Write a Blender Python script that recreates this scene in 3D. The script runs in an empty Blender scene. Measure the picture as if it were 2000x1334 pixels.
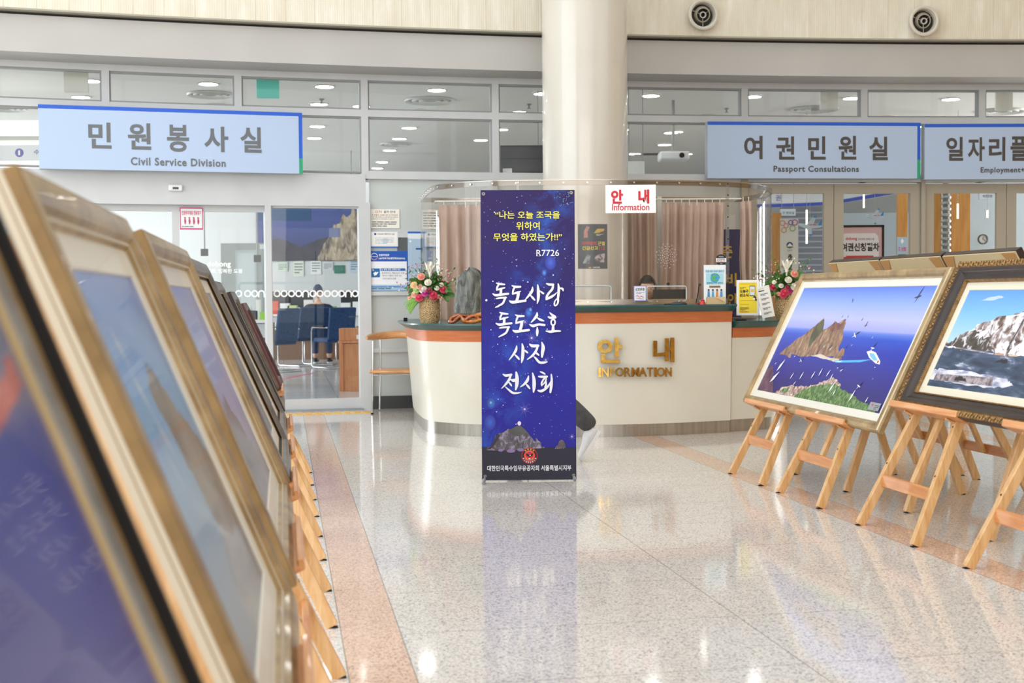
import bpy, bmesh, math, random
from math import sin, cos, pi, radians, sqrt, atan2, hypot
from mathutils import Vector, Matrix, noise

random.seed(7)
SC = bpy.context.scene
COL = SC.collection

# ------------------------------------------------------------------ camera
FPX = 2486.0
CAM_H = 1.146
PITCH, ROLL, YAW = radians(2.057), radians(-0.431), radians(10.187)
cF = Vector((0, cos(PITCH), -sin(PITCH)))
cU0 = Vector((0, sin(PITCH), cos(PITCH)))
cR0 = Vector((1, 0, 0))
cR = cos(ROLL)*cR0 + sin(ROLL)*cU0
cU = -sin(ROLL)*cR0 + cos(ROLL)*cU0
CAM = Vector((0, 0, CAM_H))
cd = bpy.data.cameras.new('camera'); co = bpy.data.objects.new('camera', cd); COL.objects.link(co)
co.matrix_world = Matrix((cR, cU, -cF)).transposed().to_4x4()
co.location = CAM
cd.sensor_width = 36.0; cd.lens = FPX/2000*36; cd.clip_start = 0.05; cd.clip_end = 200
cd.dof.use_dof = True; cd.dof.focus_distance = 8.0; cd.dof.aperture_fstop = 4.0
SC.camera = co

# ------------------------------------------------------------------ world, exposure, daylight
w = bpy.data.worlds.new('world'); SC.world = w; w.use_nodes = True
bg = w.node_tree.nodes['Background']
bg.inputs['Color'].default_value = (0.92, 0.96, 1.0, 1); bg.inputs['Strength'].default_value = 1.5
SC.view_settings.view_transform = 'Standard'; SC.view_settings.look = 'None'
SC.view_settings.gamma = 1; SC.view_settings.exposure = 0.0; SC.view_settings.use_curve_mapping = False
SC.cycles.transparent_max_bounces = 24
SC.cycles.max_bounces = 8
SC.cycles.caustics_reflective = False; SC.cycles.caustics_refractive = False
SC.cycles.sample_clamp_indirect = 6.0

def area(name, loc, look, sx, sy, power, color=(1, 1, 1)):
    l = bpy.data.lights.new(name, 'AREA'); l.shape = 'RECTANGLE'; l.size = sx; l.size_y = sy
    l.energy = power; l.color = color
    o = bpy.data.objects.new(name, l); COL.objects.link(o); o.location = loc
    d = Vector(look)-Vector(loc); o.rotation_euler = d.to_track_quat('-Z', 'Y').to_euler()
    return o
# daylight falling in through the lobby's side windows, roof light and the entrance behind the camera
area('daylight_left', (-7.7, 3.5, 3.9), (3, 10, 2.2), 9.0, 5.4, 490, (0.84, 0.92, 1.0))
area('daylight_roof', (-1.5, 4.5, 7.3), (-1.5, 5.5, 0), 8.0, 8.0, 130, (1.0, 0.97, 0.93))
area('daylight_entrance', (-0.6, -6.6, 3.0), (0.2, 8, 2.0), 10.0, 4.4, 420, (1.0, 0.93, 0.83))

# ------------------------------------------------------------------ geometry helpers
GA = Vector((-sin(YAW), cos(YAW), 0)); GB = Vector((cos(YAW), sin(YAW), 0)); GZ = Vector((0, 0, 1))
def G(a, b, h=0.0): return GA*a + GB*b + GZ*h
AC, BC, RR = -22.8, 2.72, 35.88
def W(s, off=0.0, h=0.0):               # glazed wall is an arc; s along it, off = metres towards the hall
    t = s/RR
    return G(AC+(RR-off)*cos(t), BC+(RR-off)*sin(t), h)
def ray(px, py):
    return (cF + cR*((px-1000)/FPX) + cU*((667-py)/FPX))
def at_depth(px, py, y):
    d = ray(px, py); return CAM + d*(y/d.y)
def at_h(px, py, h):
    d = ray(px, py); return CAM + d*((h-CAM_H)/d.z)
def wp(px, py, off=0.0):                # where the view line meets the arc: s, h
    d = ray(px, py); da, db = d.dot(GA), d.dot(GB)
    R = RR-off
    # |(t da - AC, t db - BC)| = R
    A_, B_, C_ = da*da+db*db, -2*(da*AC+db*BC), AC*AC+BC*BC-R*R
    t = (-B_+sqrt(B_*B_-4*A_*C_))/(2*A_)
    ph = atan2(t*db-BC, t*da-AC)
    return ph*RR, CAM_H + t*d.z

# ------------------------------------------------------------------ materials
def lin(c):
    if isinstance(c, str): c = tuple(int(c[i:i+2], 16) for i in (0, 2, 4))
    r = []
    for x in c[:3]:
        x = x/255.0
        r.append(x/12.92 if x <= 0.04045 else ((x+0.055)/1.055)**2.4)
    return (r[0], r[1], r[2], 1.0)
_M = {}
def mat(name, col=(200, 200, 200), rough=0.5, metal=0.0, coat=0.0, emit=0.0, spec=0.5, sheen=0.0):
    if name in _M: return _M[name]
    m = bpy.data.materials.new(name); m.use_nodes = True
    b = m.node_tree.nodes['Principled BSDF']
    b.inputs['Base Color'].default_value = lin(col); b.inputs['Roughness'].default_value = rough
    b.inputs['Metallic'].default_value = metal; b.inputs['Coat Weight'].default_value = coat
    b.inputs['Coat Roughness'].default_value = 0.04
    b.inputs['Specular IOR Level'].default_value = spec
    if sheen: b.inputs['Sheen Weight'].default_value = sheen
    if emit:
        b.inputs['Emission Color'].default_value = lin(col); b.inputs['Emission Strength'].default_value = emit
    _M[name] = m
    return m
def nt(m): return m.node_tree.nodes, m.node_tree.links, m.node_tree.nodes['Principled BSDF']
def tcoord(m, kind='Object', scale=(1, 1, 1), rot=(0, 0, 0)):
    n, l, b = nt(m)
    tc = n.new('ShaderNodeTexCoord'); mp = n.new('ShaderNodeMapping')
    mp.inputs['Scale'].default_value = scale; mp.inputs['Rotation'].default_value = rot
    l.new(tc.outputs[kind], mp.inputs['Vector']); return mp.outputs['Vector']
def ramp(m, fac, stops, const=False):
    n, l, b = nt(m); r = n.new('ShaderNodeValToRGB'); l.new(fac, r.inputs['Fac'])
    e = r.color_ramp.elements
    if const: r.color_ramp.interpolation = 'CONSTANT'
    e[0].position, e[0].color = stops[0][0], lin(stops[0][1])
    e[1].position, e[1].color = stops[-1][0], lin(stops[-1][1])
    for p, c in stops[1:-1]:
        x = e.new(p); x.color = lin(c)
    return r.outputs['Color']
def noisef(m, vec, scale, detail=4, rough=0.55, dist=0.0):
    n, l, b = nt(m); t = n.new('ShaderNodeTexNoise'); t.inputs['Scale'].default_value = scale
    t.inputs['Detail'].default_value = detail; t.inputs['Roughness'].default_value = rough
    t.inputs['Distortion'].default_value = dist
    l.new(vec, t.inputs['Vector']); return t.outputs['Fac']
def bump(m, fac, strength=0.3, dist=0.01):
    n, l, b = nt(m); k = n.new('ShaderNodeBump'); k.inputs['Strength'].default_value = strength
    k.inputs['Distance'].default_value = dist; l.new(fac, k.inputs['Height']); l.new(k.outputs['Normal'], b.inputs['Normal'])
def noisy(name, stops, scale=8, detail=4, rough=0.5, sc=(1, 1, 1), metal=0, coat=0, bmp=0, kind='Object', dist=0.0, rot=(0, 0, 0), bd=0.01, spec=0.5):
    if name in _M: return _M[name]
    m = mat(name, (128, 128, 128), rough, metal, coat, 0, spec)
    n, l, b = nt(m); v = tcoord(m, kind, sc, rot); f = noisef(m, v, scale, detail, 0.6, dist)
    l.new(ramp(m, f, stops), b.inputs['Base Color'])
    if bmp: bump(m, f, bmp, bd)
    return m
def glassy(name, tint=(255, 255, 255), refl=1.0, rough=0.0, ior=1.45):
    if name in _M: return _M[name]
    m = bpy.data.materials.new(name); m.use_nodes = True; n = m.node_tree.nodes; l = m.node_tree.links
    n.clear(); out = n.new('ShaderNodeOutputMaterial'); mx = n.new('ShaderNodeMixShader')
    tr = n.new('ShaderNodeBsdfTransparent'); gl = n.new('ShaderNodeBsdfGlossy'); fr = n.new('ShaderNodeFresnel')
    tr.inputs['Color'].default_value = lin(tint); gl.inputs['Roughness'].default_value = rough
    fr.inputs['IOR'].default_value = ior
    mm = n.new('ShaderNodeMath'); mm.operation = 'MULTIPLY'; mm.inputs[1].default_value = refl
    ge = n.new('ShaderNodeNewGeometry'); m1 = n.new('ShaderNodeMath'); m1.operation = 'SUBTRACT'; m1.inputs[0].default_value = 1.0
    m2 = n.new('ShaderNodeMath'); m2.operation = 'MULTIPLY'; m2.use_clamp = True
    l.new(ge.outputs['Backfacing'], m1.inputs[1]); l.new(fr.outputs[0], mm.inputs[0]); l.new(mm.outputs[0], m2.inputs[0]); l.new(m1.outputs[0], m2.inputs[1])
    l.new(m2.outputs[0], mx.inputs['Fac'])
    l.new(tr.outputs[0], mx.inputs[1]); l.new(gl.outputs[0], mx.inputs[2]); l.new(mx.outputs[0], out.inputs['Surface'])
    _M[name] = m; return m
def emis(name, col, s):
    if name in _M: return _M[name]
    m = mat(name, col, 0.6, emit=s); return m
_cc = {}
def C(col, rough=0.55, coat=0.0, metal=0.0):
    """plain printed / painted colour"""
    k = 'paint_%s_%d_%d_%d' % (col if isinstance(col, str) else '%02x%02x%02x' % tuple(int(x) for x in col), rough*100, coat*100, metal*100)
    return mat(k, col, rough, metal, coat)

# ------------------------------------------------------------------ mesh builder
class MB:
    def __init__(s): s.v = []; s.f = []; s.m = []; s.mats = []; s.cur = 0
    def use(s, m):
        if m not in s.mats: s.mats.append(m)
        s.cur = s.mats.index(m); return s
    def face(s, idx): s.f.append(idx); s.m.append(s.cur)
    def poly(s, pts):
        n = len(s.v); s.v += [tuple(p) for p in pts]; s.face(list(range(n, n+len(pts)))); return s
    def hexa(s, p):      # 8 corners: bottom 4 (ccw), top 4
        n = len(s.v); s.v += [tuple(q) for q in p]
        for q in ((3, 2, 1, 0), (4, 5, 6, 7), (0, 1, 5, 4), (1, 2, 6, 5), (2, 3, 7, 6), (3, 0, 4, 7)): s.face([n+i for i in q])
        return s
    def box(s, c, d, ax=None):
        X, Y, Z = ax if ax else (Vector((1, 0, 0)), Vector((0, 1, 0)), Vector((0, 0, 1)))
        c = Vector(c); x, y, z = X*(d[0]/2), Y*(d[1]/2), Z*(d[2]/2)
        return s.hexa([c-x-y-z, c+x-y-z, c+x+y-z, c-x+y-z, c-x-y+z, c+x-y+z, c+x+y+z, c-x+y+z])
    def beam(s, p0, p1, wx, wy, side=None):     # rectangular bar p0->p1; side = direction of width wx
        p0, p1 = Vector(p0), Vector(p1); z = (p1-p0).normalized()
        x = Vector(side) if side is not None else Vector((1, 0, 0))
        x = (x-z*x.dot(z)).normalized(); y = z.cross(x)
        q = []
        for p in (p0, p1):
            q += [p-x*wx/2-y*wy/2, p+x*wx/2-y*wy/2, p+x*wx/2+y*wy/2, p-x*wx/2+y*wy/2]
        return s.hexa(q)
    def ring(s, c, X, Y, r, n):
        i = len(s.v)
        for k in range(n):
            a = 2*pi*k/n; s.v.append(tuple(Vector(c)+X*(r*cos(a))+Y*(r*sin(a))))
        return list(range(i, i+n))
    def loft(s, rings, cap0=True, cap1=True, closed=True):
        for a, b in zip(rings[:-1], rings[1:]):
            n = len(a)
            for k in range(n if closed else n-1):
                s.face([a[k], a[(k+1) % n], b[(k+1) % n], b[k]])
        if cap0: s.face(list(reversed(rings[0])))
        if cap1: s.face(list(rings[-1]))
        return s
    def cyl(s, p0, p1, r0, r1=None, n=16, cap=True):
        p0, p1 = Vector(p0), Vector(p1); r1 = r0 if r1 is None else r1
        z = (p1-p0).normalized(); x = z.orthogonal().normalized(); y = z.cross(x)
        return s.loft([s.ring(p0, x, y, r0, n), s.ring(p1, x, y, r1, n)], cap, cap)
    def lathe(s, prof, c=(0, 0, 0), ax=None, n=24, cap=(True, True)):   # prof: (r, h)
        X, Y, Z = ax if ax else (Vector((1, 0, 0)), Vector((0, 1, 0)), Vector((0, 0, 1)))
        c = Vector(c); rs = [s.ring(c+Z*h, X, Y, max(r, 1e-4), n) for r, h in prof]
        return s.loft(rs, cap[0], cap[1])
    def tube(s, pts, r, n=8, rs=None, cap=True):
        pts = [Vector(p) for p in pts]; rings = []; x = None
        for i, p in enumerate(pts):
            t = (pts[min(i+1, len(pts)-1)]-pts[max(i-1, 0)]).normalized()
            if x is None: x = t.orthogonal().normalized()
            x = (x-t*x.dot(t)).normalized(); y = t.cross(x)
            rings.append(s.ring(p, x, y, rs[i] if rs else r, n))
        return s.loft(rings, cap, cap)
    def prism(s, outline, z0, z1, out1=None, cap=(True, True)):     # outline: xy ccw
        i = len(s.v); n = len(outline); o1 = out1 or outline
        s.v += [(p[0], p[1], z0) for p in outline]+[(p[0], p[1], z1) for p in o1]
        return s.loft([list(range(i, i+n)), list(range(i+n, i+2*n))], cap[0], cap[1])
    def sphere(s, c, r, n=12, m=8, sc=(1, 1, 1)):
        c = Vector(c); rings = []
        for j in range(1, m):
            t = pi*j/m; i = len(s.v)
            for k in range(n):
                a = 2*pi*k/n; s.v.append((c.x+r*sc[0]*sin(t)*cos(a), c.y+r*sc[1]*sin(t)*sin(a), c.z-r*sc[2]*cos(t)))
            rings.append(list(range(i, i+n)))
        i = len(s.v); s.v += [(c.x, c.y, c.z-r*sc[2]), (c.x, c.y, c.z+r*sc[2])]
        s.loft(rings, False, False)
        for k in range(n):
            s.face([i, rings[0][(k+1) % n], rings[0][k]]); s.face([i+1, rings[-1][k], rings[-1][(k+1) % n]])
        return s
    def arcbox(s, s0, s1, o0, o1, h0, h1, step=0.4):
        k = max(1, int(abs(s1-s0)/step+0.5)); rings = []
        for j in range(k+1):
            q = s0+(s1-s0)*j/k; i = len(s.v)
            s.v += [tuple(W(q, o0, h0)), tuple(W(q, o1, h0)), tuple(W(q, o1, h1)), tuple(W(q, o0, h1))]
            rings.append([i, i+1, i+2, i+3])
        return s.loft(rings)
    def build(s, name, parent=None, smooth=None, bevel=0.0, sub=0, world=False, seg=2):
        me = bpy.data.meshes.new(name)
        if parent is not None and world:
            mi = parent.matrix_basis.inverted(); vs = [tuple(mi @ Vector(p)) for p in s.v]
        else: vs = s.v
        me.from_pydata([tuple(p) for p in vs], [], s.f)
        for m in s.mats: me.materials.append(m)
        if len(s.mats) > 1: me.polygons.foreach_set('material_index', s.m)
        me.validate(); 
        bm = bmesh.new(); bm.from_mesh(me); bmesh.ops.recalc_face_normals(bm, faces=bm.faces) if s.v and not getattr(s, 'keep', False) else None
        bm.to_mesh(me); bm.free()
        if smooth is not None:
            me.shade_smooth(); me.set_sharp_from_angle(angle=radians(smooth))
        o = bpy.data.objects.new(name, me); COL.objects.link(o)
        if parent is not None: o.parent = parent
        if bevel:
            b = o.modifiers.new('bevel', 'BEVEL'); b.width = bevel; b.segments = seg; b.limit_method = 'ANGLE'; b.angle_limit = radians(40)
        if sub:
            b = o.modifiers.new('sub', 'SUBSURF'); b.levels = sub; b.render_levels = sub
        return o

def tag(o, label=None, cat=None, group=None, kind=None):
    if label: o['label'] = label
    if cat: o['category'] = cat
    if group: o['group'] = group
    if kind: o['kind'] = kind
    return o
def thing(name, label, cat, loc=(0, 0, 0), rotz=0.0, group=None, mtx=None):
    o = bpy.data.objects.new(name, None); COL.objects.link(o); o.empty_display_size = 0.1
    if mtx is not None: o.matrix_basis = mtx
    else:
        o.matrix_basis = Matrix.Translation(Vector(loc)) @ Matrix.Rotation(rotz, 4, 'Z')
    return tag(o, label, cat, group)
def dup(root, label=None, mtx=None, group=None):
    r = root.copy(); COL.objects.link(r)
    if mtx is not None: r.matrix_basis = mtx
    if label: r['label'] = label
    if group: r['group'] = group
    for ch in list(root.children):
        c = ch.copy(); COL.objects.link(c); c.parent = r
        for g in list(ch.children):
            d = g.copy(); COL.objects.link(d); d.parent = c
    return r
def struct(mb, name, label=None, **k):
    o = mb.build(name, **k)
    if k.get('parent') is None: tag(o, label, None, None, 'structure')
    return o
def frame_mtx(o, ux, uy, un): return Matrix.Translation(Vector(o)) @ Matrix((ux, uy, un)).transposed().to_4x4()

# ------------------------------------------------------------------ flat print builder (posters, signs, photographs)
_TX = {}
_TS = []
def text_geo(body, bold=0.0, spacing=1.0, shear=0.0):
    k = (body, bold, spacing, shear)
    if k in _TX: return _TX[k]
    if not _TS:
        t = bpy.data.scenes.new('type_setting'); c = bpy.data.curves.new('t', 'FONT')
        o = bpy.data.objects.new('t', c); t.collection.objects.link(o); _TS.extend([t, c, o])
    t, c, o = _TS
    c.body = body; c.size = 1.0; c.resolution_u = 3
    c.offset = bold; c.space_character = spacing; c.shear = shear
    vl = t.view_layers[0]; vl.update(); dg = vl.depsgraph
    me = bpy.data.meshes.new_from_object(o.evaluated_get(dg))
    vs = [(v.co.x, v.co.y) for v in me.vertices]; fs = [list(p.vertices) for p in me.polygons]
    bpy.data.meshes.remove(me)
    x0 = min(v[0] for v in vs); x1 = max(v[0] for v in vs); y0 = min(v[1] for v in vs); y1 = max(v[1] for v in vs)
    vs = [((x-x0)/(x1-x0), (y-y0)/(y1-y0)) for x, y in vs]
    _TX[k] = (vs, fs, (x1-x0)/(y1-y0)); return _TX[k]
def text_done():
    if _TS:
        t, c, o = _TS; bpy.data.objects.remove(o); bpy.data.curves.remove(c); bpy.data.scenes.remove(t); _TS.clear()
class Panel:
    """draws flat coloured shapes in a w x h sheet; (0,0) is the lower left corner, metres"""
    def __init__(s, mp=None, step=0.0004, flip=False):
        s.mb = MB(); s.mb.keep = True; s.L = 0; s.step = step; s.mp = mp or (lambda u, v, w: Vector((u, v, w)))
    def poly(s, pts, m, up=True):
        if up: s.L += 1
        s.mb.use(m); s.mb.poly([s.mp(p[0], p[1], s.L*s.step) for p in pts]); return s
    def rect(s, x0, y0, x1, y1, m, nx=1):
        s.L += 1; s.mb.use(m)
        for k in range(nx):
            a, b = x0+(x1-x0)*k/nx, x0+(x1-x0)*(k+1)/nx
            s.mb.poly([s.mp(p, q, s.L*s.step) for p, q in ((a, y0), (b, y0), (b, y1), (a, y1))])
        return s
    def disc(s, x, y, r, m, ry=None, n=20, up=True):
        ry = ry or r; return s.poly([(x+r*cos(2*pi*k/n), y+ry*sin(2*pi*k/n)) for k in range(n)], m, up)
    def annulus(s, x, y, r0, r1, m, n=24, a0=0, a1=2*pi):
        s.L += 1; s.mb.use(m); w = s.L*s.step
        for k in range(n):
            a, b = a0+(a1-a0)*k/n, a0+(a1-a0)*(k+1)/n
            s.mb.poly([s.mp(x+r*cos(t), y+r*sin(t), w) for r, t in ((r0, a), (r1, a), (r1, b), (r0, b))])
        return s
    def line(s, x0, y0, x1, y1, wd, m):
        d = hypot(x1-x0, y1-y0) or 1; nx, ny = -(y1-y0)/d*wd/2, (x1-x0)/d*wd/2
        return s.poly([(x0-nx, y0-ny), (x1-nx, y1-ny), (x1+nx, y1+ny), (x0+nx, y0+ny)], m)
    def stroke(s, pts, m, up=True):          # pts: x, y, width
        if up: s.L += 1
        s.mb.use(m); w = s.L*s.step; P = []
        for i, p in enumerate(pts):
            a, b = pts[max(i-1, 0)], pts[min(i+1, len(pts)-1)]
            d = hypot(b[0]-a[0], b[1]-a[1]) or 1; nx, ny = -(b[1]-a[1])/d*p[2]/2, (b[0]-a[0])/d*p[2]/2
            P.append(((p[0]+nx, p[1]+ny), (p[0]-nx, p[1]-ny)))
        for (a, b), (c, d) in zip(P[:-1], P[1:]):
            s.mb.poly([s.mp(q[0], q[1], w) for q in (b, d, c, a)])
        return s
    def text(s, body, x0, y0, w, h, m, bold=0.0, spacing=1.0, fit=True, shear=0.0):
        vs, fs, asp = text_geo(body, bold, spacing, shear)
        if not fit:                         # keep proportions, height h, centred on x0..x0+w
            ww = min(w, asp*h); x0 = x0+(w-ww)/2; h = ww/asp; w = ww
        s.L += 1; s.mb.use(m); i = len(s.mb.v)
        s.mb.v += [tuple(s.mp(x0+x*w, y0+y*h, s.L*s.step)) for x, y in vs]
        for f in fs: s.mb.face([i+q for q in f])
        return s
    def greek(s, x0, y0, x1, y1, rows, m, seed=0, th=0.5, words=4):   # rows of small unreadable print
        r = random.Random(seed); s.L += 1; s.mb.use(m); wv = s.L*s.step; rh = (y1-y0)/rows
        for k in range(rows):
            yb = y1-rh*(k+1)+rh*(1-th)/2; x = x0; end = x1 if k < rows-1 else x0+(x1-x0)*0.6
            while x < end-1e-6:
                L = min((x1-x0)/words*(0.5+r.random()), end-x)
                s.mb.poly([s.mp(p, q, wv) for p, q in ((x, yb), (x+L, yb), (x+L, yb+rh*th), (x, yb+rh*th))]); x += L+(x1-x0)*0.03
        return s
    def build(s, name, parent=None): return s.mb.build(name, parent)
# ================================================================== SETTING
# granite floor: 1.2 x 0.6 m slabs on the building grid, pink granite bands
def granite_floor():
    m = mat('polished_granite', (200, 200, 195), 0.09, spec=0.4); n, l, b = nt(m)
    tc = n.new('ShaderNodeTexCoord'); mp = n.new('ShaderNodeMapping'); mp.vector_type = 'POINT'
    mp.inputs['Rotation'].default_value = (0, 0, -YAW); l.new(tc.outputs['Object'], mp.inputs['Vector'])
    sp = n.new('ShaderNodeSeparateXYZ'); l.new(mp.outputs[0], sp.inputs[0])     # x = b, y = a
    def M(op, a, b_=None, c=None):
        k = n.new('ShaderNodeMath'); k.operation = op
        for i, q in enumerate((a, b_, c)):
            if q is None: continue
            if isinstance(q, (int, float)): k.inputs[i].default_value = q
            else: l.new(q, k.inputs[i])
        return k.outputs[0]
    xb, ya = sp.outputs[0], sp.outputs[1]
    per = 2.593
    t = M('MODULO', M('ADD', xb, -0.178+per*8), per)         # position in one bay
    band = M('LESS_THAN', t, 0.2)
    f = M('MODULO', M('SUBTRACT', t, 0.2), 1.1965)
    jx = M('LESS_THAN', M('ABSOLUTE', M('SUBTRACT', M('MODULO', M('ADD', M('SUBTRACT', t, 0.2), 1.1965*2), 1.1965), 0.0)), 0.004)
    jb = M('LESS_THAN', t, 0.004)
    def joint(off, perr, wd):
        return M('LESS_THAN', M('MODULO', M('ADD', ya, off), perr), wd)
    jyf = joint(0.6*20-0.083, 0.6, 0.0035)
    jyb = joint(1.2*20-0.32, 1.2, 0.0035)
    jy = M('ADD', M('MULTIPLY', jyf, M('SUBTRACT', 1.0, band)), M('MULTIPLY', jyb, band))
    j = M('MINIMUM', M('ADD', M('ADD', jx, jb), jy), 1.0)
    # slab tint
    vor = n.new('ShaderNodeTexVoronoi'); vor.inputs['Scale'].default_value = 190; l.new(tc.outputs['Object'], vor.inputs['Vector'])
    nf = noisef(m, tc.outputs['Object'], 75, 3, 0.75)
    spk = M('ADD', M('MULTIPLY', vor.outputs['Color'], 0.4), M('MULTIPLY', nf, 0.6))
    # voronoi colour is a vector; use its red channel
    sc = n.new('ShaderNodeSeparateColor'); l.new(vor.outputs['Color'], sc.inputs[0])
    spk = M('ADD', M('MULTIPLY', sc.outputs[0], 0.42), M('MULTIPLY', nf, 0.58))
    grey = ramp(m, spk, [(0.26, (128, 128, 132)), (0.36, (190, 186, 182)), (0.48, (221, 214, 206)), (0.75, (236, 229, 220))])
    pink = ramp(m, spk, [(0.26, (128, 116, 112)), (0.36, (196, 162, 142)), (0.48, (224, 188, 164)), (0.75, (236, 206, 184))])
    mx = n.new('ShaderNodeMix'); mx.data_type = 'RGBA'; l.new(band, mx.inputs[0]); l.new(grey, mx.inputs[6]); l.new(pink, mx.inputs[7])
    mj = n.new('ShaderNodeMix'); mj.data_type = 'RGBA'; l.new(M('MULTIPLY', j, 0.75), mj.inputs[0]); l.new(mx.outputs[2], mj.inputs[6]); mj.inputs[7].default_value = lin((118, 112, 96))
    l.new(mj.outputs[2], b.inputs['Base Color'])
    rg = noisef(m, tc.outputs['Object'], 3.0, 2); l.new(M('ADD', M('MULTIPLY', rg, 0.05), 0.05), b.inputs['Roughness'])
    return m
fm = MB().use(granite_floor())
# hall floor up to the glazed wall (arc edge)
ss = [-8.6+17.6*k/44 for k in range(45)]
pts = [tuple(W(q, 0.0, 0)) for q in reversed(ss)]
x0 = -8.5; x1 = 9.5
fm.poly([(x0, -7, 0), (x1, -7, 0), (x1, W(9.0).y, 0)]+[p for p in pts if x0 < p[0] < x1]+[(x0, W(-8.6).y, 0)])
struct(fm, 'floor', 'polished pale granite hall floor with pink bands')

def office_floor():
    m = mat('office_tiles', (190, 190, 188), 0.16, spec=0.6); n, l, b = nt(m)
    v = tcoord(m, 'Object', (1, 1, 1), (0, 0, -YAW)); br = n.new('ShaderNodeTexBrick'); br.offset = 0
    br.inputs['Color1'].default_value = lin((196, 199, 200)); br.inputs['Color2'].default_value = lin((176, 168, 164)); br.inputs['Mortar'].default_value = lin((150, 150, 150))
    br.inputs['Scale'].default_value = 1.0; br.inputs['Mortar Size'].default_value = 0.004; br.inputs['Brick Width'].default_value = 0.6; br.inputs['Row Height'].default_value = 0.6
    br.inputs['Bias'].default_value = -0.5
    l.new(v, br.inputs['Vector']); l.new(br.outputs['Color'], b.inputs['Base Color']); return m
f2 = MB().use(office_floor())
f2.poly([tuple(W(q, 0.0, 0.0)) for q in ss]+[(10.5, 26, 0.0), (-12, 26, 0.0)])
struct(f2, 'floor', 'grey tiled office floor behind the glazed wall')

ALU = noisy('grey_aluminium', [(0.3, (200, 203, 205)), (0.7, (207, 210, 211))], 3, 2, 0.42)
ALUD = C((150, 152, 152), 0.45)
DARK = C((40, 40, 42), 0.6)
GLASS = glassy('clear_glass', (250, 251, 251), 1.0, 0.0, 1.5)

# --- upper wall of ribbed cream panels above the fascia
def ribbed():
    m = mat('ribbed_cream_panel', (222, 216, 200), 0.6); n, l, b = nt(m)
    v = tcoord(m, 'UV'); wv = n.new('ShaderNodeTexWave'); wv.inputs['Scale'].default_value = 14; wv.bands_direction = 'X'
    l.new(v, wv.inputs['Vector']); wv.inputs['Distortion'].default_value = 0
    v2 = tcoord(m, 'UV', (3, 0.5, 1)); st = noisef(m, v2, 3, 5, 0.65)
    l.new(ramp(m, st, [(0.35, (222, 214, 194)), (0.55, (230, 224, 206)), (0.72, (242, 238, 226))]), b.inputs['Base Color'])
    bump(m, wv.outputs['Fac'], 0.2, 0.004); return m
RIB = ribbed()
FO = 0.55      # the fascia stands this far in front of the glazing
uw = MB().use(RIB); step = 0.283
k0 = int(-8.4/step); k1 = int(8.8/step)
for k in range(k0, k1):
    s0, s1 = k*step+0.12, (k+1)*step+0.12
    uw.arcbox(s0, s1, FO+0.03, FO-0.15, 3.762, 7.6, 0.3)
    uw.arcbox(s0-0.003, s0+0.003, FO+0.034, FO+0.02, 3.762, 7.6, 0.3)
o = uw.build('wall_upper')
tag(o, 'curved upper wall of ribbed cream panels above the fascia', None, None, 'structure')
uvl = o.data.uv_layers.new(name='UVMap')
for p in o.data.polygons:
    for li in p.loop_indices:
        v = o.data.vertices[o.data.loops[li].vertex_index].co
        t = atan2(v.dot(GB)-BC, v.dot(GA)-AC); uvl.data[li].uv = (t*RR, v.z)
bk = MB().use(C((205, 198, 180))); bk.arcbox(-8.5, 8.9, FO-0.02, FO-0.2, 3.76, 7.6); struct(bk, 'wall_upper_back', 'backing behind the ribbed panels')
fa = MB().use(noisy('fascia_paint', [(0.3, (184, 182, 178)), (0.7, (192, 190, 186))], 1.2, 2, 0.5))
fa.arcbox(-8.5, 8.9, FO-0.045, -0.1, 3.39, 3.725)
fa.use(DARK).arcbox(-8.5, 8.9, FO-0.1, -0.1, 3.725, 3.75)  # dark strip paints the shade of the gap above the fascia
fa.use(C((170, 165, 150))).arcbox(-8.5, 8.9, FO+0.045, FO-0.1, 3.75, 3.765)
struct(fa, 'trim_1', 'grey beige fascia band over the glazed wall')

# --- glazing grid
T0, T1 = 2.965, 3.035            # transom
def sx(px, py=230): return wp(px, py)[0]
mull = [sx(-36), sx(207), sx(465), sx(711), sx(966), sx(1209), sx(1452), sx(1685), sx(1915)]
mull = [mull[0]-1.3]+mull+[mull[-1]+1.29]
g = MB().use(ALU)
g.arcbox(-8.4, 8.8, 0.05, -0.07, 3.33, 3.39)              # head
g.arcbox(-8.4, 8.8, 0.05, -0.07, T0, T1)
sL, sR = sx(711), sx(1452)
g.arcbox(-8.4, sL, 0.06, -0.08, 2.06, 2.38)              # deep header over sliding doors
g.arcbox(sL, 8.8, 0.05, -0.07, 2.34, 2.42)
for i, q in enumerate(mull): g.arcbox(q-0.035, q+0.035, 0.052, -0.072, 2.34, 3.36)
struct(g, 'trim_2', 'aluminium transoms and mullions of the glazed wall')
# upper panes, one window per bay and row
wn = 1
for a_, b_ in zip(mull[:-1], mull[1:]):
    for lo, hi in ((2.40, T0), (T1, 3.33)):
        p = MB().use(GLASS); p.arcbox(a_+0.03, b_-0.03, 0.0, -0.008, lo, hi)
        ob = struct(p, 'window_%d' % wn, 'clear glass pane in the upper glazing'); wn += 1
        fr = MB().use(ALUD); t = 0.016
        fr.arcbox(a_+0.035, b_-0.035, 0.03, -0.03, lo, lo+t); fr.arcbox(a_+0.035, b_-0.035, 0.03, -0.03, hi-t, hi)
        fr.arcbox(a_+0.035, a_+0.035+t, 0.03, -0.03, lo, hi); fr.arcbox(b_-0.035-t, b_-0.035, 0.03, -0.03, lo, hi)
        fr.build('window_frame', ob)
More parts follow.
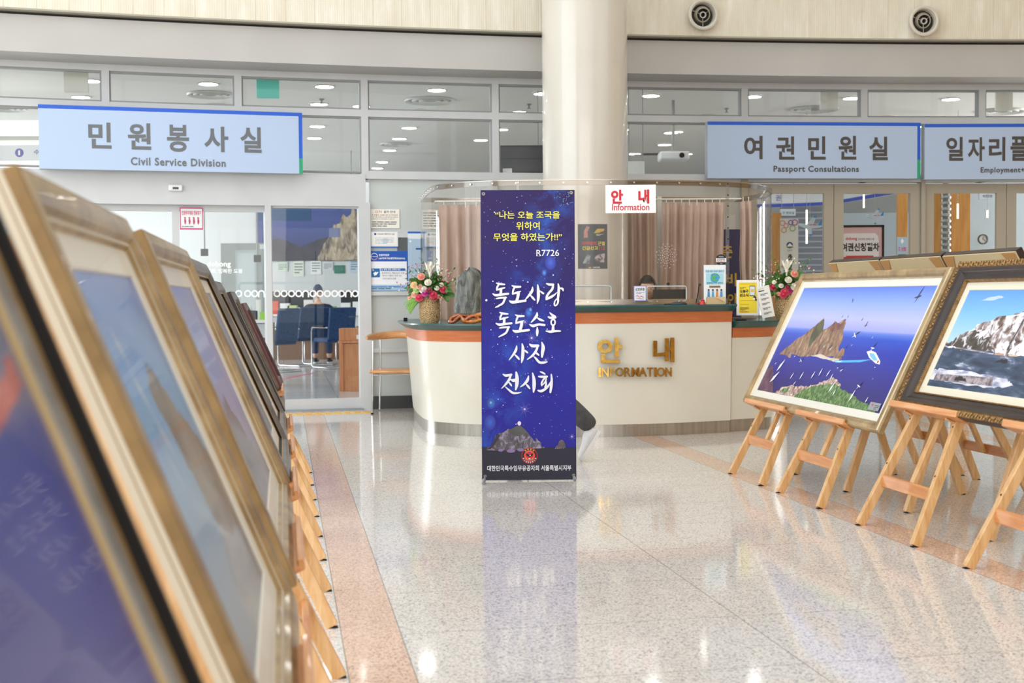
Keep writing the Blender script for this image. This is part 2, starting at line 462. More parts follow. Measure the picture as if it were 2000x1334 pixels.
# lower left: posts, sliding doors, side light
def post(s0, s1, h0, h1, o0=0.06, o1=-0.08, m=ALU):
    x = MB().use(m); x.arcbox(s0, s1, o0, o1, h0, h1); return x
sp0 = sx(705, 600); sp1 = sx(724, 600)
tn = 3
for (a_, b_) in ((sx(519, 600), sx(531, 600)), (sp0-0.02, sp1), (sx(80, 600), sx(100, 600)), (-8.3, -8.1)):
    struct(post(a_, b_, 0, 2.1), 'trim_%d' % tn, 'aluminium post of the glazed wall'); tn += 1
def leaf(s0, s1, h0, h1, name, label, off=0.0, st=0.05, kind='structure', bott=0.09, top=0.06, mcol=ALU, glass=GLASS):
    d = MB().use(mcol)
    d.arcbox(s0, s0+st, off+0.025, off-0.025, h0, h1); d.arcbox(s1-st, s1, off+0.025, off-0.025, h0, h1)
    d.arcbox(s0+st, s1-st, off+0.025, off-0.025, h0, h0+bott); d.arcbox(s0+st, s1-st, off+0.025, off-0.025, h1-top, h1)
    o = struct(d, name, label)
    p = MB().use(glass); p.arcbox(s0+st, s1-st, off+0.004, off-0.004, h0+bott, h1-top); p.build('glass_pane', o)
    return o
sA, sB, sM = sx(100, 600), sx(519, 600), sx(346, 600)
leaf(sA, sM, 0.02, 2.1, 'door_1', 'left leaf of the aluminium sliding glass door', -0.06, 0.035, top=0.1)
leaf(sM, sB+0.03, 0.02, 2.1, 'door_2', 'right leaf of the aluminium sliding glass door', -0.06, 0.035, top=0.1)
leaf(sx(531, 600), sp0, 0.0, 2.08, 'window_40', 'tall fixed side light beside the sliding door', 0.0, 0.008, bott=0.12, top=0.04)
leaf(-8.1, sx(80, 600), 0.0, 2.08, 'window_41', 'fixed side light at the far left', 0.0, 0.03, bott=0.12, top=0.04)
# lower middle: opaque back-painted panels with rails
pm = MB().use(C((196, 202, 200), 0.16, 0.3)); pm.arcbox(sp1, sR, 0.0, -0.03, 0.1, 2.36)
struct(pm, 'wall_back', 'pale grey glass panels behind the desk')
def hy(px, py): return wp(px, py)[1]
rl = MB().use(ALU)
for (ya, yb) in ((455, 464), (569, 577), (680, 688)):
    rl.arcbox(sp1, sx(1060), 0.03, -0.02, hy(760, yb), hy(760, ya))
rl.arcbox(sx(955, 600), sx(972, 600), 0.05, -0.02, 0.1, 2.36)
struct(rl, 'trim_%d' % tn, 'aluminium rails across the grey panels'); tn += 1
kk = MB().use(C((72, 74, 76), 0.3, 0, 0.6)); kk.arcbox(sp1, sR, 0.02, -0.05, 0.0, 0.13); struct(kk, 'baseboard_back', 'dark metal kick plate under the grey panels')
tr = MB().use(C((150, 154, 158), 0.35, 0, 0.5)); tr.arcbox(sA-0.4, sp0, 0.09, -0.1, 0.0, 0.018); struct(tr, 'trim_%d' % tn, 'metal threshold track of the sliding door'); tn += 1
# right-hand swing doors: wide frames, warmer and darker than the left aluminium
RP = C((176, 168, 152), 0.5)
rd = [sx(1459, 420), sx(1627, 420), sx(1795, 420)]
rdoors = [(rd[0], rd[1]-0.003), (rd[1]+0.003, rd[2]), (sx(1804, 420), sx(1964, 420)-0.003), (sx(1964, 420)+0.003, sx(2128, 420)), (sx(2137, 420), sx(2290, 420)), (sx(2292, 420), sx(2450, 420))]
for i, (a_, b_) in enumerate(rdoors):
    leaf(a_, b_, 0.01, 2.325, 'door_%d' % (i+3), 'beige framed glass swing door on the right', 0.0, 0.105, bott=0.2, top=0.105, mcol=RP)
for (a_, b_) in ((rd[2]+0.004, sx(1804, 420)-0.004), (sx(2128, 420), sx(2137, 420)), (sR-0.04, rd[0]-0.004)):
    struct(post(a_, b_, 0, 2.4, m=RP), 'trim_%d' % tn, 'beige post between swing doors'); tn += 1

# --- office rooms behind: ceiling, walls
CEIL = 3.42
ce = MB().use(C((226, 224, 218), 0.7)); cpts = [tuple(W(q, -0.1, CEIL)) for q in ss]+[(10.5, 26, CEIL), (-12, 26, CEIL)]
ce.poly(list(reversed(cpts))); struct(ce, 'ceiling', 'white office ceiling with round downlights')
WHT = C((214, 219, 220), 0.6)
wb = MB().use(WHT); wb.box((-0.7, 25.9, 1.75), (24, 0.2, 3.5)); struct(wb, 'wall_office_back', 'pale wall at the back of the offices')
wl = MB().use(WHT); wl.box((-11.5, 19, 1.75), (0.2, 18, 3.5)); struct(wl, 'wall_office_left', 'pale wall at the left of the offices')
wr = MB().use(WHT); wr.box((10.3, 19.5, 1.75), (0.2, 18, 3.5)); struct(wr, 'wall_office_right', 'pale wall at the right of the offices')
pt = MB().use(WHT); p0 = G(AC+RR+0.25, 2.6); p1 = G(24.8, 2.2)
pt.beam(p0+GZ*1.2, p1+GZ*1.2, 0.12, 2.4, GB); struct(pt, 'wall_partition', 'white partition between the two offices')

# --- hall shell around and behind the camera
HW = C((214, 208, 194), 0.65)
def wall_with_windows(p0, p1, h, holes, name, label, m=HW, th=0.25):
    """vertical wall p0->p1 with rectangular openings (t0,t1,z0,z1)"""
    p0, p1 = Vector((p0[0], p0[1], 0)), Vector((p1[0], p1[1], 0)); d = (p1-p0).normalized(); L = (p1-p0).length
    x = MB().use(m); xs = sorted(set([0, L]+[q for hh in holes for q in hh[:2]])); zs = sorted(set([0, h]+[q for hh in holes for q in hh[2:]]))
    nrm = Vector((-d.y, d.x, 0))
    for a_, b_ in zip(xs[:-1], xs[1:]):
        for c_, e_ in zip(zs[:-1], zs[1:]):
            mxx, mz = (a_+b_)/2, (c_+e_)/2
            if any(q[0] < mxx < q[1] and q[2] < mz < q[3] for q in holes): continue
            c = p0+d*mxx+GZ*mz; x.box(c, (b_-a_, th, e_-c_), (d, nrm, GZ))
    struct(x, name, label)
    for q in holes:
        f = MB().use(ALU); t = 0.06
        n_ = max(1, int((q[1]-q[0])/1.5))
        for k in range(n_+1):
            c = p0+d*(q[0]+(q[1]-q[0])*k/n_)+GZ*(q[2]+q[3])/2; f.box(c, (t, 0.12, q[3]-q[2]), (d, nrm, GZ))
        for zz in (q[2], (q[2]+q[3])/2, q[3]): f.box(p0+d*(q[0]+q[1])/2+GZ*zz, (q[1]-q[0], 0.12, t), (d, nrm, GZ))
        global wn
        struct(f, 'window_%d' % wn, 'aluminium window grid of the hall'); wn += 1
wall_with_windows((-8.5, -7.2), (-8.5, 12.4), 7.6, [(1.5, 18.2, 1.2, 6.6)], 'wall_left', 'hall wall with a large window on the left')
wall_with_windows((-8.5, -7), (9.5, -7), 7.6, [(2.5, 15.5, 0.05, 3.0), (2.5, 15.5, 3.4, 6.6)], 'wall_entrance', 'glazed entrance wall behind the viewer')
wall_with_windows((9.5, 12.9), (9.5, -7.2), 7.6, [(6.0, 16.0, 4.2, 6.6)], 'wall_right', 'plain beige hall wall on the right', C((206, 172, 130), 0.65))
rf = MB().use(HW)
for x_ in (-8.5, -5.9, -3.3, -0.7, 1.9, 4.5, 7.1, 9.4): rf.box((x_, 3.2, 7.7), (0.25, 20.6, 0.3))
for y_ in (-6.9, -3.6, -0.3, 3.0, 6.3, 9.6, 12.6): rf.box((0.5, y_, 7.7), (18.2, 0.25, 0.3))
rf.box((7.0, 3.2, 7.62), (5.0, 20.6, 0.06))
struct(rf, 'ceiling_hall', 'roof light grid over the hall')
pv = MB().use(C((190, 188, 182), 0.8)); pv.box((0, 4, -0.16), (80, 80, 0.1)); struct(pv, 'ground', 'paved forecourt outside')

# --- round column
colm = noisy('column_paint', [(0.3, (212, 206, 194)), (0.7, (217, 211, 199))], 2, 2, 0.22, coat=0.35)
CP = at_depth(1143, 350, 12.05); CR = 0.40
cl = MB().use(colm); cl.lathe([(CR, 0), (CR, 7.6)], (CP.x, CP.y, 0), n=96)
struct(cl, 'column', 'thick round cream column rising behind the desk', smooth=40)
# ================================================================== WALL SIGNS, LIGHTS, NOTICES
class PixMap:
    """reads positions inside a flat sheet from the corners it has in the photograph"""
    def __init__(s, x0, x1, t0, t1, b0, b1, w, h, xb0=None, xb1=None):
        s.q = (x0, x1, t0, t1, b0, b1); s.w, s.h = w, h; s.xb0 = x0 if xb0 is None else xb0; s.xb1 = x1 if xb1 is None else xb1
    def __call__(s, x, y):
        x0, x1, t0, t1, b0, b1 = s.q; f = 0.5
        for _ in range(3):
            k = (x-x0)/(x1-x0); T = t0+(t1-t0)*k; B = b0+(b1-b0)*k; f = (y-T)/(B-T)
            xl = x0+(s.xb0-x0)*f; xr = x1+(s.xb1-x1)*f
            k = (x-xl)/(xr-xl); T = t0+(t1-t0)*k; B = b0+(b1-b0)*k; f = (y-T)/(B-T)
        return k*s.w, (1-f)*s.h
def on_wall(x0, x1, t0, t1, b0, b1, off):
    """frame of a flat sheet hung in front of the glazed wall; returns matrix, w, h, pixel map"""
    s0, hT0 = wp(x0, t0, off); s1, hT1 = wp(x1, t1, off); _, hB0 = wp(x0, b0, off); _, hB1 = wp(x1, b1, off)
    p0, p1 = W(s0, off), W(s1, off); u = (p1-p0).normalized(); n = Vector((u.y, -u.x, 0))
    hB = (hB0+hB1)/2; hT = (hT0+hT1)/2
    return frame_mtx(p0+GZ*hB, u, GZ, n), (p1-p0).length, hT-hB, PixMap(x0, x1, t0, t1, b0, b1, (p1-p0).length, hT-hB)
def facing(x0, x1, yt, yb, y, yaw=0.0, cx=None):
    """sheet at depth y, turned by yaw about z, from its pixel box"""
    c = at_depth((x0+x1)/2, (yt+yb)/2, y); a = at_depth(x0, (yt+yb)/2, y); b = at_depth(x1, (yt+yb)/2, y)
    t = at_depth((x0+x1)/2, yt, y); d = at_depth((x0+x1)/2, yb, y)
    w = (b-a).length/max(cos(yaw), 0.3); h = t.z-d.z; u = Vector((cos(yaw), sin(yaw), 0)); n = Vector((u.y, -u.x, 0))
    return frame_mtx(c-u*w/2-GZ*h/2, u, GZ, n), w, h, PixMap(x0, x1, yt, yt, yb, yb, w, h)

SFACE = C((180, 200, 228), 0.45); SBLUE = C((30, 92, 205), 0.45); SGREEN = C((38, 160, 118), 0.45); SEDGE = C((170, 176, 184), 0.4)
STXT = C((104, 108, 112), 0.45)  # left lettering, lightened in colour for the stronger light there
def division_sign(corners, hang, eng, name_label, strip=True, split=0.75, thick=0.11, tx=STXT):
    x0, x1, t0, t1, b0, b1 = corners
    m, w, h, pm = on_wall(x0, x1, t0, t1, b0, b1, 0.24)
    r = thing('hanging_sign', name_label, 'sign', mtx=m, group='blue-topped division signs')
    b = MB().use(SEDGE); b.box((w/2, h/2, -thick/2), (w, h, thick)); b.build('sign_box', r)
    p = Panel(); p.L = 1; p.rect(0, 0, w, h, SFACE)
    p.rect(0, h-0.036, w, h, SBLUE)
    if strip:
        p.rect(w-0.036, h*(1-split), w, h, SBLUE); p.rect(w-0.036, 0, w, h*(1-split), SGREEN)
    for ch, a, t, c, d in hang:
        u0, v1 = pm(a, t); u1, v0 = pm(c, d); p.text(ch, u0, v0, u1-u0, v1-v0, tx, bold=0.027)
    for tx_, a, t, c, d in eng:
        u0, v1 = pm(a, t); u1, v0 = pm(c, d); p.text(tx_, u0, v0, u1-u0, v1-v0, tx, bold=0.026, spacing=1.12)
    p.build('sign_face', r)
    for k in (0.2, 0.8): MB().use(ALUD).box((w*k, h*0.5, -thick-0.05), (0.05, 0.3, 0.1)).build('bracket', r)
    return r
division_sign((74, 590, 205, 219, 330, 338.5),
    [('민', 167, 239, 211, 291), ('원', 242, 240, 287, 293), ('봉', 318, 243, 361, 297), ('사', 391, 246, 439, 297), ('실', 463, 247, 506, 298)],
    [('Civil Service Division', 247, 307, 433, 326)], 'wide pale blue sign over the sliding door reading Civil Service Division')
division_sign((1382, 1798, 237, 240, 348, 349),
    [('여', 1452, 265, 1488, 311), ('권', 1514, 266, 1550, 312), ('민', 1576.5, 266, 1611, 312), ('원', 1636, 265, 1671, 312), ('실', 1696, 267, 1733, 313)],
    [('Passport Consultations', 1509, 323.5, 1676, 339.5)], 'pale blue sign reading Passport Consultations over the right doors', split=0.66, tx=C((78, 74, 70), 0.45))  # darker lettering colour carries the dimmer light on the right signs
division_sign((1806, 2222, 240, 243, 349, 350),
    [('일', 1848, 266, 1881, 313), ('자', 1890, 267, 1923, 314), ('리', 1931, 267, 1963, 314), ('플', 1973, 266, 2008, 314)],
    [('Employment+', 1915, 326, 2001, 340)], 'pale blue Employment+ sign cut by the right edge of the photo', split=0.66, tx=C((78, 74, 70), 0.45))

# round air nozzles in the upper wall
def nozzle(px, py, label):
    s, h = wp(px, py, FO+0.03); c = W(s, FO+0.10, h); t = s/RR
    n = -(GA*cos(t)+GB*sin(t)); u = GZ.cross(n).normalized()
    r = thing('air_nozzle', label, 'air vent', mtx=frame_mtx(c, u, GZ, n), group='jet nozzles in the upper wall')
    k = C((214, 208, 194), 0.4); z = Vector((0, 0, 1))
    a = MB().use(k); a.lathe([(0.118, 0.001), (0.150, 0.0), (0.158, 0.012), (0.154, 0.026), (0.138, 0.032), (0.124, 0.024), (0.112, -0.05)], n=40, cap=(False, False)); a.build('outer_ring', r, smooth=40)
    a = MB().use(C((34, 32, 28), 0.6)); a.lathe([(0.112, -0.04), (0.001, -0.041)], n=32, cap=(False, False)); a.build('throat', r)
    a = MB().use(C((176, 168, 150), 0.4)); ax = (Vector((1, 0, 0)), Vector((0, 0.97, 0.24)), Vector((-0.1, -0.24, 0.97)))
    a.lathe([(0.085, -0.035), (0.07, 0.01), (0.066, 0.012), (0.062, 0.008), (0.07, -0.035)], ax=ax, n=32, cap=(False, False)); a.build('middle_ring', r, smooth=40)
    a = MB().use(k); a.lathe([(0.035, -0.035), (0.032, 0.02), (0.024, 0.02), (0.022, -0.03)], ax=ax, n=24, cap=(False, False))
    for q in range(3):
        g_ = 2*pi*q/3+0.6; a.beam(Vector((0.03*cos(g_), 0.03*sin(g_), -0.02)), Vector((0.11*cos(g_), 0.11*sin(g_), -0.03)), 0.012, 0.004, z)
    a.build('centre_jet', r, smooth=40)
nozzle(1369, 32, 'round cream air nozzle just right of the column, high on the wall')
nozzle(1799, 44, 'round cream air nozzle high on the wall over the right signs')

# door sensor
m, w, h, pm = on_wall(329, 356.5, 360, 360.5, 372.5, 373, 0.1)
r = thing('door_sensor', 'small white motion sensor on the header above the sliding door', 'sensor', mtx=m)
a = MB().use(C((236, 238, 238), 0.3)); a.box((w/2, h/2, -0.02), (w, h, 0.045)); a.build('housing', r, bevel=0.012)
a = MB().use(C((20, 20, 24), 0.15)); a.box((w/2, h*0.42, 0.003), (w*0.42, h*0.34, 0.01)); a.build('lens', r, bevel=0.003)

# ---- downlights and ceiling fittings seen through the upper panes
DL = [(176, 157), (197, 199), (222, 204), (407, 163), (422, 204), (634, 168), (626, 210), (620, 246), (614, 269), (853, 175), (824, 215), (799, 249), (780, 270), (761, 293), (746, 316), (737, 328),
      (939, 273), (1013, 218), (978, 252), (1060, 182), (1271, 186), (1320, 257), (1298, 282), (1240, 300), (1382, 225), (1470, 188), (1559, 227), (1664, 191), (1733, 228), (1857, 193), (1901, 230), (1311, 258.5), (1990, 305), (1340, 300),
      (577, 454), (636, 457)]
LENS = emis('downlight_lens', (255, 253, 248), 30.0); RING = C((205, 205, 200), 0.5)
ordn = ['first', 'second', 'third', 'fourth', 'fifth', 'sixth', 'seventh', 'eighth', 'ninth', 'tenth']
def pane_name(px):
    k = 0
    for q in (-36, 207, 465, 711, 966, 1209, 1452, 1685, 1915):
        if px > q: k += 1
    return ordn[k-1]
proto = None; cnt = {}
for (px, py) in DL[:-2]:
    row = 'top row' if py < 232 else 'second row'; key = (pane_name(px), row); cnt.setdefault(key, []).append((px, py))
for (px, py) in DL[:-2]:
    key = (pane_name(px), 'top row' if py < 232 else 'second row'); lst = sorted(cnt[key], key=lambda q: q[1])
    i = lst.index((px, py)); pos = '' if len(lst) == 1 else (', highest' if i == 0 else ', lowest' if i == len(lst)-1 else ', %s down' % ordn[i])
    lab = 'lit downlight, %s upper pane from left, %s%s' % (key[0], key[1], pos)
    c = at_h(px, py, CEIL-0.004)
    if proto is None:
        proto = thing('downlight', lab, 'ceiling light', c, group='office downlights')
        a = MB().use(RING); a.lathe([(0.118, 0.003), (0.122, -0.006), (0.1, -0.012), (0.098, 0.0)], n=24, cap=(False, False)); a.build('trim_ring', proto, smooth=40)
        a = MB().use(LENS); a.lathe([(0.099, -0.006), (0.0005, -0.0065)], n=24, cap=(False, False)); a.build('lens', proto)
    else: dup(proto, lab, Matrix.Translation(c))
# extra downlights added deeper in the rooms to brighten them
for i, (bx, ay, lab) in enumerate([(0.45, 15.2, 'added downlight brightening the civil service room, left one'), (0.95, 15.3, 'added downlight brightening the civil service room, right one'),
                      (-2.2, 15.0, 'added downlight behind the left leaf of the sliding door'), (6.1, 16.5, 'added downlight inside the passport room beyond the centre door'), (7.2, 16.0, 'added downlight inside the passport room near the wooden post'), (8.6, 16.2, 'added downlight beyond the door with the clock'), (4.6, 17.0, 'added downlight inside the passport room behind the flowers')]):
    dup(proto, lab, Matrix.Translation(G(ay, bx, CEIL-0.004)))
# round ceiling air diffusers, sprinklers
def diffuser(px, py, r_, lab):
    c = at_h(px, py, CEIL-0.003); t = thing('ceiling_diffuser', lab, 'air vent', c, group='round ceiling diffusers')
    a = MB().use(C((198, 198, 192), 0.5))
    for k in (1.0, 0.72, 0.44): a.lathe([(r_*k, 0.0), (r_*k*0.97, -0.02), (r_*(k-0.16), -0.008), (r_*(k-0.17), 0.0)], n=28, cap=(False, False))
    a.build('vane_rings', t, smooth=40)
    a = MB().use(C((160, 160, 155), 0.5)); a.lathe([(r_*0.98, -0.001), (0.001, -0.0015)], n=28, cap=(False, False)); a.build('back_plate', t)
diffuser(411, 184, 0.26, 'round grille between two downlights, second upper pane')
diffuser(840, 196, 0.30, 'round grille between two downlights, fourth upper pane')
diffuser(1590, 213, 0.30, 'round grille behind the hanging sheet on the right')
diffuser(1955, 217, 0.30, 'round grille at the far right of the ceiling')
diffuser(10, 211, 0.25, 'round grille at the far left of the ceiling')
diffuser(773, 281, 0.24, 'shallow round grille beside the row of downlights')
for px, py, lab in ((628, 193, 'third'), (1033, 203, 'fifth'), (1419, 211, 'sixth')):
    c = at_h(px, py, CEIL); t = thing('sprinkler_head', 'tiny sprinkler on the ceiling, %s upper pane' % lab, 'sprinkler', c)
    a = MB().use(C((150, 150, 148), 0.4, 0, 0.5)); a.lathe([(0.03, 0), (0.03, -0.012), (0.01, -0.02), (0.01, -0.045), (0.026, -0.05), (0.024, -0.055)], n=14); a.build('body', t, smooth=40)
# hanging sheets and exit sign
def hang_sheet(x0, x1, t, b, col, name, lab, cat):
    d = at_h((x0+x1)/2, t, CEIL-0.03).y; m, w, h, pm = facing(x0, x1, t, b, d, radians(6))
    r = thing(name, lab, cat, mtx=m); a = MB().use(C(col, 0.4)); a.box((w/2, h/2, 0), (w, h, 0.03)); a.build('panel', r, bevel=0.004)
    a = MB().use(C((225, 225, 222), 0.4)); a.box((w/2+0.03, h+0.014, 0), (w*1.25, 0.028, 0.05)); a.build('ceiling_rail', r)
hang_sheet(501.5, 545, 153, 192, (104, 222, 204), 'exit_sign', 'turquoise square exit sign hanging behind the third upper pane', 'sign')
hang_sheet(126, 172, 137, 181, (224, 222, 208), 'hanging_board', 'blank cream board hanging behind the first upper pane', 'board')
hang_sheet(1601, 1637, 177, 214, (226, 224, 214), 'hanging_board', 'blank white board hanging behind the right upper panes', 'board')
hang_sheet(1943, 1978, 180, 216, (214, 212, 200), 'hanging_board', 'blank pale board hanging behind the last upper pane', 'board')

# ---- notices on the grey panels left of the desk
def notice(box, off, name, lab, cat, draw, thick=0.004, back=(245, 245, 242), group=None):
    x0, x1, t, b = box; m, w, h, pm = on_wall(x0, x1, t, t+0.4, b, b+0.4, off)
    r = thing(name, lab, cat, mtx=m, group=group)
    a = MB().use(C(back, 0.4)); a.box((w/2, h/2, -thick/2), (w, h, thick)); a.build('backing', r)
    p = Panel(); draw(p, w, h, pm); p.build('print', r); return r
RED = C((205, 40, 50)); INK = C((70, 72, 78)); NAVY = C((20, 70, 160))
def cctv(p, w, h, pm):
    p.rect(0.004, 0.004, w-0.004, h-0.004, C((247, 244, 232)))
    p.text('CCTV', w*0.16, h*0.80, w*0.24, h*0.12, RED, 0.02); p.text('설치 안내', w*0.45, h*0.80, w*0.40, h*0.13, INK, 0.015)
    p.text('본 건물은 시설물 관리 및 주차관리', w*0.04, h*0.66, w*0.9, h*0.07, C((170, 80, 70)), 0.01)
    p.text('으로 건물 전체에 CCTV를 설치하여 운영하고', w*0.04, h*0.55, w*0.92, h*0.07, INK); p.text('있으며, 24시간 녹화 촬영되고 있습니다.', w*0.04, h*0.45, w*0.8, h*0.07, INK)
    p.greek(w*0.04, h*0.06, w*0.9, h*0.38, 3, INK, 3, 0.35)
notice((723.6, 780, 408.5, 445.5), 0.012, 'wall_notice', 'cream CCTV notice with red heading on the grey panel', 'notice', cctv, group='notices on the grey panels')
notice((823.6, 880, 409.5, 447.5), 0.012, 'wall_notice', 'cream notice half hidden behind the clear screen', 'notice', lambda p, w, h, pm: (p.rect(0.004, 0.004, w-0.004, h-0.004, C((247, 244, 232))), p.greek(w*.05, h*.1, w*.9, h*.9, 6, INK, 8, 0.4)), group='notices on the grey panels')
def holder(p, w, h, pm):
    p.rect(0, 0, w, h, C((214, 220, 226))); p.rect(0, 0, w, h*0.07, C((40, 110, 200))); p.rect(0, 0, w*0.03, h, C((40, 110, 200))); p.rect(w*.06, h*.11, w*.97, h*.97, C((246, 246, 242)))
    p.disc(w*0.2, h*0.84, h*0.07, NAVY); p.text('고객감동의 행정처리기 안정', w*0.27, h*0.79, w*0.6, h*0.1, INK, 0.01)
    p.disc(w*0.55, h*0.42, h*0.18, C((206, 220, 232))); p.greek(w*.2, h*.2, w*.85, h*.65, 5, C((170, 180, 186)), 5, 0.3, 8)
notice((721.5, 777.5, 452, 483.5), 0.03, 'leaflet_holder', 'white sheet in a blue edged holder under the CCTV notice', 'holder', holder, 0.02, (225, 230, 236))
notice((827, 880, 453, 484), 0.03, 'leaflet_holder', 'white sheet holder behind the clear screen', 'holder', holder, 0.02, (225, 230, 236))
def sdg(p, w, h, pm):
    p.rect(0, 0, w, h, C((36, 98, 196))); p.rect(w*.01, h*.0, w*.975, h*.985, C((28, 88, 186))); p.rect(w*0.01, h*0.15, w*0.975, h*0.735, C((246, 248, 252)))
    p.rect(w*0.01, 0.0, w*0.975, h*0.15, C((166, 206, 242)))
    p.annulus(w*0.13, h*0.86, h*0.075, h*0.088, C((240, 245, 250)), a0=0, a1=4.2); p.annulus(w*0.13, h*0.86, h*0.075, h*0.088, C((240, 160, 60)), a0=4.2, a1=2*pi)
    p.rect(w*0.03, h*.855, w*.21, h*.865, C((240, 245, 250)))
    p.text('민원여권과', w*0.25, h*0.87, w*0.27, h*0.055, C((250, 250, 252)), 0.03); p.text('UN지속가능발전목표(SDGs)', w*0.25, h*0.78, w*0.68, h*0.06, C((250, 250, 252)), 0.03)
    p.rect(w*0.05, h*0.34, w*0.27, h*0.56, C((16, 108, 178))); p.text('16', w*0.07, h*0.5, w*0.05, h*0.045, C('ffffff'), 0.02)
    p.stroke([(w*.10, h*.44, .012), (w*.16, h*.42, .03), (w*.23, h*.47, .006)], C('ffffff')); p.stroke([(w*.12, h*.38, .006), (w*.16, h*.42, .02), (w*.15, h*.48, .01)], C('ffffff'))
    p.rect(w*0.29, h*0.50, w*0.93, h*0.56, C((30, 110, 190))); p.text('16. 평화, 정의, 강력한 제도', w*0.31, h*0.508, w*0.5, h*0.043, C('ffffff'), 0.02)
    p.text('- 효과적이고, 책임 있고, 포용', w*0.29, h*0.42, w*0.62, h*0.045, INK); p.text('제도의 개발과 공유 126', w*0.33, h*0.36, w*0.5, h*0.04, INK); p.text('시민의 접근성 보장', w*0.33, h*0.285, w*0.36, h*0.04, INK)
    p.greek(w*.03, h*.03, w*.9, h*.12, 2, C((70, 90, 130)), 2, 0.4, 3)
notice((721, 796, 490, 567.5), 0.03, 'information_board', 'blue and white board with development goal print beside the chair', 'sign', sdg, 0.015, (240, 244, 250))
# grey recess and pale blue kiosk board right of it
m, w, h, pm = on_wall(796.5, 822, 452, 452.3, 556, 556.3, 0.04)
r = thing('wall_board', 'slim pale blue wall board with a dark blue top edge behind the flowers', 'board', mtx=m)
a = MB().use(C((176, 200, 222), 0.4)); a.box((w/2, h/2, -0.02), (w, h, 0.04)); a.build('body', r, bevel=0.004)
p = Panel(); p.rect(0, h-0.02, w, h, C((20, 100, 190))); p.rect(0, h-0.075, w, h-0.02, C((232, 240, 248))); p.disc(w*.18, h-.1, .011, C((240, 245, 250))); p.rect(w*.6, h*.66, w*.98, h*.69, NAVY); p.build('print', r)
m, w, h, pm = on_wall(776, 826, 461, 461.3, 492, 492.4, 0.02)
r = thing('display_recess', 'dark grey shallow frame between the two notices', 'frame', mtx=m)
a = MB().use(C((88, 94, 96), 0.5)); a.box((w/2, h/2, -0.01), (w, h, 0.02)); a.build('panel', r)
# ================================================================== RECEPTION DESK, CLEAR SCREEN
def offset_path(P, d):
    """shift an open xy path to its outer (viewer) side by d; path runs left -> right"""
    out = []
    for i, p in enumerate(P):
        a, b = P[max(i-1, 0)], P[min(i+1, len(P)-1)]
        t = (Vector(b)-Vector(a)).normalized(); n = Vector((t.y, -t.x))
        out.append((p[0]+n.x*d, p[1]+n.y*d))
    return out
def smooth_path(P, k=3):
    """Catmull-Rom through xy points"""
    out = []
    for i in range(len(P)-1):
        p0, p1, p2, p3 = [Vector(P[max(0, min(len(P)-1, j))]) for j in (i-1, i, i+1, i+2)]
        for q in range(k):
            t = q/k
            v = 0.5*((2*p1)+(p2-p0)*t+(2*p0-5*p1+4*p2-p3)*t*t+(3*p1-p0-3*p2+p3)*t*t*t)
            out.append((v.x, v.y))
    out.append(tuple(P[-1])); return out
def strip(mb, P, prof, closed=False):
    """sweep the closed profile [(offset, z)] along path P"""
    cols = [offset_path(P, o) for o, z in prof]; rings = []
    for i in range(len(P)):
        k = len(mb.v); mb.v += [(cols[j][i][0], cols[j][i][1], prof[j][1]) for j in range(len(prof))]
        rings.append(list(range(k, k+len(prof))))
    mb.loft(rings); return mb
def gp(px, py): v = at_h(px, py, 0.0); return (v.x, v.y)
Lp = [(-0.86, 12.85), gp(808.5, 815), gp(816, 827), gp(830, 840), gp(845, 845.3), gp(865, 848), gp(900, 851), gp(940, 852.6), gp(1000, 853.2), gp(1058, 853.6)]
Cp = [gp(1058, 853.6), gp(1130, 854), gp(1200, 853.4), gp(1312, 850), gp(1370, 847), gp(1425.5, 844)]
Rp = [gp(1426, 842.9), gp(1460, 840.6), gp(1498, 837.6), gp(1519, 833), gp(1530, 827), gp(1534, 819), (2.50, 12.2)]
Lp = [Lp[0]]+smooth_path(Lp[1:], 4); Cp = smooth_path(Cp, 4); Rp = smooth_path(Rp[:-1], 4)+[Rp[-1]]
CREAM = noisy('desk_cream', [(0.35, (226, 222, 206)), (0.65, (231, 227, 212))], 2.5, 3, 0.32, coat=0.15)
BROWN = noisy('desk_wood_band', [(0.3, (196, 106, 56)), (0.7, (212, 124, 72))], 6, 4, 0.4, sc=(1, 1, 12), coat=0.1)
GREEN = noisy('desk_green_top', [(0.3, (24, 74, 72)), (0.7, (34, 86, 82))], 5, 2, 0.3, coat=0.2)
STEEL = noisy('brushed_steel', [(0.3, (158, 154, 146)), (0.7, (186, 182, 174))], 30, 3, 0.3, sc=(1, 1, 0.05), metal=0.85)
desk = thing('reception_desk', 'curved cream reception desk with green top and brass lettering', 'reception desk', (0.9, 11.2, 0))
def section(P, hb, hg, ht, flare, tag_):
    """hb: top of cream body, hg: top of brown band, ht: top of green worktop"""
    bd = MB().use(CREAM); strip(bd, P, [(-0.30, 0.1), (0.008, 0.1), (flare, hb), (-0.30, hb)]); bd.build('counter_body', desk, smooth=30, world=True)
    wb_ = MB().use(BROWN); strip(wb_, P, [(-0.30, hb), (flare+0.004, hb), (flare+0.014, hg), (-0.30, hg)]); wb_.build('wood_band', desk, smooth=30, world=True)
    tp = MB().use(GREEN); strip(tp, P, [(-0.50, hg), (flare+0.03, hg), (flare+0.088, ht-0.012), (flare+0.085, ht), (-0.50, ht)]); tp.build('countertop', desk, smooth=30, world=True)
    kp = MB().use(STEEL); strip(kp, P, [(-0.28, 0.0), (0.0, 0.0), (0.0, 0.102), (-0.28, 0.102)]); kp.build('kick_plate', desk, smooth=30, world=True)
HL, HC = 0.921, 1.064
section(Lp, 0.775, 0.868, HL, 0.062, 'left')
section(Cp, 0.918, 1.008, HC, 0.03, 'centre')
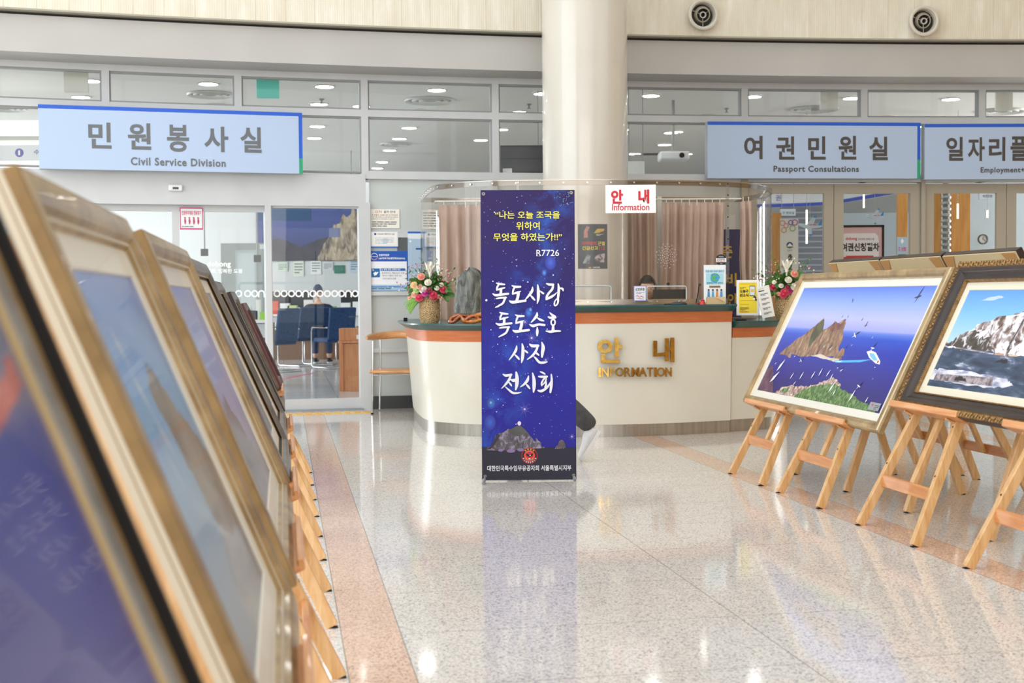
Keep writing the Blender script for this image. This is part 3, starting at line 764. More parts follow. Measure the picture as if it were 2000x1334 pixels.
section(Rp, 0.785, 0.868, HL, 0.03, 'right')
# brass letters on the front
BRASS = noisy('polished_brass', [(0.3, (196, 150, 62)), (0.7, (226, 188, 104))], 25, 2, 0.16, metal=1.0)
def on_front(px, py, off=0.045):
    d = ray(px, py); best = None; P = offset_path(Cp, 0.03)
    for a, b in zip(P[:-1], P[1:]):
        a, b = Vector(a), Vector(b); t = b-a; # solve d.xy*s = a + t*k
        den = d.x*t.y-d.y*t.x
        if abs(den) < 1e-9: continue
        s_ = (a.x*t.y-a.y*t.x)/den; k = (a.x*d.y-a.y*d.x)/den
        if -0.01 <= k <= 1.01: best = CAM+d*s_
    return best
def brass(body, x0, y0, x1, y1, bold):
    vs, fs, asp = text_geo(body, bold); a = on_front((x0+x1)/2, y1); q0 = on_front(x0, y1); q1 = on_front(x1, y1); tp = on_front((x0+x1)/2, y0)
    u = (q1-q0); w_ = u.length; u.normalize(); u.z = 0; u.normalize(); n = Vector((u.y, -u.x, 0)); h_ = tp.z-a.z
    mb = MB().use(BRASS); o = q0+n*0.012; e = 0.016; nv = len(vs)
    P0 = [o+u*(x*w_)+GZ*(y*h_) for x, y in vs]; mb.v = [tuple(p) for p in P0]+[tuple(p+n*e) for p in P0]
    from collections import Counter
    ec = Counter(); od = {}
    for f in fs:
        for i in range(len(f)):
            a_, b_ = f[i], f[(i+1) % len(f)]; ec[frozenset((a_, b_))] += 1; od[frozenset((a_, b_))] = (a_, b_)
        mb.face([q+nv for q in f]); mb.face(list(reversed(f)))
    for k, c in ec.items():
        if c == 1: a_, b_ = od[k]; mb.face([a_, b_, b_+nv, a_+nv])
    mb.build('brass_letter', desk, world=True)
brass('안', 1166, 660, 1215, 709, 0.03); brass('내', 1274, 660, 1315, 708, 0.03)
xs_ = [1168, 1178.6, 1187.5, 1198.5, 1214.5, 1228, 1246, 1260, 1273, 1281, 1296, 1310.5]
for ch, a_, b_ in (('I', 1168, 1173), ('N', 1174, 1188), ('F', 1190, 1200), ('O', 1201, 1217), ('R', 1218, 1231), ('M', 1232, 1247), ('A', 1246, 1262), ('T', 1262, 1274), ('I', 1276, 1281), ('O', 1281, 1297), ('N', 1298, 1310)):
    brass(ch, a_, 717.5, b_, 735.5, 0.022)

# clear screen round the desk
ACR = glassy('clear_acrylic', (250, 248, 246), 0.8, 0.04, 1.45)
RIM = C((176, 166, 152), 0.22, 0, 0.75)
def rp(px, py, h=2.116): v = at_h(px, py, h); return (v.x, v.y)
F = [rp(823.5, 387), rp(833, 375), rp(846, 365), rp(869, 360), rp(936, 355), rp(1011, 353.2), rp(1080, 352.6), rp(1224, 352), rp(1350, 353.6), rp(1420, 356.2)]
Rr = [rp(1420, 356.2), rp(1460, 359), rp(1488, 363), rp(1501, 367), rp(1505, 372), rp(1488, 379), rp(1436, 387)]
bk_ = [rp(1436, 387), (1.3, 12.72), (0.9, 12.76), (0.2, 12.74), (-0.5, 12.7), rp(823.5, 387)]
F = smooth_path(F, 4); Rr = smooth_path(Rr, 4)
scr = thing('clear_screen', 'tall clear acrylic screen standing around the reception desk', 'screen', (0.9, 11.2, HL))
def sheet(P, z0, z1, nm='acrylic_sheet'): b = MB().use(ACR); strip(b, P, [(0, z0), (0.006, z0), (0.006, z1), (0, z1)]); b.build(nm, scr, smooth=30, world=True)
iL = [i for i, p in enumerate(F) if p[0] < 0.32][-1]
sheet(F[:iL+1], HL+0.001, 2.11); sheet(F[iL:], HC+0.001, 2.11); sheet(Rr, HL+0.001, 2.11)
# the back of the ring stands on the low back counter
sheet(smooth_path(bk_, 3), 1.95, 2.11, 'back_band')
for P in (F, Rr, smooth_path(bk_, 3)):
    r_ = MB().use(glassy('rim_strip', (214, 204, 192), 2.5, 0.12, 1.6)); strip(r_, P, [(-0.004, 2.075), (0.012, 2.075), (0.012, 2.118), (-0.004, 2.118)]); r_.build('rim_band', scr, smooth=30, world=True)
    e_ = MB().use(RIM); strip(e_, P, [(-0.006, 2.116), (0.014, 2.116), (0.014, 2.122), (-0.006, 2.122)]); e_.build('rim_edge', scr, smooth=30, world=True)
q = MB().use(RIM); strip(q, F[iL:], [(-0.006, HC+0.002), (0.016, HC+0.002), (0.016, HC+0.045), (-0.006, HC+0.045)]); q.build('bottom_rail', scr, smooth=30, world=True)
bolts = 0
Po = offset_path(F, 0.018); acc = 0; nxt = 0.1
for a, b in zip(Po[:-1], Po[1:]):
    L = hypot(b[0]-a[0], b[1]-a[1])
    while nxt < acc+L:
        t = (nxt-acc)/L; x, y = a[0]+(b[0]-a[0])*t, a[1]+(b[1]-a[1])*t; nn = Vector((b[1]-a[1], -(b[0]-a[0]), 0)).normalized()
        zs_ = (2.096, HC+0.024) if x > 0.35 else (2.096,)
        for z in zs_: MB().use(C((225, 225, 222), 0.2, 0, 0.9)).cyl((x, y, z), Vector((x, y, z))+nn*0.008, 0.009, 0.007, 10).build('bolt', scr, world=True)
        nxt += 0.20
    acc += L
# joint strips with small bolts
def joint_strip(px, w_=0.03):
    d = ray(px, 470); k = min(range(len(F)), key=lambda i: abs(F[i][0]/F[i][1]-d.x/d.y)); x, y = F[k]
    a = MB().use(glassy('joint_strip', (232, 228, 222), 2.0, 0.1, 1.6)); a.box((x, y-0.012, 1.59), (w_, 0.012, 1.04)); a.build('joint_strip', scr, world=True)
    for i in range(11): MB().use(C((225, 225, 222), 0.2, 0, 0.9)).cyl((x+0.004, y-0.018, 1.15+0.095*i), (x+0.004, y-0.026, 1.15+0.095*i), 0.007, 0.005, 8).build('bolt', scr, world=True)
joint_strip(1424); joint_strip(1434); joint_strip(1014, 0.02)
# speaking holes and pass-through openings with their frames
def yF(x):
    for a, b in zip(F[:-1], F[1:]):
        if a[0] <= x <= b[0]: return a[1]+(b[1]-a[1])*(x-a[0])/(b[0]-a[0])
    return F[-1][1]
yc = yF(1.3); c0 = at_depth(1302, 500, yc-0.01)
hl = MB().use(C((235, 232, 228), 0.3))
for k in range(1, 6):
    for j in range(6*k if k < 4 else 14):
        a = 2*pi*j/(6*k if k < 4 else 14)+k*0.2; x, z = c0.x+0.018*k*cos(a), c0.z+0.021*k*sin(a)
        hl.lathe([(0.0035, 0.0), (0.003, 0.002)], (x, yF(x)-0.004, z), (Vector((1, 0, 0)), GZ, Vector((0, -1, 0))), 6)
o = hl.build('speaking_holes', scr, world=True); o['kind'] = 'stuff'
def hatch(x0, x1, yt, yb):
    a, b = at_depth(x0, yt, yc-0.02), at_depth(x1, yb, yc-0.02); z1, z0 = a.z, b.z; xa, xb = a.x, b.x
    m_ = MB().use(C((214, 220, 218), 0.25, 0.3)); r_ = 0.02; pts = []
    for (cx_, cz_, a0) in ((xb-r_, z1-r_, 0), (xa+r_, z1-r_, pi/2), (xa+r_, z0+r_, pi), (xb-r_, z0+r_, 1.5*pi)):
        for q_ in range(4):
            t = a0+q_*pi/6; x = cx_+r_*cos(t); pts.append((x, yF(x)-0.012, cz_+r_*sin(t)))
    m_.tube(pts+[pts[0], pts[1]], 0.006, 6); m_.build('hatch_frame', scr, smooth=60, world=True)
hatch(1105, 1193, 559.5, 588.5); hatch(1263, 1342.5, 559.5, 587.5)

# curtains hung inside the screen
def cloth(name):
    m = noisy(name, [(0.3, (188, 164, 150)), (0.7, (206, 184, 170))], 3, 4, 0.75, sc=(6, 1, 1)); return m
CUR = cloth('taupe_curtain')
def curtain(x0, x1, y, zt, zb, folds, lab, seed=0, lean=0.0):
    rnd = random.Random(seed); r = thing('curtain', lab, 'curtain', ((x0+x1)/2, y, zb), group='taupe curtains inside the screen')
    mb = MB().use(CUR); n = folds*8; m_ = 14; ph = [rnd.uniform(-.5, .5) for _ in range(folds+1)]
    idx = []
    for j in range(m_+1):
        v = j/m_; row = []
        for i in range(n+1):
            u = i/n; f = u*folds; k = int(min(f, folds-1)); a_ = 0.035*(0.55+0.45*abs(cos(1.7*k+ph[k])))*(0.5+0.5*(1-v)**0.4+0.1)
            x = x0+(x1-x0)*u+0.01*sin(9*v+k)*(1-v)+lean*(1-v); yy = y+a_*sin(2*pi*f+ph[k]*0.6*(1-v))+0.012*sin(5*f+3*v)
            row.append(len(mb.v)); mb.v.append((x, yy, zb+(zt-zb)*v+(0.008*abs(sin(pi*f*1.0)) if j == m_ else 0)))
        idx.append(row)
    for a, b in zip(idx[:-1], idx[1:]):
        for i in range(n): mb.face([a[i], a[i+1], b[i+1], b[i]])
    o = mb.build('fabric', r, smooth=80, world=True); s_ = o.modifiers.new('solid', 'SOLIDIFY'); s_.thickness = 0.003
    for k in range(folds):
        x = x0+(x1-x0)*(k+0.5)/folds; MB().use(C((240, 240, 236), 0.3)).cyl((x, y, zt-0.02), (x, y+0.002, zt+0.05), 0.004, 0.004, 6).build('hook', r, world=True)
    return r
cy = 12.45
def cx(px, y=cy): return at_depth(px, 450, y).x
zt = at_depth(1350, 398, cy).z
curtain(cx(857), cx(1046), cy-0.02, zt, 0.35, 9, 'taupe curtain left of the column behind the clear screen', 3)
curtain(cx(1224), cx(1283), cy, zt-0.02, 0.35, 4, 'narrow taupe curtain just right of the column', 5)
curtain(cx(1293), cx(1412), cy-0.05, zt, 0.35, 8, 'wide gathered taupe curtain right of the white post', 8, -0.04)
curtain(cx(1446, 12.0), cx(1468, 12.0), 12.0, zt-0.02, 0.95, 2, 'small dark fold of curtain at the right end', 9)
rod = thing('curtain_rod', 'thin white rail carrying the curtains behind the screen', 'rail', (1.2, cy, zt+0.03))
MB().use(C((240, 240, 238), 0.3)).tube([(cx(850), cy, zt+0.04), (cx(1040), cy, zt+0.04)], 0.009, 8).build('rail', rod, world=True)
MB().use(C((240, 240, 238), 0.3)).tube([(cx(1224), cy, zt+0.045), (cx(1300), cy, zt+0.045), (cx(1448), cy, zt+0.045)], 0.009, 8).build('rail', rod, world=True)
for px in (850, 1040, 1228, 1440): MB().use(C((240, 240, 238), 0.3)).cyl((cx(px), cy, zt+0.04), (cx(px), 12.66, zt+0.04), 0.007, 0.007, 6).build('rail_arm', rod, world=True)
# white post between the curtains + beam behind the screen
wpst = thing('support_post', 'white square post between the two curtains', 'post', (cx(1288, 12.7), 12.72, 0))
MB().use(C((232, 232, 228), 0.4)).box((cx(1288, 12.7), 12.72, 1.06), (0.05, 0.05, 2.12)).build('post', wpst, world=True, bevel=0.004)
# low back counter and inner desk
ib = thing('inner_worktop', 'low dark worktop inside the reception desk', 'worktop', (1.0, 11.75, 0))
MB().use(C((70, 72, 76), 0.5)).box((0.95, 11.15, 0.71), (1.9, 0.5, 0.03)).build('board', ib, world=True)
for x in (0.05, 1.85): MB().use(C((60, 60, 64), 0.5)).box((x, 11.15, 0.35), (0.04, 0.45, 0.69)).build('side_panel', ib, world=True)
# navy banner behind the screen
m, w, h, pm = facing(1409, 1447, 448, 620, 12.65); m.translation.z = m.translation.z
r = thing('navy_banner', 'navy roll banner with yellow letters standing behind the screen', 'banner', mtx=m)
MB().use(C((38, 40, 92), 0.5)).box((w/2, h/2, -0.004), (w, h, 0.006)).build('sheet', r)
p = Panel(); u, v = pm(1411, 500); p.text('춘', u, v-0.02, 0.10, 0.13, C((214, 176, 48)), 0.02); p.text('비', u+.03, v-0.30, 0.11, 0.13, C((214, 176, 48)), 0.02); p.text('안', u+.05, v-.50, .1, .13, C((214, 176, 48)), .02); p.build('print', r)
MB().use(ALUD).box((w/2, -m.translation.z/2, 0.01), (0.03, m.translation.z, 0.02)).build('stand_pole', r)
# ================================================================== EASELS
def wood(name, c0, c1, c2, sc=(7, 7, 0.5), rough=0.42, coat=0.25):
    if name in _M: return _M[name]
    m = mat(name, c1, rough, 0, coat); n, l, b = nt(m); v = tcoord(m, 'Object', sc)
    f = noisef(m, v, 5.0, 6, 0.62, 0.8); wv = n.new('ShaderNodeTexNoise'); wv.inputs['Scale'].default_value = 1.1; wv.inputs['Distortion'].default_value = 1.2
    wv.inputs['Detail'].default_value = 3; l.new(v, wv.inputs['Vector'])
    mx = n.new('ShaderNodeMath'); mx.operation = 'MULTIPLY_ADD'; l.new(wv.outputs['Fac'], mx.inputs[0]); mx.inputs[1].default_value = 0.45; l.new(f, mx.inputs[2])
    l.new(ramp(m, mx.outputs[0], [(0.50, c0), (0.68, c1), (0.90, c2)]), b.inputs['Base Color']); return m
PINE = wood('easel_pine', (196, 144, 86), (214, 168, 112), (228, 190, 140))
PINEX = wood('easel_pine_crosswise', (194, 120, 64), (212, 142, 84), (224, 164, 108), sc=(0.5, 7, 7))
FOOTR = C((30, 28, 26), 0.7)
LW, LT = 0.044, 0.030
def easel(name_label, mtx, hl=0.42, lean=0.47, z_top=1.22, depth=0.98, group=None, feet=0.28):
    """x along the row, +y to the back, z up; front feet on y = 0"""
    r = thing('display_easel', name_label, 'easel', mtx=mtx, group=group)
    k = 1.87; X = Vector((1, 0, 0)); fx = lambda h: feet*(1-h/k); fy = lambda h: lean*h
    for s_ in (-1, 1):
        lg = MB().use(PINE); lg.beam((s_*fx(0.004), fy(0.004)+0.0, 0.004), (s_*fx(z_top), fy(z_top), z_top), LT, LW, X)
        lg.build('front_leg', r, bevel=0.003)
        p = MB().use(FOOTR); p.box((s_*fx(0), 0, 0.002), (LT*0.8, LW*0.8, 0.004)); p.build('foot_pad', r)
    hr = 0.225; MB().use(PINEX).box((0, fy(hr)-0.002, hr), (2*fx(hr)-0.02, 0.02, 0.058), (X, Vector((0, 1, lean*-0.0)).normalized(), GZ)).build('cross_rail', r, bevel=0.003)
    MB().use(PINE).beam((0, fy(hr)+0.014, hr-0.02), (0, fy(z_top)+0.014, z_top+0.0), 0.036, 0.024, X).build('mast', r, bevel=0.003)
    MB().use(PINEX).box((0, fy(z_top)-0.0, z_top-0.01), (2*fx(z_top)+0.05, 0.05, 0.07)).build('top_block', r, bevel=0.004)
    # ledge with lip, resting on two pegs
    yl = fy(hl)-LW/2-0.028
    lb = MB().use(PINEX); L = 0.64
    nrm = Vector((0, -1, lean)).normalized(); up = Vector((0, lean, 1)).normalized(); c = Vector((0, fy(hl), hl))+nrm*(LW/2*0.92)
    i = len(lb.v); pr = [(0.0, -0.012), (0.076, -0.012), (0.082, 0.018), (0.068, 0.022), (0.064, 0.006), (0.0, 0.006)]
    rs = []
    for x in (-L/2, L/2):
        i = len(lb.v); lb.v += [tuple(c+X*x+nrm*a+up*b_) for a, b_ in pr]; rs.append(list(range(i, i+len(pr))))
    lb.loft(rs); lb.build('picture_ledge', r, bevel=0.004)
    for s_ in (-1, 1):
        q = c+X*(s_*fx(hl))-up*0.018
        MB().use(PINE).cyl(q-nrm*0.035, q+nrm*0.048, 0.006, 0.006, 8).build('peg', r)
    # rear leg
    MB().use(PINE).beam((0, depth, 0.004), (0, fy(z_top-0.08)+0.055, z_top-0.08), 0.034, 0.042, X).build('rear_leg', r, bevel=0.003)
    MB().use(FOOTR).box((0, depth, 0.002), (0.028, 0.034, 0.004)).build('foot_pad', r)
    # adjustment holes
    for h in (0.30, 0.52):
        for s_ in (-1, 1):
            q = Vector((s_*fx(h), fy(h), h))+nrm*(LW/2+0.0005); MB().use(C((70, 44, 24))).cyl(q, q+nrm*0.001, 0.005, 0.005, 8).build('peg_hole', r)
    return r
def emtx(a, b, back): # back = +1: rear towards +b ; -1: rear towards -b
    X = GA*(-1) if back > 0 else GA.copy(); Y = GB*back
    return frame_mtx(G(a, b), X, Y, GZ)
LEANL, LEANR = 0.465, 0.475
ER = 'easels of the front right row'
easel('wooden easel at the far end of the right row under the seagull photograph', emtx(7.45, 2.80, 1), 0.42, LEANR, feet=0.26, group=ER)
easel('wooden easel under the near half of the seagull photograph', emtx(6.63, 2.80, 1), 0.42, LEANR, group=ER)
easel('wooden easel under the left half of the snowy island photograph', emtx(5.575, 2.79, 1), 0.555, LEANR, group=ER)
easel('nearest wooden easel cut by the right edge of the photo', emtx(4.555, 2.785, 1), 0.555, LEANR, group=ER)
EBK = 'easels of the back right row'
for a_, lb_ in ((7.60, 'far one of the easels seen between the legs, facing away'), (6.86, 'middle one of the easels facing away, behind the gap between two photographs'), (6.13, 'easel facing away behind the ornate frame'), (5.35, 'easel facing away, its cross rail seen under the ornate frame')):
    easel('wooden '+lb_, emtx(a_, 4.17, -1), 0.60, LEANR, group=EBK)
EL = 'easels of the left row'
for a_, lb_ in ((0.95, 'nearest wooden easel of the left row, under the dark blue photograph'), (2.18, 'second nearest left easel, orange ledge end blurred at the bottom'), (3.55, 'third left easel, its long front leg reaching the lower floor'), (4.70, 'fourth left easel from the camera'), (5.85, 'fifth left easel from the camera'), (6.97, 'sixth left easel from the camera'), (8.10, 'farthest left easel, ledge end near the sliding door')):
    easel(lb_ if 'easel' in lb_ else lb_, emtx(a_, 0.155, -1), 0.43 if a_ < 8 else 0.53, LEANL, 1.22 if a_ < 6.5 else 1.12 if a_ < 8 else 1.04, group=EL)
# ================================================================== FRAMED PHOTOGRAPHS
def pmat(name, stops, scale=6, detail=6, sc=(1, 1, 1), dist=0.3, rough=0.28):
    return noisy('print_'+name, stops, scale, detail, rough, sc, 0, 0.0, 0, 'Object', dist)
def grad(name, stops, size, axis=1, rough=0.28):
    """printed colour gradient along the sheet"""
    if 'print_'+name in _M: return _M['print_'+name]
    m = mat('print_'+name, (128, 128, 128), rough); n, l, b = nt(m)
    tc = n.new('ShaderNodeTexCoord'); sp = n.new('ShaderNodeSeparateXYZ'); l.new(tc.outputs['Object'], sp.inputs[0])
    mm = n.new('ShaderNodeMath'); mm.operation = 'DIVIDE'; mm.inputs[1].default_value = size; l.new(sp.outputs[axis], mm.inputs[0])
    l.new(ramp(m, mm.outputs[0], stops), b.inputs['Base Color']); return m
def ring_sweep(w, h, prof, m, name, parent, smooth=35):
    """mitred moulding: profile (inset from outer edge, height) round a w x h rectangle"""
    mb = MB().use(m) if not isinstance(m, list) else MB()
    rings = []
    for d, z in prof:
        i = len(mb.v); mb.v += [(d, d, z), (w-d, d, z), (w-d, h-d, z), (d, h-d, z)]; rings.append([i, i+1, i+2, i+3])
    for j in range(len(prof)-1):
        if isinstance(m, list): mb.use(m[j])
        a, b = rings[j], rings[j+1]
        for k in range(4): mb.face([a[k], a[(k+1) % 4], b[(k+1) % 4], b[k]])
    mb.use(m[-1] if isinstance(m, list) else m); a, b = rings[-1], rings[0]
    for k in range(4): mb.face([a[k], a[(k+1) % 4], b[(k+1) % 4], b[k]])
    return mb.build(name, parent, smooth=smooth)
MATB = C((224, 219, 206), 0.6)
def framed(label, side, a0, a1, bb, hb, bt, ht, prof, mats, matw, draw, thick=0.045, group=None, bead=None, coat=0.0, matc=None, bk=None):
    """side +1: faces -b (right row), side -1: faces +b (left row). a0 < a1 along the row"""
    if side > 0: o = G(a1, bb, hb); u = -GA; v = (G(0, bt, ht)-G(0, bb, hb))
    else: o = G(a0, bb, hb); u = GA.copy(); v = (G(0, bt, ht)-G(0, bb, hb))
    h = v.length; v.normalize(); n = u.cross(v); w = a1-a0
    r = thing('framed_photograph', label, 'framed picture', mtx=frame_mtx(o-n*thick, u, v, n), group=group)
    pw = max(p[0] for p in prof)
    prof = [(d, z*thick) for d, z in prof]
    ring_sweep(w, h, prof, mats, 'frame_moulding', r)
    zi = prof[-1][1]*0.5+0.004
    zi = 0.012
    ring_sweep(w-2*pw+0.012, h-2*pw+0.012, [(0, 0), (0, 0.006), (matw, 0.006), (matw+0.003, 0.003), (matw+0.003, 0)], matc or MATB, 'mat_board', r, None).location = (pw-0.006, pw-0.006, zi)
    MB().use(bk or C((196, 176, 138), 0.7)).box((w/2, h/2, 0.004), (w-0.03, h-0.03, 0.006)).build('backing_board', r)
    pw2 = pw+matw-0.004; W2, H2 = w-2*pw2, h-2*pw2
    p = Panel(step=0.00003); draw(p, W2, H2); pr = p.build('photograph_print', r); pr.location = (pw2, pw2, zi+0.001)
    if coat:
        g = MB().use(glassy('picture_glass', (255, 255, 255), coat, 0.03, 1.5)); g.poly([(pw-0.002, pw-0.002, 0), (w-pw+0.002, pw-0.002, 0), (w-pw+0.002, h-pw+0.002, 0), (pw-0.002, h-pw+0.002, 0)]); g.keep = True
        g.build('cover_glass', r).location = (0, 0, zi+0.009)
    if bead: bead(r, w, h, thick)
    return r
# moulding materials
WG = noisy('antique_gold_wood', [(0.3, (132, 108, 76)), (0.55, (168, 142, 100)), (0.8, (196, 170, 124))], 7, 5, 0.4, sc=(1.5, 1.5, 1), metal=0.25, coat=0.2)
GOLD = noisy('gilt', [(0.3, (160, 120, 62)), (0.7, (212, 174, 106))], 18, 3, 0.4, metal=0.5)
CHAMP = noisy('champagne_gilt', [(0.3, (190, 172, 136)), (0.7, (222, 206, 172))], 9, 3, 0.38, metal=0.35)
SILV = noisy('silver_leaf', [(0.3, (170, 168, 164)), (0.7, (212, 210, 206))], 9, 3, 0.3, metal=0.6)
BLK = mat('matt_black', (22, 19, 18), 0.55, spec=0.2); DKB = noisy('dark_walnut', [(0.3, (32, 22, 18)), (0.7, (56, 40, 33))], 6, 4, 0.45, coat=0.08)
GREYF = noisy('pewter_frame', [(0.3, (96, 92, 88)), (0.7, (132, 128, 122))], 7, 3, 0.35, metal=0.4)
CREAMF = C((204, 194, 174), 0.5); TANF = C((150, 126, 98), .5); OLIVE = noisy('bronze_side', [(0.3, (120, 94, 54)), (0.7, (152, 122, 76))], 10, 3, 0.6)
PLUM = noisy('plum_frame', [(0.3, (62, 38, 40)), (0.7, (92, 60, 60))], 6, 3, 0.4); REDF = C((120, 34, 34), 0.4, 0.2)
P_WOOD = [(0, 0), (0, 0.55), (0.007, 0.75), (0.011, 0.9), (0.026, 1.0), (0.042, 0.86), (0.048, 0.62), (0.053, 0.6), (0.058, 0.42), (0.058, 0.25)]
P_FLAT = [(0, 0), (0, 0.8), (0.006, 0.95), (0.02, 1.0), (0.028, 0.9), (0.034, 0.93), (0.05, 0.72), (0.062, 0.6), (0.066, 0.55), (0.066, 0.25)]
def rough_poly(pts, seed, amp=0.01, n=6):
    r = random.Random(seed); out = []
    for i in range(len(pts)):
        a, b = pts[i], pts[(i+1) % len(pts)]
        for k in range(n):
            t = k/n; j = amp if k else 0; out.append((a[0]+(b[0]-a[0])*t+r.uniform(-j, j), a[1]+(b[1]-a[1])*t+r.uniform(-j, j)))
    return out
def gull(p, x, y, s, a=0.0, dark=False):
    c = C((244, 244, 248), 0.4); d = C((44, 46, 62), 0.4)
    R = lambda q: (x+s*(q[0]*cos(a)-q[1]*sin(a)), y+s*(q[0]*sin(a)+q[1]*cos(a)))
    p.poly([R(q) for q in ((-.5, -.03), (-.2, -.09), (.2, -.08), (.5, .0), (.3, .05), (-.1, .04))], d if dark else c)
    p.poly([R(q) for q in ((-.06, .02), (.12, .04), (.30, .40), (.46, .78), (.14, .42))], d); p.poly([R(q) for q in ((.02, 0), (.14, 0), (-.02, -.25), (-.2, -.5), (-.08, -.2))], d if dark else c)
def seagull_photo(p, w, h):
    X = lambda u: u*w
    p.rect(0, h*0.60, w, h, grad('gull_sky', [(0.60, (150, 158, 232)), (0.72, (184, 188, 240)), (0.86, (142, 170, 240)), (1.0, (88, 124, 228))], h))
    p.rect(0, 0, w, h*0.62, grad('gull_sea', [(0.0, (26, 14, 92)), (0.25, (30, 26, 140)), (0.45, (24, 48, 172)), (0.56, (34, 78, 198)), (0.60, (84, 120, 216)), (0.625, (150, 158, 232))], h))
    rk = pmat('gull_rock', [(0.3, (66, 44, 48)), (0.45, (128, 96, 80)), (0.6, (168, 134, 104)), (0.7, (214, 190, 162))], 17, 9, (2.0, .8, 1), 0.9)
    isl = [(.07, .40), (.10, .44), (.135, .49), (.20, .56), (.235, .615), (.265, .66), (.30, .715), (.315, .70), (.34, .61), (.37, .63), (.41, .695), (.435, .665), (.46, .70), (.49, .715), (.50, .66), (.51, .60), (.535, .55), (.53, .48), (.545, .44), (.53, .395), (.46, .38), (.40, .40), (.34, .375), (.25, .355), (.17, .37), (.12, .385)]
    isl = [(a*0.98-0.0, b) for a, b in isl]
    p.poly(rough_poly([(X(a), b*h) for a, b in isl], 4, 0.006, 3), rk)
    gr = pmat('gull_rock_shade', [(0.35, (58, 56, 44)), (0.6, (92, 92, 62))], 14, 6, (1, 1, 1), 0.6)
    p.poly(rough_poly([(X(a), b*h) for a, b in ((.29, .70), (.31, .69), (.335, .60), (.30, .50), (.28, .44), (.26, .52), (.25, .62))], 5, .006, 3), gr)
    pr_ = pmat('gull_rock_pink', [(0.35, (96, 56, 60)), (0.6, (140, 92, 84))], 14, 6)
    p.poly(rough_poly([(X(a), b*h) for a, b in ((.41, .69), (.45, .67), (.48, .70), (.46, .62), (.41, .60), (.385, .63))], 6, .006, 3), pr_)
    sand = C((220, 206, 190), .4)
    p.poly(rough_poly([(X(a), b*h) for a, b in ((.33, .375), (.40, .40), (.50, .375), (.56, .36), (.53, .345), (.47, .36), (.39, .37))], 7, .004, 3), sand)
    for (a, b, s) in ((.10, .37, .05), (.56, .42, .03), (.55, .39, .04), (.15, .355, .02)): p.poly(rough_poly([(X(a-s), b*h-.012), (X(a+s*.8), b*h-.014), (X(a+s*.3), b*h+.03), (X(a-s*.3), b*h+.034)], int(a*99), .006, 3), rk)
    # wake, ferry, launch
    wk = C((78, 176, 232), .3); p.poly([(X(.53), .355*h), (X(.72), .385*h), (X(.80), .40*h), (X(.72), .365*h), (X(.55), .34*h)], wk)
    p.poly([(X(.53), .352*h), (X(.60), .362*h), (X(.58), .345*h)], C((190, 226, 244), .3))
    fr_ = C((228, 232, 238), .3); p.poly([(X(.735), .455*h), (X(.76), .47*h), (X(.80), .455*h), (X(.855), .39*h), (X(.86), .365*h), (X(.83), .37*h), (X(.77), .41*h)], fr_)
    p.poly([(X(.76), .445*h), (X(.79), .445*h), (X(.835), .395*h), (X(.81), .39*h), (X(.77), .425*h)], C((120, 190, 222), .3)); p.disc(X(.84), .385*h, .008, C((180, 40, 40)))
    p.poly([(X(.49), .375*h), (X(.56), .375*h), (X(.57), .36*h), (X(.50), .36*h)], C((206, 190, 170), .4))
    # foreground cliff
    cf = pmat('gull_cliff', [(0.35, (112, 82, 88)), (0.5, (176, 148, 134)), (0.62, (228, 212, 198))], 34, 8, (1, 1, 1), 0.6)
    p.poly(rough_poly([(X(a), b*h) for a, b in ((0, 0), (0, .20), (.03, .25), (.07, .19), (.11, .10), (.15, .02), (.13, 0))], 9, .008, 4), pmat('cliff_dark', [(0.35, (60, 36, 70)), (0.65, (128, 88, 104))], 12, 6))
    p.poly(rough_poly([(X(a), b*h) for a, b in ((.16, 0), (.22, .07), (.30, .10), (.40, .105), (.46, .13), (.52, .17), (.58, .22), (.62, .20), (.66, .17), (.68, 0))], 10, .007, 6), cf)
    gg = pmat('gull_grass', [(0.35, (38, 62, 40)), (0.5, (84, 122, 62)), (0.65, (150, 178, 116))], 46, 8, (1.5, .8, 1), 0.6)
    p.poly(rough_poly([(X(a), b*h) for a, b in ((.34, 0), (.40, .08), (.46, .12), (.55, .15), (.62, .17), (.70, .13), (.78, .10), (.86, .06), (.94, .05), (.97, 0))], 11, .006, 7), gg)
    p.poly(rough_poly([(X(a), b*h) for a, b in ((.20, .02), (.24, .06), (.28, .07), (.27, .03))], 12, .006, 4), gg)
    rr = random.Random(3)
    for (a, b, s, an, dk) in ((.905, .915, .075, .15, True), (.465, .875, .028, 1.2, True), (.44, .735, .016, .3, True), (.485, .735, .018, .8, True), (.60, .715, .02, .2, True), (.645, .67, .034, .2, True), (.40, .665, .028, .6, True),
                          (.60, .585, .06, -.6, False), (.73, .575, .02, 1.2, False), (.765, .49, .05, -.1, False), (.61, .50, .02, .3, False), (.405, .47, .03, .9, False), (.465, .455, .035, .7, False), (.58, .475, .025, 0, True), (.27, .325, .045, -.5, False), (.20, .355, .022, .2, False), (.585, .30, .025, 0, False), (.62, .285, .035, .3, False), (.79, .18, .05, -.3, False), (.84, .34, .02, 0, False), (.06, .27, .03, .4, False), (.86, .25, .015, 1, False)): gull(p, X(a), b*h, s*1.05, an, dk)
    bw = C((236, 238, 242), .3)
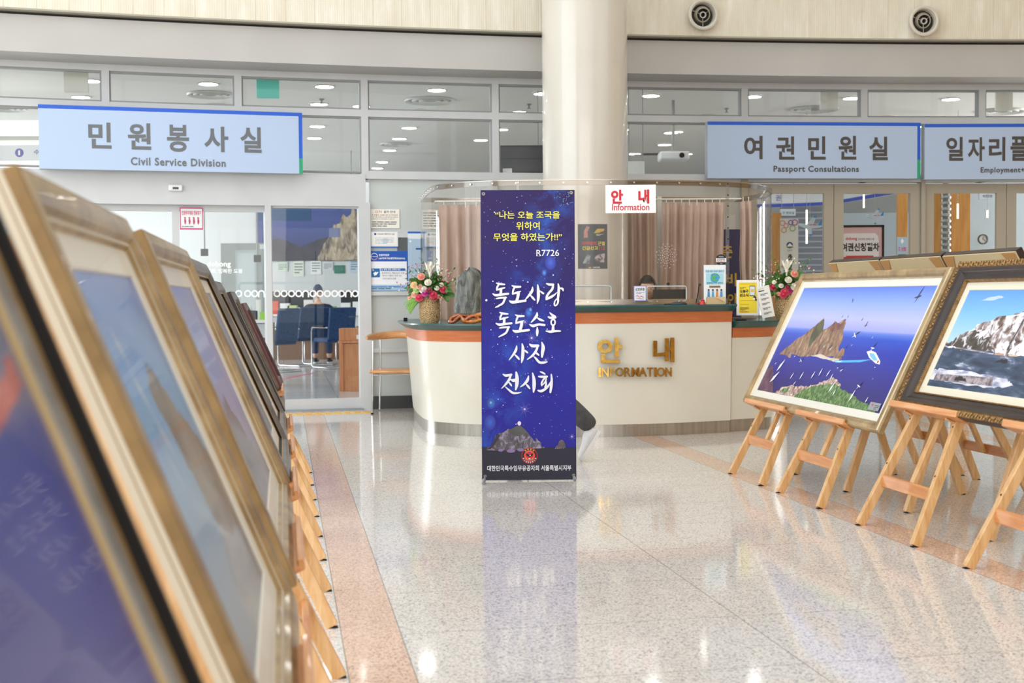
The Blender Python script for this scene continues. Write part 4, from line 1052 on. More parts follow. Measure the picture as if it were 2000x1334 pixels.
    for (a, b, L, an) in ((.10, .20, .10, 1.0), (.085, .09, .11, .8), (.25, .15, .045, 1.2), (.33, .16, .05, 1.3), (.42, .18, .05, 1.3), (.47, .21, .05, 1.4), (.53, .215, .045, 1.2), (.57, .19, .04, 1.5), (.60, .09, .07, 1.2), (.64, .07, .04, 1.4), (.77, .05, .07, 1.3), (.88, .06, .035, 1.3), (.30, .10, .03, 1.0)):
        x, y = X(a), b*h; p.stroke([(x, y, .002), (x+L*.4*cos(an), y+L*.4*sin(an), L*.28), (x+L*cos(an), y+L*sin(an), .003)], bw)
    p.rect(X(.915), .015*h, X(.985), .075*h, C((150, 154, 160))); p.disc(X(.935), .055*h, .007, RED); p.greek(X(.95), .02*h, X(.98), .06*h, 3, C((60, 60, 64)), 1, .4, 1)
def snow_photo(p, w, h):
    X = lambda u: u*w
    p.rect(0, h*.3, w, h, grad('snow_sky', [(0.45, (176, 214, 246)), (0.75, (124, 186, 244)), (1.0, (86, 150, 236))], h))
    p.rect(0, 0, w, h*.44, pmat('snow_sea', [(0.3, (30, 42, 66)), (0.5, (52, 72, 100)), (0.60, (84, 100, 128)), (0.66, (176, 180, 200)), (0.74, (226, 226, 238))], 13, 9, (.45, 2.0, 1), 0.7))
    rk = pmat('snow_rock', [(0.34, (52, 44, 46)), (0.43, (116, 92, 84)), (0.50, (170, 158, 160)), (0.56, (238, 238, 244))], 15, 10, (1.2, 1, 1), 1.0)
    p.poly(rough_poly([(X(a), b*h) for a, b in ((-.0, .42), (.03, .47), (.10, .56), (.18, .66), (.26, .72), (.36, .75), (.45, .82), (.52, .88), (.56, .85), (.62, .90), (.74, 1.0), (1.0, 1.0), (1.0, .36), (.84, .385), (.66, .35), (.5, .37), (.36, .385), (.18, .39), (.06, .41))], 21, .010, 5), rk)
    dk = pmat('snow_rock_dark', [(0.3, (40, 36, 36)), (0.52, (78, 70, 66)), (0.60, (216, 214, 220))], 18, 10, (1.2, 1, 1), .9)
    p.poly(rough_poly([(X(a), b*h) for a, b in ((0, .42), (.05, .50), (.12, .57), (.2, .60), (.28, .56), (.30, .47), (.36, .39), (.18, .39))], 22, .012, 5), dk)
    p.poly(rough_poly([(X(a), b*h) for a, b in ((.62, .42), (.70, .52), (.78, .58), (.9, .56), (1., .6), (1., .38), (.82, .37))], 23, .015, 5), dk)
    wht = pmat('snow_white', [(0.34, (120, 104, 100)), (0.44, (226, 224, 230)), (0.6, (244, 244, 248))], 20, 9, (1, 1, 1), .8)
    for q in ([(.18, .52), (.24, .60), (.29, .57), (.25, .52)], [(.44, .38), (.50, .50), (.54, .62), (.58, .62), (.55, .48), (.60, .37)], [(.36, .72), (.45, .79), (.50, .85), (.47, .76)]): p.poly(rough_poly([(X(a), b*h) for a, b in q], 24, .012, 5), wht)
    fm_ = pmat('foam', [(0.35, (120, 130, 160)), (0.5, (206, 206, 222)), (0.65, (244, 244, 250))], 14, 6, (.6, 2, 1))
    p.poly(rough_poly([(X(a), b*h) for a, b in ((0, .425), (.10, .405), (.3, .38), (.36, .375), (.2, .395), (.0, .41))], 25, .006, 5), fm_)
    p.poly(rough_poly([(X(a), b*h) for a, b in ((.0, .165), (.05, .19), (.3, .18), (.50, .16), (.56, .10), (.45, .06), (.3, .055), (.1, .07), (0, .07))], 26, .005, 7), fm_)
    p.poly([(X(.03), .13*h), (X(.42), .155*h), (X(.43), .075*h), (X(.03), .065*h)], pmat('pier', [(0.4, (90, 82, 90)), (0.6, (176, 164, 170))], 30, 4))
    p.poly(rough_poly([(X(a), b*h) for a, b in ((.16, .09), (.2, .135), (.24, .12), (.26, .085))], 27, .006, 4), C((44, 42, 48)))
    p.poly(rough_poly([(X(a), b*h) for a, b in ((.38, .30), (.42, .335), (.455, .33), (.46, .30))], 28, .004, 4), C((40, 40, 46)))
    p.rect(X(.36), .365*h, X(.42), .385*h, C((196, 150, 130))); p.rect(X(.45), .365*h, X(.50), .38*h, C((214, 190, 160)))
    p.line(X(.445), .72*h, X(.425), .42*h, .01, C((70, 70, 84)))
    p.poly(rough_poly([(X(a), b*h) for a, b in ((.10, .885), (.17, .93), (.22, .945), (.26, .93), (.2, .895))], 29, .003, 4), C((186, 206, 242)))
    p.greek(X(.7), .05*h, X(.95), .07*h, 1, wht, 2)
def sea_cliff_photo(p, w, h):           # pale sky, brown cliff sliding in from the right side
    X = lambda u: u*w
    p.rect(0, 0, w, h, grad('cliff_sky', [(0.0, (126, 134, 142)), (0.35, (120, 150, 176)), (0.6, (104, 160, 206)), (1.0, (96, 128, 196))], h))
    st = C((176, 190, 206), .3)
    for a, b, L in ((.30, .86, .08), (.32, .74, .10), (.36, .62, .09), (.30, .55, .05)): p.stroke([(X(a), b*h, .004), (X(a+.02), (b-.05)*h, L*.3), (X(a+.05), (b-.12)*h, .004)], st)
    rk = pmat('cliff_rock', [(0.3, (78, 70, 64)), (0.5, (120, 106, 88)), (0.7, (158, 144, 124))], 5, 7, (1, .4, 1), .8)
    p.poly(rough_poly([(X(a), b*h) for a, b in ((.46, .66), (.50, .58), (.55, .40), (.60, .18), (.78, .12), (1., .16), (1., .40), (.86, .52), (.74, .60), (.64, .72), (.56, .74))], 31, .012, 5), rk)
    p.poly(rough_poly([(X(a), b*h) for a, b in ((.42, .10), (.5, .22), (.62, .26), (.8, .2), (1, .16), (1, .0), (.4, 0))], 32, .012, 5), pmat('cliff_sea', [(0.35, (118, 122, 128)), (0.6, (150, 150, 152))], 6, 5, (.5, 2, 1)))
def hazy_photo(tag_, top, mid, low, rock):
    def d(p, w, h):
        X = lambda u: u*w
        p.rect(0, 0, w, h, grad(tag_, [(0.0, low), (0.40, mid), (1.0, top)], h))
        p.stroke([(X(.12), .93*h, .004), (X(.14), .86*h, .03), (X(.18), .76*h, .004)], C((196, 202, 226), .3))
        p.poly(rough_poly([(X(a), b*h) for a, b in ((.28, 0), (.30, .26), (.34, .40), (.40, .48), (.43, .44), (.50, .50), (.56, .40), (.66, .34), (.72, .22), (.8, .2), (.84, 0))], 41, .010, 5), pmat(tag_+'_rock', rock, 6, 6, (1, .5, 1), .6))
    return d
def night_photo(p, w, h):
    X = lambda u: u*w
    p.rect(0, 0, w, h, grad('dusk', [(0.0, (104, 98, 172)), (0.30, (84, 84, 158)), (0.55, (66, 72, 142)), (0.71, (44, 64, 146)), (0.745, (104, 106, 140)), (1.0, (98, 112, 156))], h))
    red = pmat('red_band', [(0.3, (168, 74, 70)), (0.7, (206, 116, 104))], 5, 3)
    p.poly(rough_poly([(X(a), b*h) for a, b in ((.50, .715), (.66, .735), (.80, .75), (.92, .775), (.97, .80), (.98, .76), (.90, .74), (.80, .715), (.66, .70), (.50, .68))], 51, .003, 4), red)
    dk = pmat('dusk_rock', [(0.3, (40, 40, 46)), (0.7, (74, 76, 84))], 5, 5)
    p.poly(rough_poly([(X(a), b*h) for a, b in ((.5, 0), (.5, .30), (.62, .24), (.72, .20), (.78, .10), (.84, .14), (.86, .05), (.9, 0))], 52, .01, 5), dk)
    p.poly(rough_poly([(X(a), b*h) for a, b in ((.50, .42), (.60, .40), (.70, .30), (.74, .22), (.5, .2))], 53, .012, 5), C((66, 96, 132)))
# ---- right row
framed('large antique gold framed photograph of a rocky island with seagulls and boats', 1, 5.96, 7.87, 2.925, 0.452, 3.335, 1.285, P_WOOD, [WG, WG, CHAMP, WG, WG, WG, TANF, CHAMP, CHAMP, WG], 0.046, seagull_photo, 0.045, 'photographs of the right row', matc=C((226, 223, 212), .6))
BRZ = noisy('ornament_bronze', [(0.3, (112, 82, 48)), (0.7, (166, 130, 80))], 30, 3, 0.4, metal=0.4)
def ornate_bead(r, w, h, t):
    """raised leaf ornament on the outer rim, small gilt beads on the inner edge"""
    orn = MB().use(noisy('ornament_gilt', [(0.3, (104, 76, 44)), (0.6, (164, 128, 78)), (0.8, (196, 160, 106))], 60, 3, 0.4, metal=0.4))
    def along(x0, y0, x1, y1, inx, iny, sp):
        L = hypot(x1-x0, y1-y0); n = int(L/sp); ux, uy = (x1-x0)/L, (y1-y0)/L
        for k in range(n):
            q = (k+0.5)*L/n; x, y = x0+ux*q, y0+uy*q
            for (da, db, r_, s0, s1) in ((-0.006, 0.010, 0.009, 1.0, 1.0), (0.004, 0.022, 0.0085, 1, 1), (0.010, 0.007, 0.006, 1, 1)):
                orn.sphere((x+ux*da*1.2+inx*db, y+uy*da*1.2+iny*db, t*0.92), r_, 7, 5, (1, 1, 0.8))
            orn.tube([(x+ux*.014+inx*.004, y+uy*.014+iny*.004, t*.90), (x+ux*.020+inx*.016, y+uy*.020+iny*.016, t*.97), (x+ux*.017+inx*.029, y+uy*.017+iny*.029, t*.90)], .004, 6)
    along(0, 0, w, 0, 0, 1, .046); along(0, h, w, h, 0, -1, .046); along(0, 0, 0, h, 1, 0, .046); along(w, 0, w, h, -1, 0, .046)
    orn.build('leaf_ornament', r, smooth=60)
    bd = MB().use(BRZ); d = 0.0945
    for (x0, y0, x1, y1) in ((d, d, w-d, d), (d, h-d, w-d, h-d), (d, d, d, h-d), (w-d, d, w-d, h-d)):
        L = hypot(x1-x0, y1-y0); n = int(L/0.0105)
        for k in range(n):
            q = (k+.5)/n; bd.sphere((x0+(x1-x0)*q, y0+(y1-y0)*q, t*0.56), 0.0046, 5, 4)
    bd.build('gilt_beading', r)
P_ORN = [(0, 0), (0, .78), (.004, .9), (.032, .88), (.036, .98), (.046, .95), (.062, .7), (.080, .52), (.090, .5), (.092, .56), (.097, .56), (.100, .4), (.100, .2)]
framed('ornate dark and gilt framed photograph of a snowy rocky island', 1, 4.30, 5.85, 2.965, 0.590, 3.312, 1.302, P_ORN, [DKB, DKB, BRZ, BRZ, DKB, DKB, DKB, DKB, DKB, BRZ, BRZ, BRZ, BRZ], 0.044, snow_photo, 0.06, 'photographs of the right row', bead=ornate_bead, matc=C((226, 219, 198), .6))
# ---- back of the second right row (frames seen from behind)
def back_frame(a, lab, ht=1.36, hw=0.355):
    # leans on an easel facing +b; back towards the viewer
    o = G(a-hw, 3.985, 0.60); v = G(0, 4.17-LEANR*ht+0.02, ht)-G(0, 4.17-LEANR*0.6+0.095, 0.60)
    o = G(a-hw, 4.17-LEANR*0.6+0.095, 0.60); h = v.length; v.normalize(); u = GA.copy(); n = u.cross(v); w = 2*hw
    r = thing('framed_photograph', lab, 'framed picture', mtx=frame_mtx(o, u, v, n), group='photographs facing away')
    ring_sweep(w, h, [(0, -.022), (0, .012), (.01, .02), (.05, .012), (.05, -.016), (.03, -.022)], DKB, 'frame_moulding', r)
    MB().use(C((206, 190, 150), .6)).box((w/2, h/2, -0.026), (w-.008, h-.008, .008)).build('backing_board', r)
    for x0, sx_ in ((0.006, 1), (w-0.006, -1)):
        for y0, sy in ((h-0.006, -1), (0.006, 1)):
            m_ = MB().use(C((184, 140, 88), .6)); z = -.034; q = [(x0, y0), (x0+sx_*.115, y0), (x0+sx_*.075, y0+sy*.075), (x0, y0+sy*.115)]
            m_.prism([(a_, b_) for a_, b_ in q], z, z+.003); m_.build('corner_brace', r)
    MB().use(C((176, 132, 80), .6)).box((w/2, h-.13, -.034), (w*.9, .012, .006)).build('hanging_bar', r)
    MB().use(C((150, 170, 200), .3)).box((w/2, h/2, -.022), (w-.1, h-.1, .003)).build('photograph_print', r)
back_frame(7.50, 'leftmost framed picture seen from behind over the seagull photograph')
back_frame(6.77, 'middle framed picture seen from behind, with a dark edge')
back_frame(6.04, 'framed picture seen from behind above the gap between the two photographs', hw=0.35)
# ---- left row
LG = 'photographs of the left row'
P_L0 = [(0, 0), (0, .97), (.006, 1.0), (.016, .98), (.02, .66), (.026, .60), (.034, .50), (.044, .40), (.052, .34), (.062, .24), (.072, .16)]
framed('nearest blurred photograph, deep blue dusk sea in a black, gold and silver frame', -1, 0.2, 1.35, 0.03, 0.45, -0.31, 1.32, P_L0, [BLK, BLK, BLK, BLK, GOLD, SILV, SILV, CHAMP, GOLD, WG, WG], 0.002, night_photo, 0.042, LG, coat=0.22, matc=C((196, 170, 120), .5))
P_L1 = [(0, 0), (0, .26), (0, .32), (0, .48), (0, .88), (.006, .93), (.016, .95), (.032, 1.0), (.05, .88), (.058, .66), (.064, .62), (.070, .42), (.072, .25)]
M_L1 = [CREAMF, TANF, CREAMF, OLIVE, OLIVE, WG, WG, WG, WG, CREAMF, WG, CREAMF, CREAMF]
M_L2 = [CREAMF, OLIVE, OLIVE, OLIVE, OLIVE, WG, WG, WG, WG, CREAMF, WG, CREAMF, CREAMF]
framed('blurred brown wood framed photograph of a cliff under pale blue sky', -1, 1.75, 2.94, 0.03, 0.44, -0.335, 1.325, P_L1, M_L1, 0.062, sea_cliff_photo, 0.048, LG, coat=0.5)
framed('brown wood framed photograph with a lilac sky and dark rocks', -1, 3.15, 4.60, 0.03, 0.44, -0.325, 1.315, P_L1, M_L2, 0.062, hazy_photo('lilac', (140, 150, 206), (150, 156, 204), (128, 128, 138), [(0.3, (84, 84, 100)), (0.7, (120, 118, 132))]), 0.05, LG, coat=0.55)
M_L3 = [OLIVE, OLIVE, OLIVE, OLIVE, GREYF, GREYF, GREYF, GREYF, GREYF, GOLD, BLK, GOLD, CREAMF]
side_ = lambda c: [c, c, c, c, c]+M_L3[5:]
framed('pewter grey framed photograph with olive gilt side edge', -1, 4.72, 5.92, 0.03, 0.46, -0.335, 1.30, P_L1, M_L3, 0.062, hazy_photo('grey_sky', (150, 148, 162), (140, 138, 144), (132, 140, 132), [(0.3, (96, 98, 104)), (0.7, (150, 150, 176))]), 0.05, LG, coat=0.6)
framed('second grey framed photograph, with a black side edge', -1, 6.0, 7.27, 0.02, 0.46, -0.335, 1.235, P_L1, side_(BLK), 0.062, hazy_photo('pale_sky', (176, 186, 200), (160, 168, 182), (140, 146, 150), [(0.3, (120, 116, 116)), (0.7, (160, 150, 150))]), 0.05, LG, coat=0.6)
framed('third grey framed photograph with a pale picture, near the sliding door', -1, 7.36, 8.12, 0.01, 0.50, -0.29, 1.185, P_L1, side_(DKB), 0.05, hazy_photo('white_sky', (206, 212, 214), (192, 198, 200), (170, 174, 176), [(0.3, (120, 116, 116)), (0.7, (160, 150, 150))]), 0.05, LG, coat=0.6)
framed('farthest left photograph in a plum frame with thin red edge', -1, 8.16, 9.0, 0.0, 0.56, -0.245, 1.115, P_L1, [PLUM, PLUM, PLUM, REDF, PLUM, PLUM, PLUM, PLUM, PLUM, REDF, PLUM, REDF, REDF], 0.05, hazy_photo('white_sky2', (200, 204, 210), (186, 190, 198), (160, 164, 170), [(0.3, (120, 116, 116)), (0.7, (160, 150, 150))]), 0.05, LG, coat=0.6)
# ================================================================== X-BANNER
bTL, bTR = at_depth(932, 369, 7.93), at_depth(1115, 371, 7.93)
bBL, bBR = at_depth(941.5, 938, 7.83), at_depth(1126, 933, 7.86)
o_ = bBL; u_ = ((bBR-bBL)+(bTR-bTL)).normalized(); v0 = ((bTL-bBL)+(bTR-bBR)); v_ = (v0-u_*v0.dot(u_)).normalized(); n_ = u_.cross(v_)
bw = ((bBR-bBL).length+(bTR-bTL).length)/2; bh = ((bTL-bBL).length+(bTR-bBR).length)/2
ban = thing('standing_banner', 'tall starry violet blue banner on a folding stand in the centre of the hall', 'banner', mtx=frame_mtx(o_, u_, v_, n_))
pm = PixMap(932, 1115, 369, 371, 938, 933, bw, bh, 941.5, 1126)
def banner_mat():
    m = mat('banner_vinyl', (50, 44, 130), 0.5, spec=0.22); n, l, b = nt(m)
    tc = n.new('ShaderNodeTexCoord'); sp = n.new('ShaderNodeSeparateXYZ'); l.new(tc.outputs['Object'], sp.inputs[0])
    def MM(op, a, c):
        k = n.new('ShaderNodeMath'); k.operation = op
        for i, q in enumerate((a, c)):
            if isinstance(q, (int, float)): k.inputs[i].default_value = q
            else: l.new(q, k.inputs[i])
        return k.outputs[0]
    nf = noisef(m, tc.outputs['Object'], 2.6, 5, 0.55, 0.6)
    g = MM('ADD', MM('DIVIDE', sp.outputs[1], bh), MM('MULTIPLY', MM('SUBTRACT', nf, 0.5), 0.55))
    base = ramp(m, g, [(0.0, (44, 40, 146)), (0.25, (42, 40, 148)), (0.45, (42, 44, 150)), (0.62, (40, 34, 116)), (0.85, (48, 36, 94)), (1.0, (50, 37, 90))])
    nb = noisef(m, tc.outputs['Object'], 5.5, 6, 0.6, 0.4)
    # a blue drift running diagonally through the sheet
    ln = MM('ABSOLUTE', MM('SUBTRACT', MM('SUBTRACT', sp.outputs[0], bw*0.36), MM('MULTIPLY', MM('SUBTRACT', sp.outputs[1], bh*0.45), 0.26)), 0.0)
    f = MM('MULTIPLY', MM('MAXIMUM', MM('SUBTRACT', 1.0, MM('MULTIPLY', ln, 5.5)), 0.0), MM('MAXIMUM', MM('MULTIPLY', MM('SUBTRACT', nb, 0.44), 4.0), 0.0))
    mx = n.new('ShaderNodeMix'); mx.data_type = 'RGBA'; l.new(MM('MINIMUM', f, 0.85), mx.inputs[0]); l.new(base, mx.inputs[6]); mx.inputs[7].default_value = lin((52, 100, 200))
    l.new(mx.outputs[2], b.inputs['Base Color']); return m
bs = MB().use(banner_mat()); bs.box((bw/2, bh/2, -0.0008), (bw, bh, 0.0012)); bs.build('vinyl_sheet', ban)
p = Panel(step=0.00003)
R_ = random.Random(12)
st_w, st_b, st_v = C((226, 222, 250), .55), C((96, 140, 230), .55), C((120, 110, 200), .55)
for k in range(420):
    x, y = R_.uniform(0.01, bw-.01), R_.uniform(0.02, bh-.01); q = R_.random(); r = 0.0011+0.0022*R_.random()**4*1.5
    p.disc(x, y, r*(1.6 if q > .96 else 1), st_w if q > .5 else st_b if q > .2 else st_v, n=9, up=False)
for k in range(34):
    x, y = pm(R_.gauss(1096, 8), R_.gauss(386, 9)); p.disc(min(x, bw-.01), y, 0.0018, C((110, 214, 226), .55), n=9, up=False)
for (x, y, r, c) in ((958, 787, 7, (54, 132, 206)), (957, 786, 3, (110, 206, 226)), (1029, 610, 6, (50, 128, 210)), (1032, 604, 3, (96, 190, 226)), (1058, 532, 4, (84, 150, 224)), (956, 825, 9, (52, 92, 196)), (1070, 512, 9, (60, 96, 196))):
    a, b = pm(x, y); 
    for q in range(6): f_ = (q+1)/6; cc = tuple(int(v0_*(1-f_)+v1_*f_) for v0_, v1_ in zip((44, 44, 150), c)); p.disc(a, b, r*.0040*(1.12-f_*.9), C(cc, .55), r*.0054*(1.12-f_*.9), 20)
fl = C((150, 140, 224), .55)
def burst(x, y, s):
    for k in range(8):
        a = pi*k/8+.2; L = s*(1 if k % 2 == 0 else .55)
        for sg in (1, -1): p.stroke([(x, y, .0016), (x+sg*L*cos(a), y+sg*L*sin(a), .0002)], fl)
    p.disc(x, y, s*.09, C((226, 216, 250)))
for x, y, s in ((1035, 659, .055), (1023, 798, .05), (1063, 702, .028), (1021.5, 628, .03), (1116, 850, .026)): a, b = pm(x, y); burst(a, b, s)
# island silhouettes and dark sea at the foot
sea = C((28, 26, 48), .55); a0, b0 = pm(939, 873); a1, b1 = pm(1124, 871)
p.poly([(0, 0), (bw, 0), (bw, b1), (a0, b0)][:0]+[(0, 0), (bw, 0), (bw, b1), (bw*.7, b1+.0015), (bw*.3, b0), (0, b0-.001)], sea)
def crop3(x, y): return pm(930+x/9.53, 810+y/9.53)
rkm = pmat('isle_rock', [(0.36, (38, 34, 42)), (0.5, (78, 70, 82)), (0.62, (150, 140, 168))], 26, 7, (1, .7, 1), 1.2); rdk = pmat('isle_dark', [(0.3, (40, 42, 44)), (0.7, (70, 72, 70))], 14, 5)
p.poly(rough_poly([crop3(*q) for q in ((165, 655), (200, 615), (270, 575), (330, 450), (360, 380), (430, 335), (500, 320), (580, 250), (640, 260), (720, 210), (790, 185), (830, 205), (920, 280), (980, 360), (1060, 450), (1100, 500), (1095, 420), (1115, 410), (1150, 465), (1195, 500), (1200, 560), (1270, 600), (1100, 610), (900, 625), (700, 650), (400, 660))], 61, .0008, 3), rkm)
p.poly(rough_poly([crop3(*q) for q in ((580, 250), (640, 260), (720, 210), (790, 185), (830, 205), (920, 280), (970, 350), (900, 330), (800, 390), (700, 380), (620, 340))], 62, .0008, 3), rdk)
p.poly(rough_poly([crop3(*q) for q in ((165, 655), (270, 575), (330, 450), (370, 370), (440, 350), (400, 450), (330, 560), (260, 640))], 63, .0008, 3), C((50, 40, 50), .55))
p.poly(rough_poly([crop3(*q) for q in ((1465, 600), (1490, 550), (1520, 525), (1530, 480), (1575, 440), (1630, 470), (1655, 530), (1660, 590), (1600, 600))], 64, .0006, 3), pmat('isle2', [(0.3, (40, 32, 42)), (0.7, (104, 84, 96))], 30, 5))
for (x, y, r) in ((790, 150, 34), (730, 165, 9)): a, b = crop3(x, y); p.disc(a, b, r*.00033, C((232, 222, 250), .55), r*.0004)
for (x, y, r, s) in ((450, 655, 50, .5), (640, 665, 80, .4), (820, 640, 60, .5)): a, b = crop3(x, y); p.disc(a, b, r*.00033, C((134, 112, 162), .55), r*.00033*s)
for k in range(46): a, b = crop3(340+R_.random()*420, 560+R_.random()*80); p.disc(a, b, .0009, C((214, 204, 226), .55), n=5, up=False)
for k in range(18): a, b = crop3(*R_.choice([(1100+R_.random()*120, 600), (1460+R_.random()*190, 602+R_.random()*10)])); p.disc(a, b, .0011, st_w, n=5, up=False)
# crest
cx_, cy_ = crop3(987, 748); r0 = 150*.00033
p.disc(cx_, cy_, r0, C((206, 26, 32), .55), n=36); p.disc(cx_, cy_, r0*.93, C((18, 14, 16), .55), n=36); p.disc(cx_, cy_, r0*.71, C((206, 26, 32), .55), n=36)
p.annulus(cx_, cy_, r0*.52, r0*.55, C((232, 150, 140))); p.annulus(cx_, cy_, r0*.60, r0*.62, C((232, 150, 140)))
for sg in (-1, 1): p.stroke([(cx_+sg*r0*.5, cy_+r0*.32, .002), (cx_+sg*r0*.3, cy_+r0*.12, .012), (cx_, cy_-r0*.05, .012)], C((14, 12, 14))); p.stroke([(cx_+sg*r0*.34, cy_-r0*.2, .003), (cx_+sg*r0*.4, cy_-r0*.38, .006), (cx_+sg*r0*.2, cy_-r0*.5, .002)], C((226, 150, 50)))
p.disc(cx_, cy_-.0, r0*.13, C((14, 12, 14))); p.disc(cx_+r0*.08, cy_+r0*.04, r0*.07, C((226, 226, 226))); p.disc(cx_, cy_+r0*.4, r0*.08, C((40, 50, 150))); p.disc(cx_, cy_-r0*.38, r0*.15, C((220, 220, 226)), r0*.07); p.disc(cx_, cy_-r0*.54, r0*.11, C((120, 110, 116)), r0*.05)
def arc_text(txt, a0, a1, rr, m, s):
    for k, ch in enumerate(txt):
        a = a0+(a1-a0)*k/(len(txt)-1); p.text(ch, cx_+rr*cos(a)-s/2, cy_+rr*sin(a)-s/2, s, s, m, .03)
arc_text('대한민국', radians(128), radians(52), r0*.82, C((232, 214, 40)), r0*.19); arc_text('특수임무유공자회', radians(205), radians(335), r0*.82, C((236, 236, 236)), r0*.18)
# printed words
YEL, WH = C((240, 232, 96), .55), C((234, 234, 240), .55)
def bt(s, x0, y0, x1, y1, m, bold): a, d = pm(x0, y0); b, c = pm(x1, y1); p.text(s, a, c, b-a, d-c, m, bold)
bt('“나는 오늘 조국을', 961, 411, 1087, 426.5, YEL, .012); bt('위하여', 1002, 432, 1048, 448, YEL, .012); bt('무엇을 하였는가!!”', 958, 454, 1092, 470, YEL, .012)
bt('R7726', 1042, 487, 1086.5, 499.5, WH, .008)
for (x, w_) in ((1042, 3), (1046.5, 3)): bt('-', x, 498.9, x+w_, 499.5, WH, 0)
a0, b0 = pm(951.5, 920.5); a1, b1 = pm(1115.5, 907.5); p.text('대한민국특수임무유공자회 서울특별시지부', a0, (b0+b1)/2-.016+.004, a1-a0, .034, WH, .016)
def smooth3(P, k=4):
    out = []
    for i in range(len(P)-1):
        q = [P[max(0, min(len(P)-1, j))] for j in (i-1, i, i+1, i+2)]
        for s in range(k):
            t = s/k; out.append(tuple(0.5*((2*q[1][c])+(q[2][c]-q[0][c])*t+(2*q[0][c]-5*q[1][c]+4*q[2][c]-q[3][c])*t*t+(3*q[1][c]-q[0][c]-3*q[2][c]+q[3][c])*t**3) for c in range(3)))
    out.append(P[-1]); return out
D1 = [[(270, 125, 22), (330, 145, 42), (435, 155, 30)], [(320, 150, 30), (285, 215, 40), (275, 275, 24)], [(275, 275, 20), (340, 250, 38), (440, 225, 26)], [(365, 250, 50), (360, 345, 50)], [(195, 350, 20), (260, 380, 50), (380, 365, 46), (515, 350, 40)], [(270, 450, 24), (360, 435, 38), (470, 430, 34)], [(455, 430, 44), (410, 540, 40), (340, 590, 36), (255, 635, 20)]]
D2 = [[(590, 180, 18), (660, 205, 46), (765, 205, 38)], [(650, 210, 36), (620, 270, 38), (605, 355, 28)], [(605, 355, 26), (680, 330, 42), (770, 300, 16)], [(725, 330, 60), (715, 420, 56), (690, 500, 54)], [(545, 500, 24), (600, 525, 56), (720, 515, 50), (875, 495, 44)]]
sh = lambda S, dx, dy: [[(x+dx, y+dy, w) for x, y, w in s] for s in S]
SA = D1+D2+sh(D1, 75, 615)+sh(D2, 78, 610)+[
 [(1018, 210, 18), (1010, 290, 52), (950, 380, 44), (870, 475, 18)], [(985, 390, 26), (1020, 430, 42), (1065, 480, 32)], [(1125, 165, 22), (1140, 300, 58), (1140, 450, 52), (1120, 555, 16)], [(1170, 290, 18), (1215, 325, 36), (1245, 345, 34)],
 [(1310, 140, 26), (1370, 160, 48), (1450, 160, 38)], [(1445, 160, 40), (1430, 250, 46), (1365, 330, 44), (1320, 400, 44), (1310, 470, 34)], [(1310, 465, 40), (1400, 420, 50), (1480, 370, 30), (1530, 320, 10)], [(1550, 145, 22), (1565, 250, 50), (1555, 400, 46), (1545, 470, 40)], [(1585, 235, 20), (1640, 250, 44), (1655, 290, 22)], [(1535, 450, 22), (1490, 500, 24), (1475, 570, 30), (1500, 600, 28), (1545, 550, 34), (1555, 470, 38)],
 [(1120, 745, 24), (1110, 810, 56), (1050, 890, 40), (995, 950, 16)], [(1130, 855, 22), (1190, 890, 46), (1260, 915, 24)], [(970, 990, 24), (1040, 1020, 56), (1150, 990, 44), (1275, 1000, 44)], [(1125, 1050, 20), (1128, 1130, 54), (1125, 1215, 36)],
 [(1385, 745, 20), (1430, 790, 44), (1490, 830, 50), (1510, 845, 28)], [(1350, 830, 24), (1400, 850, 46), (1500, 845, 42)], [(1455+42*sin(t*pi/4), 945-62*cos(t*pi/4), 30) for t in range(9)], [(1458, 1005, 44), (1455, 1110, 60)], [(1310, 1125, 20), (1400, 1140, 48), (1500, 1125, 44), (1605, 1125, 30)]]
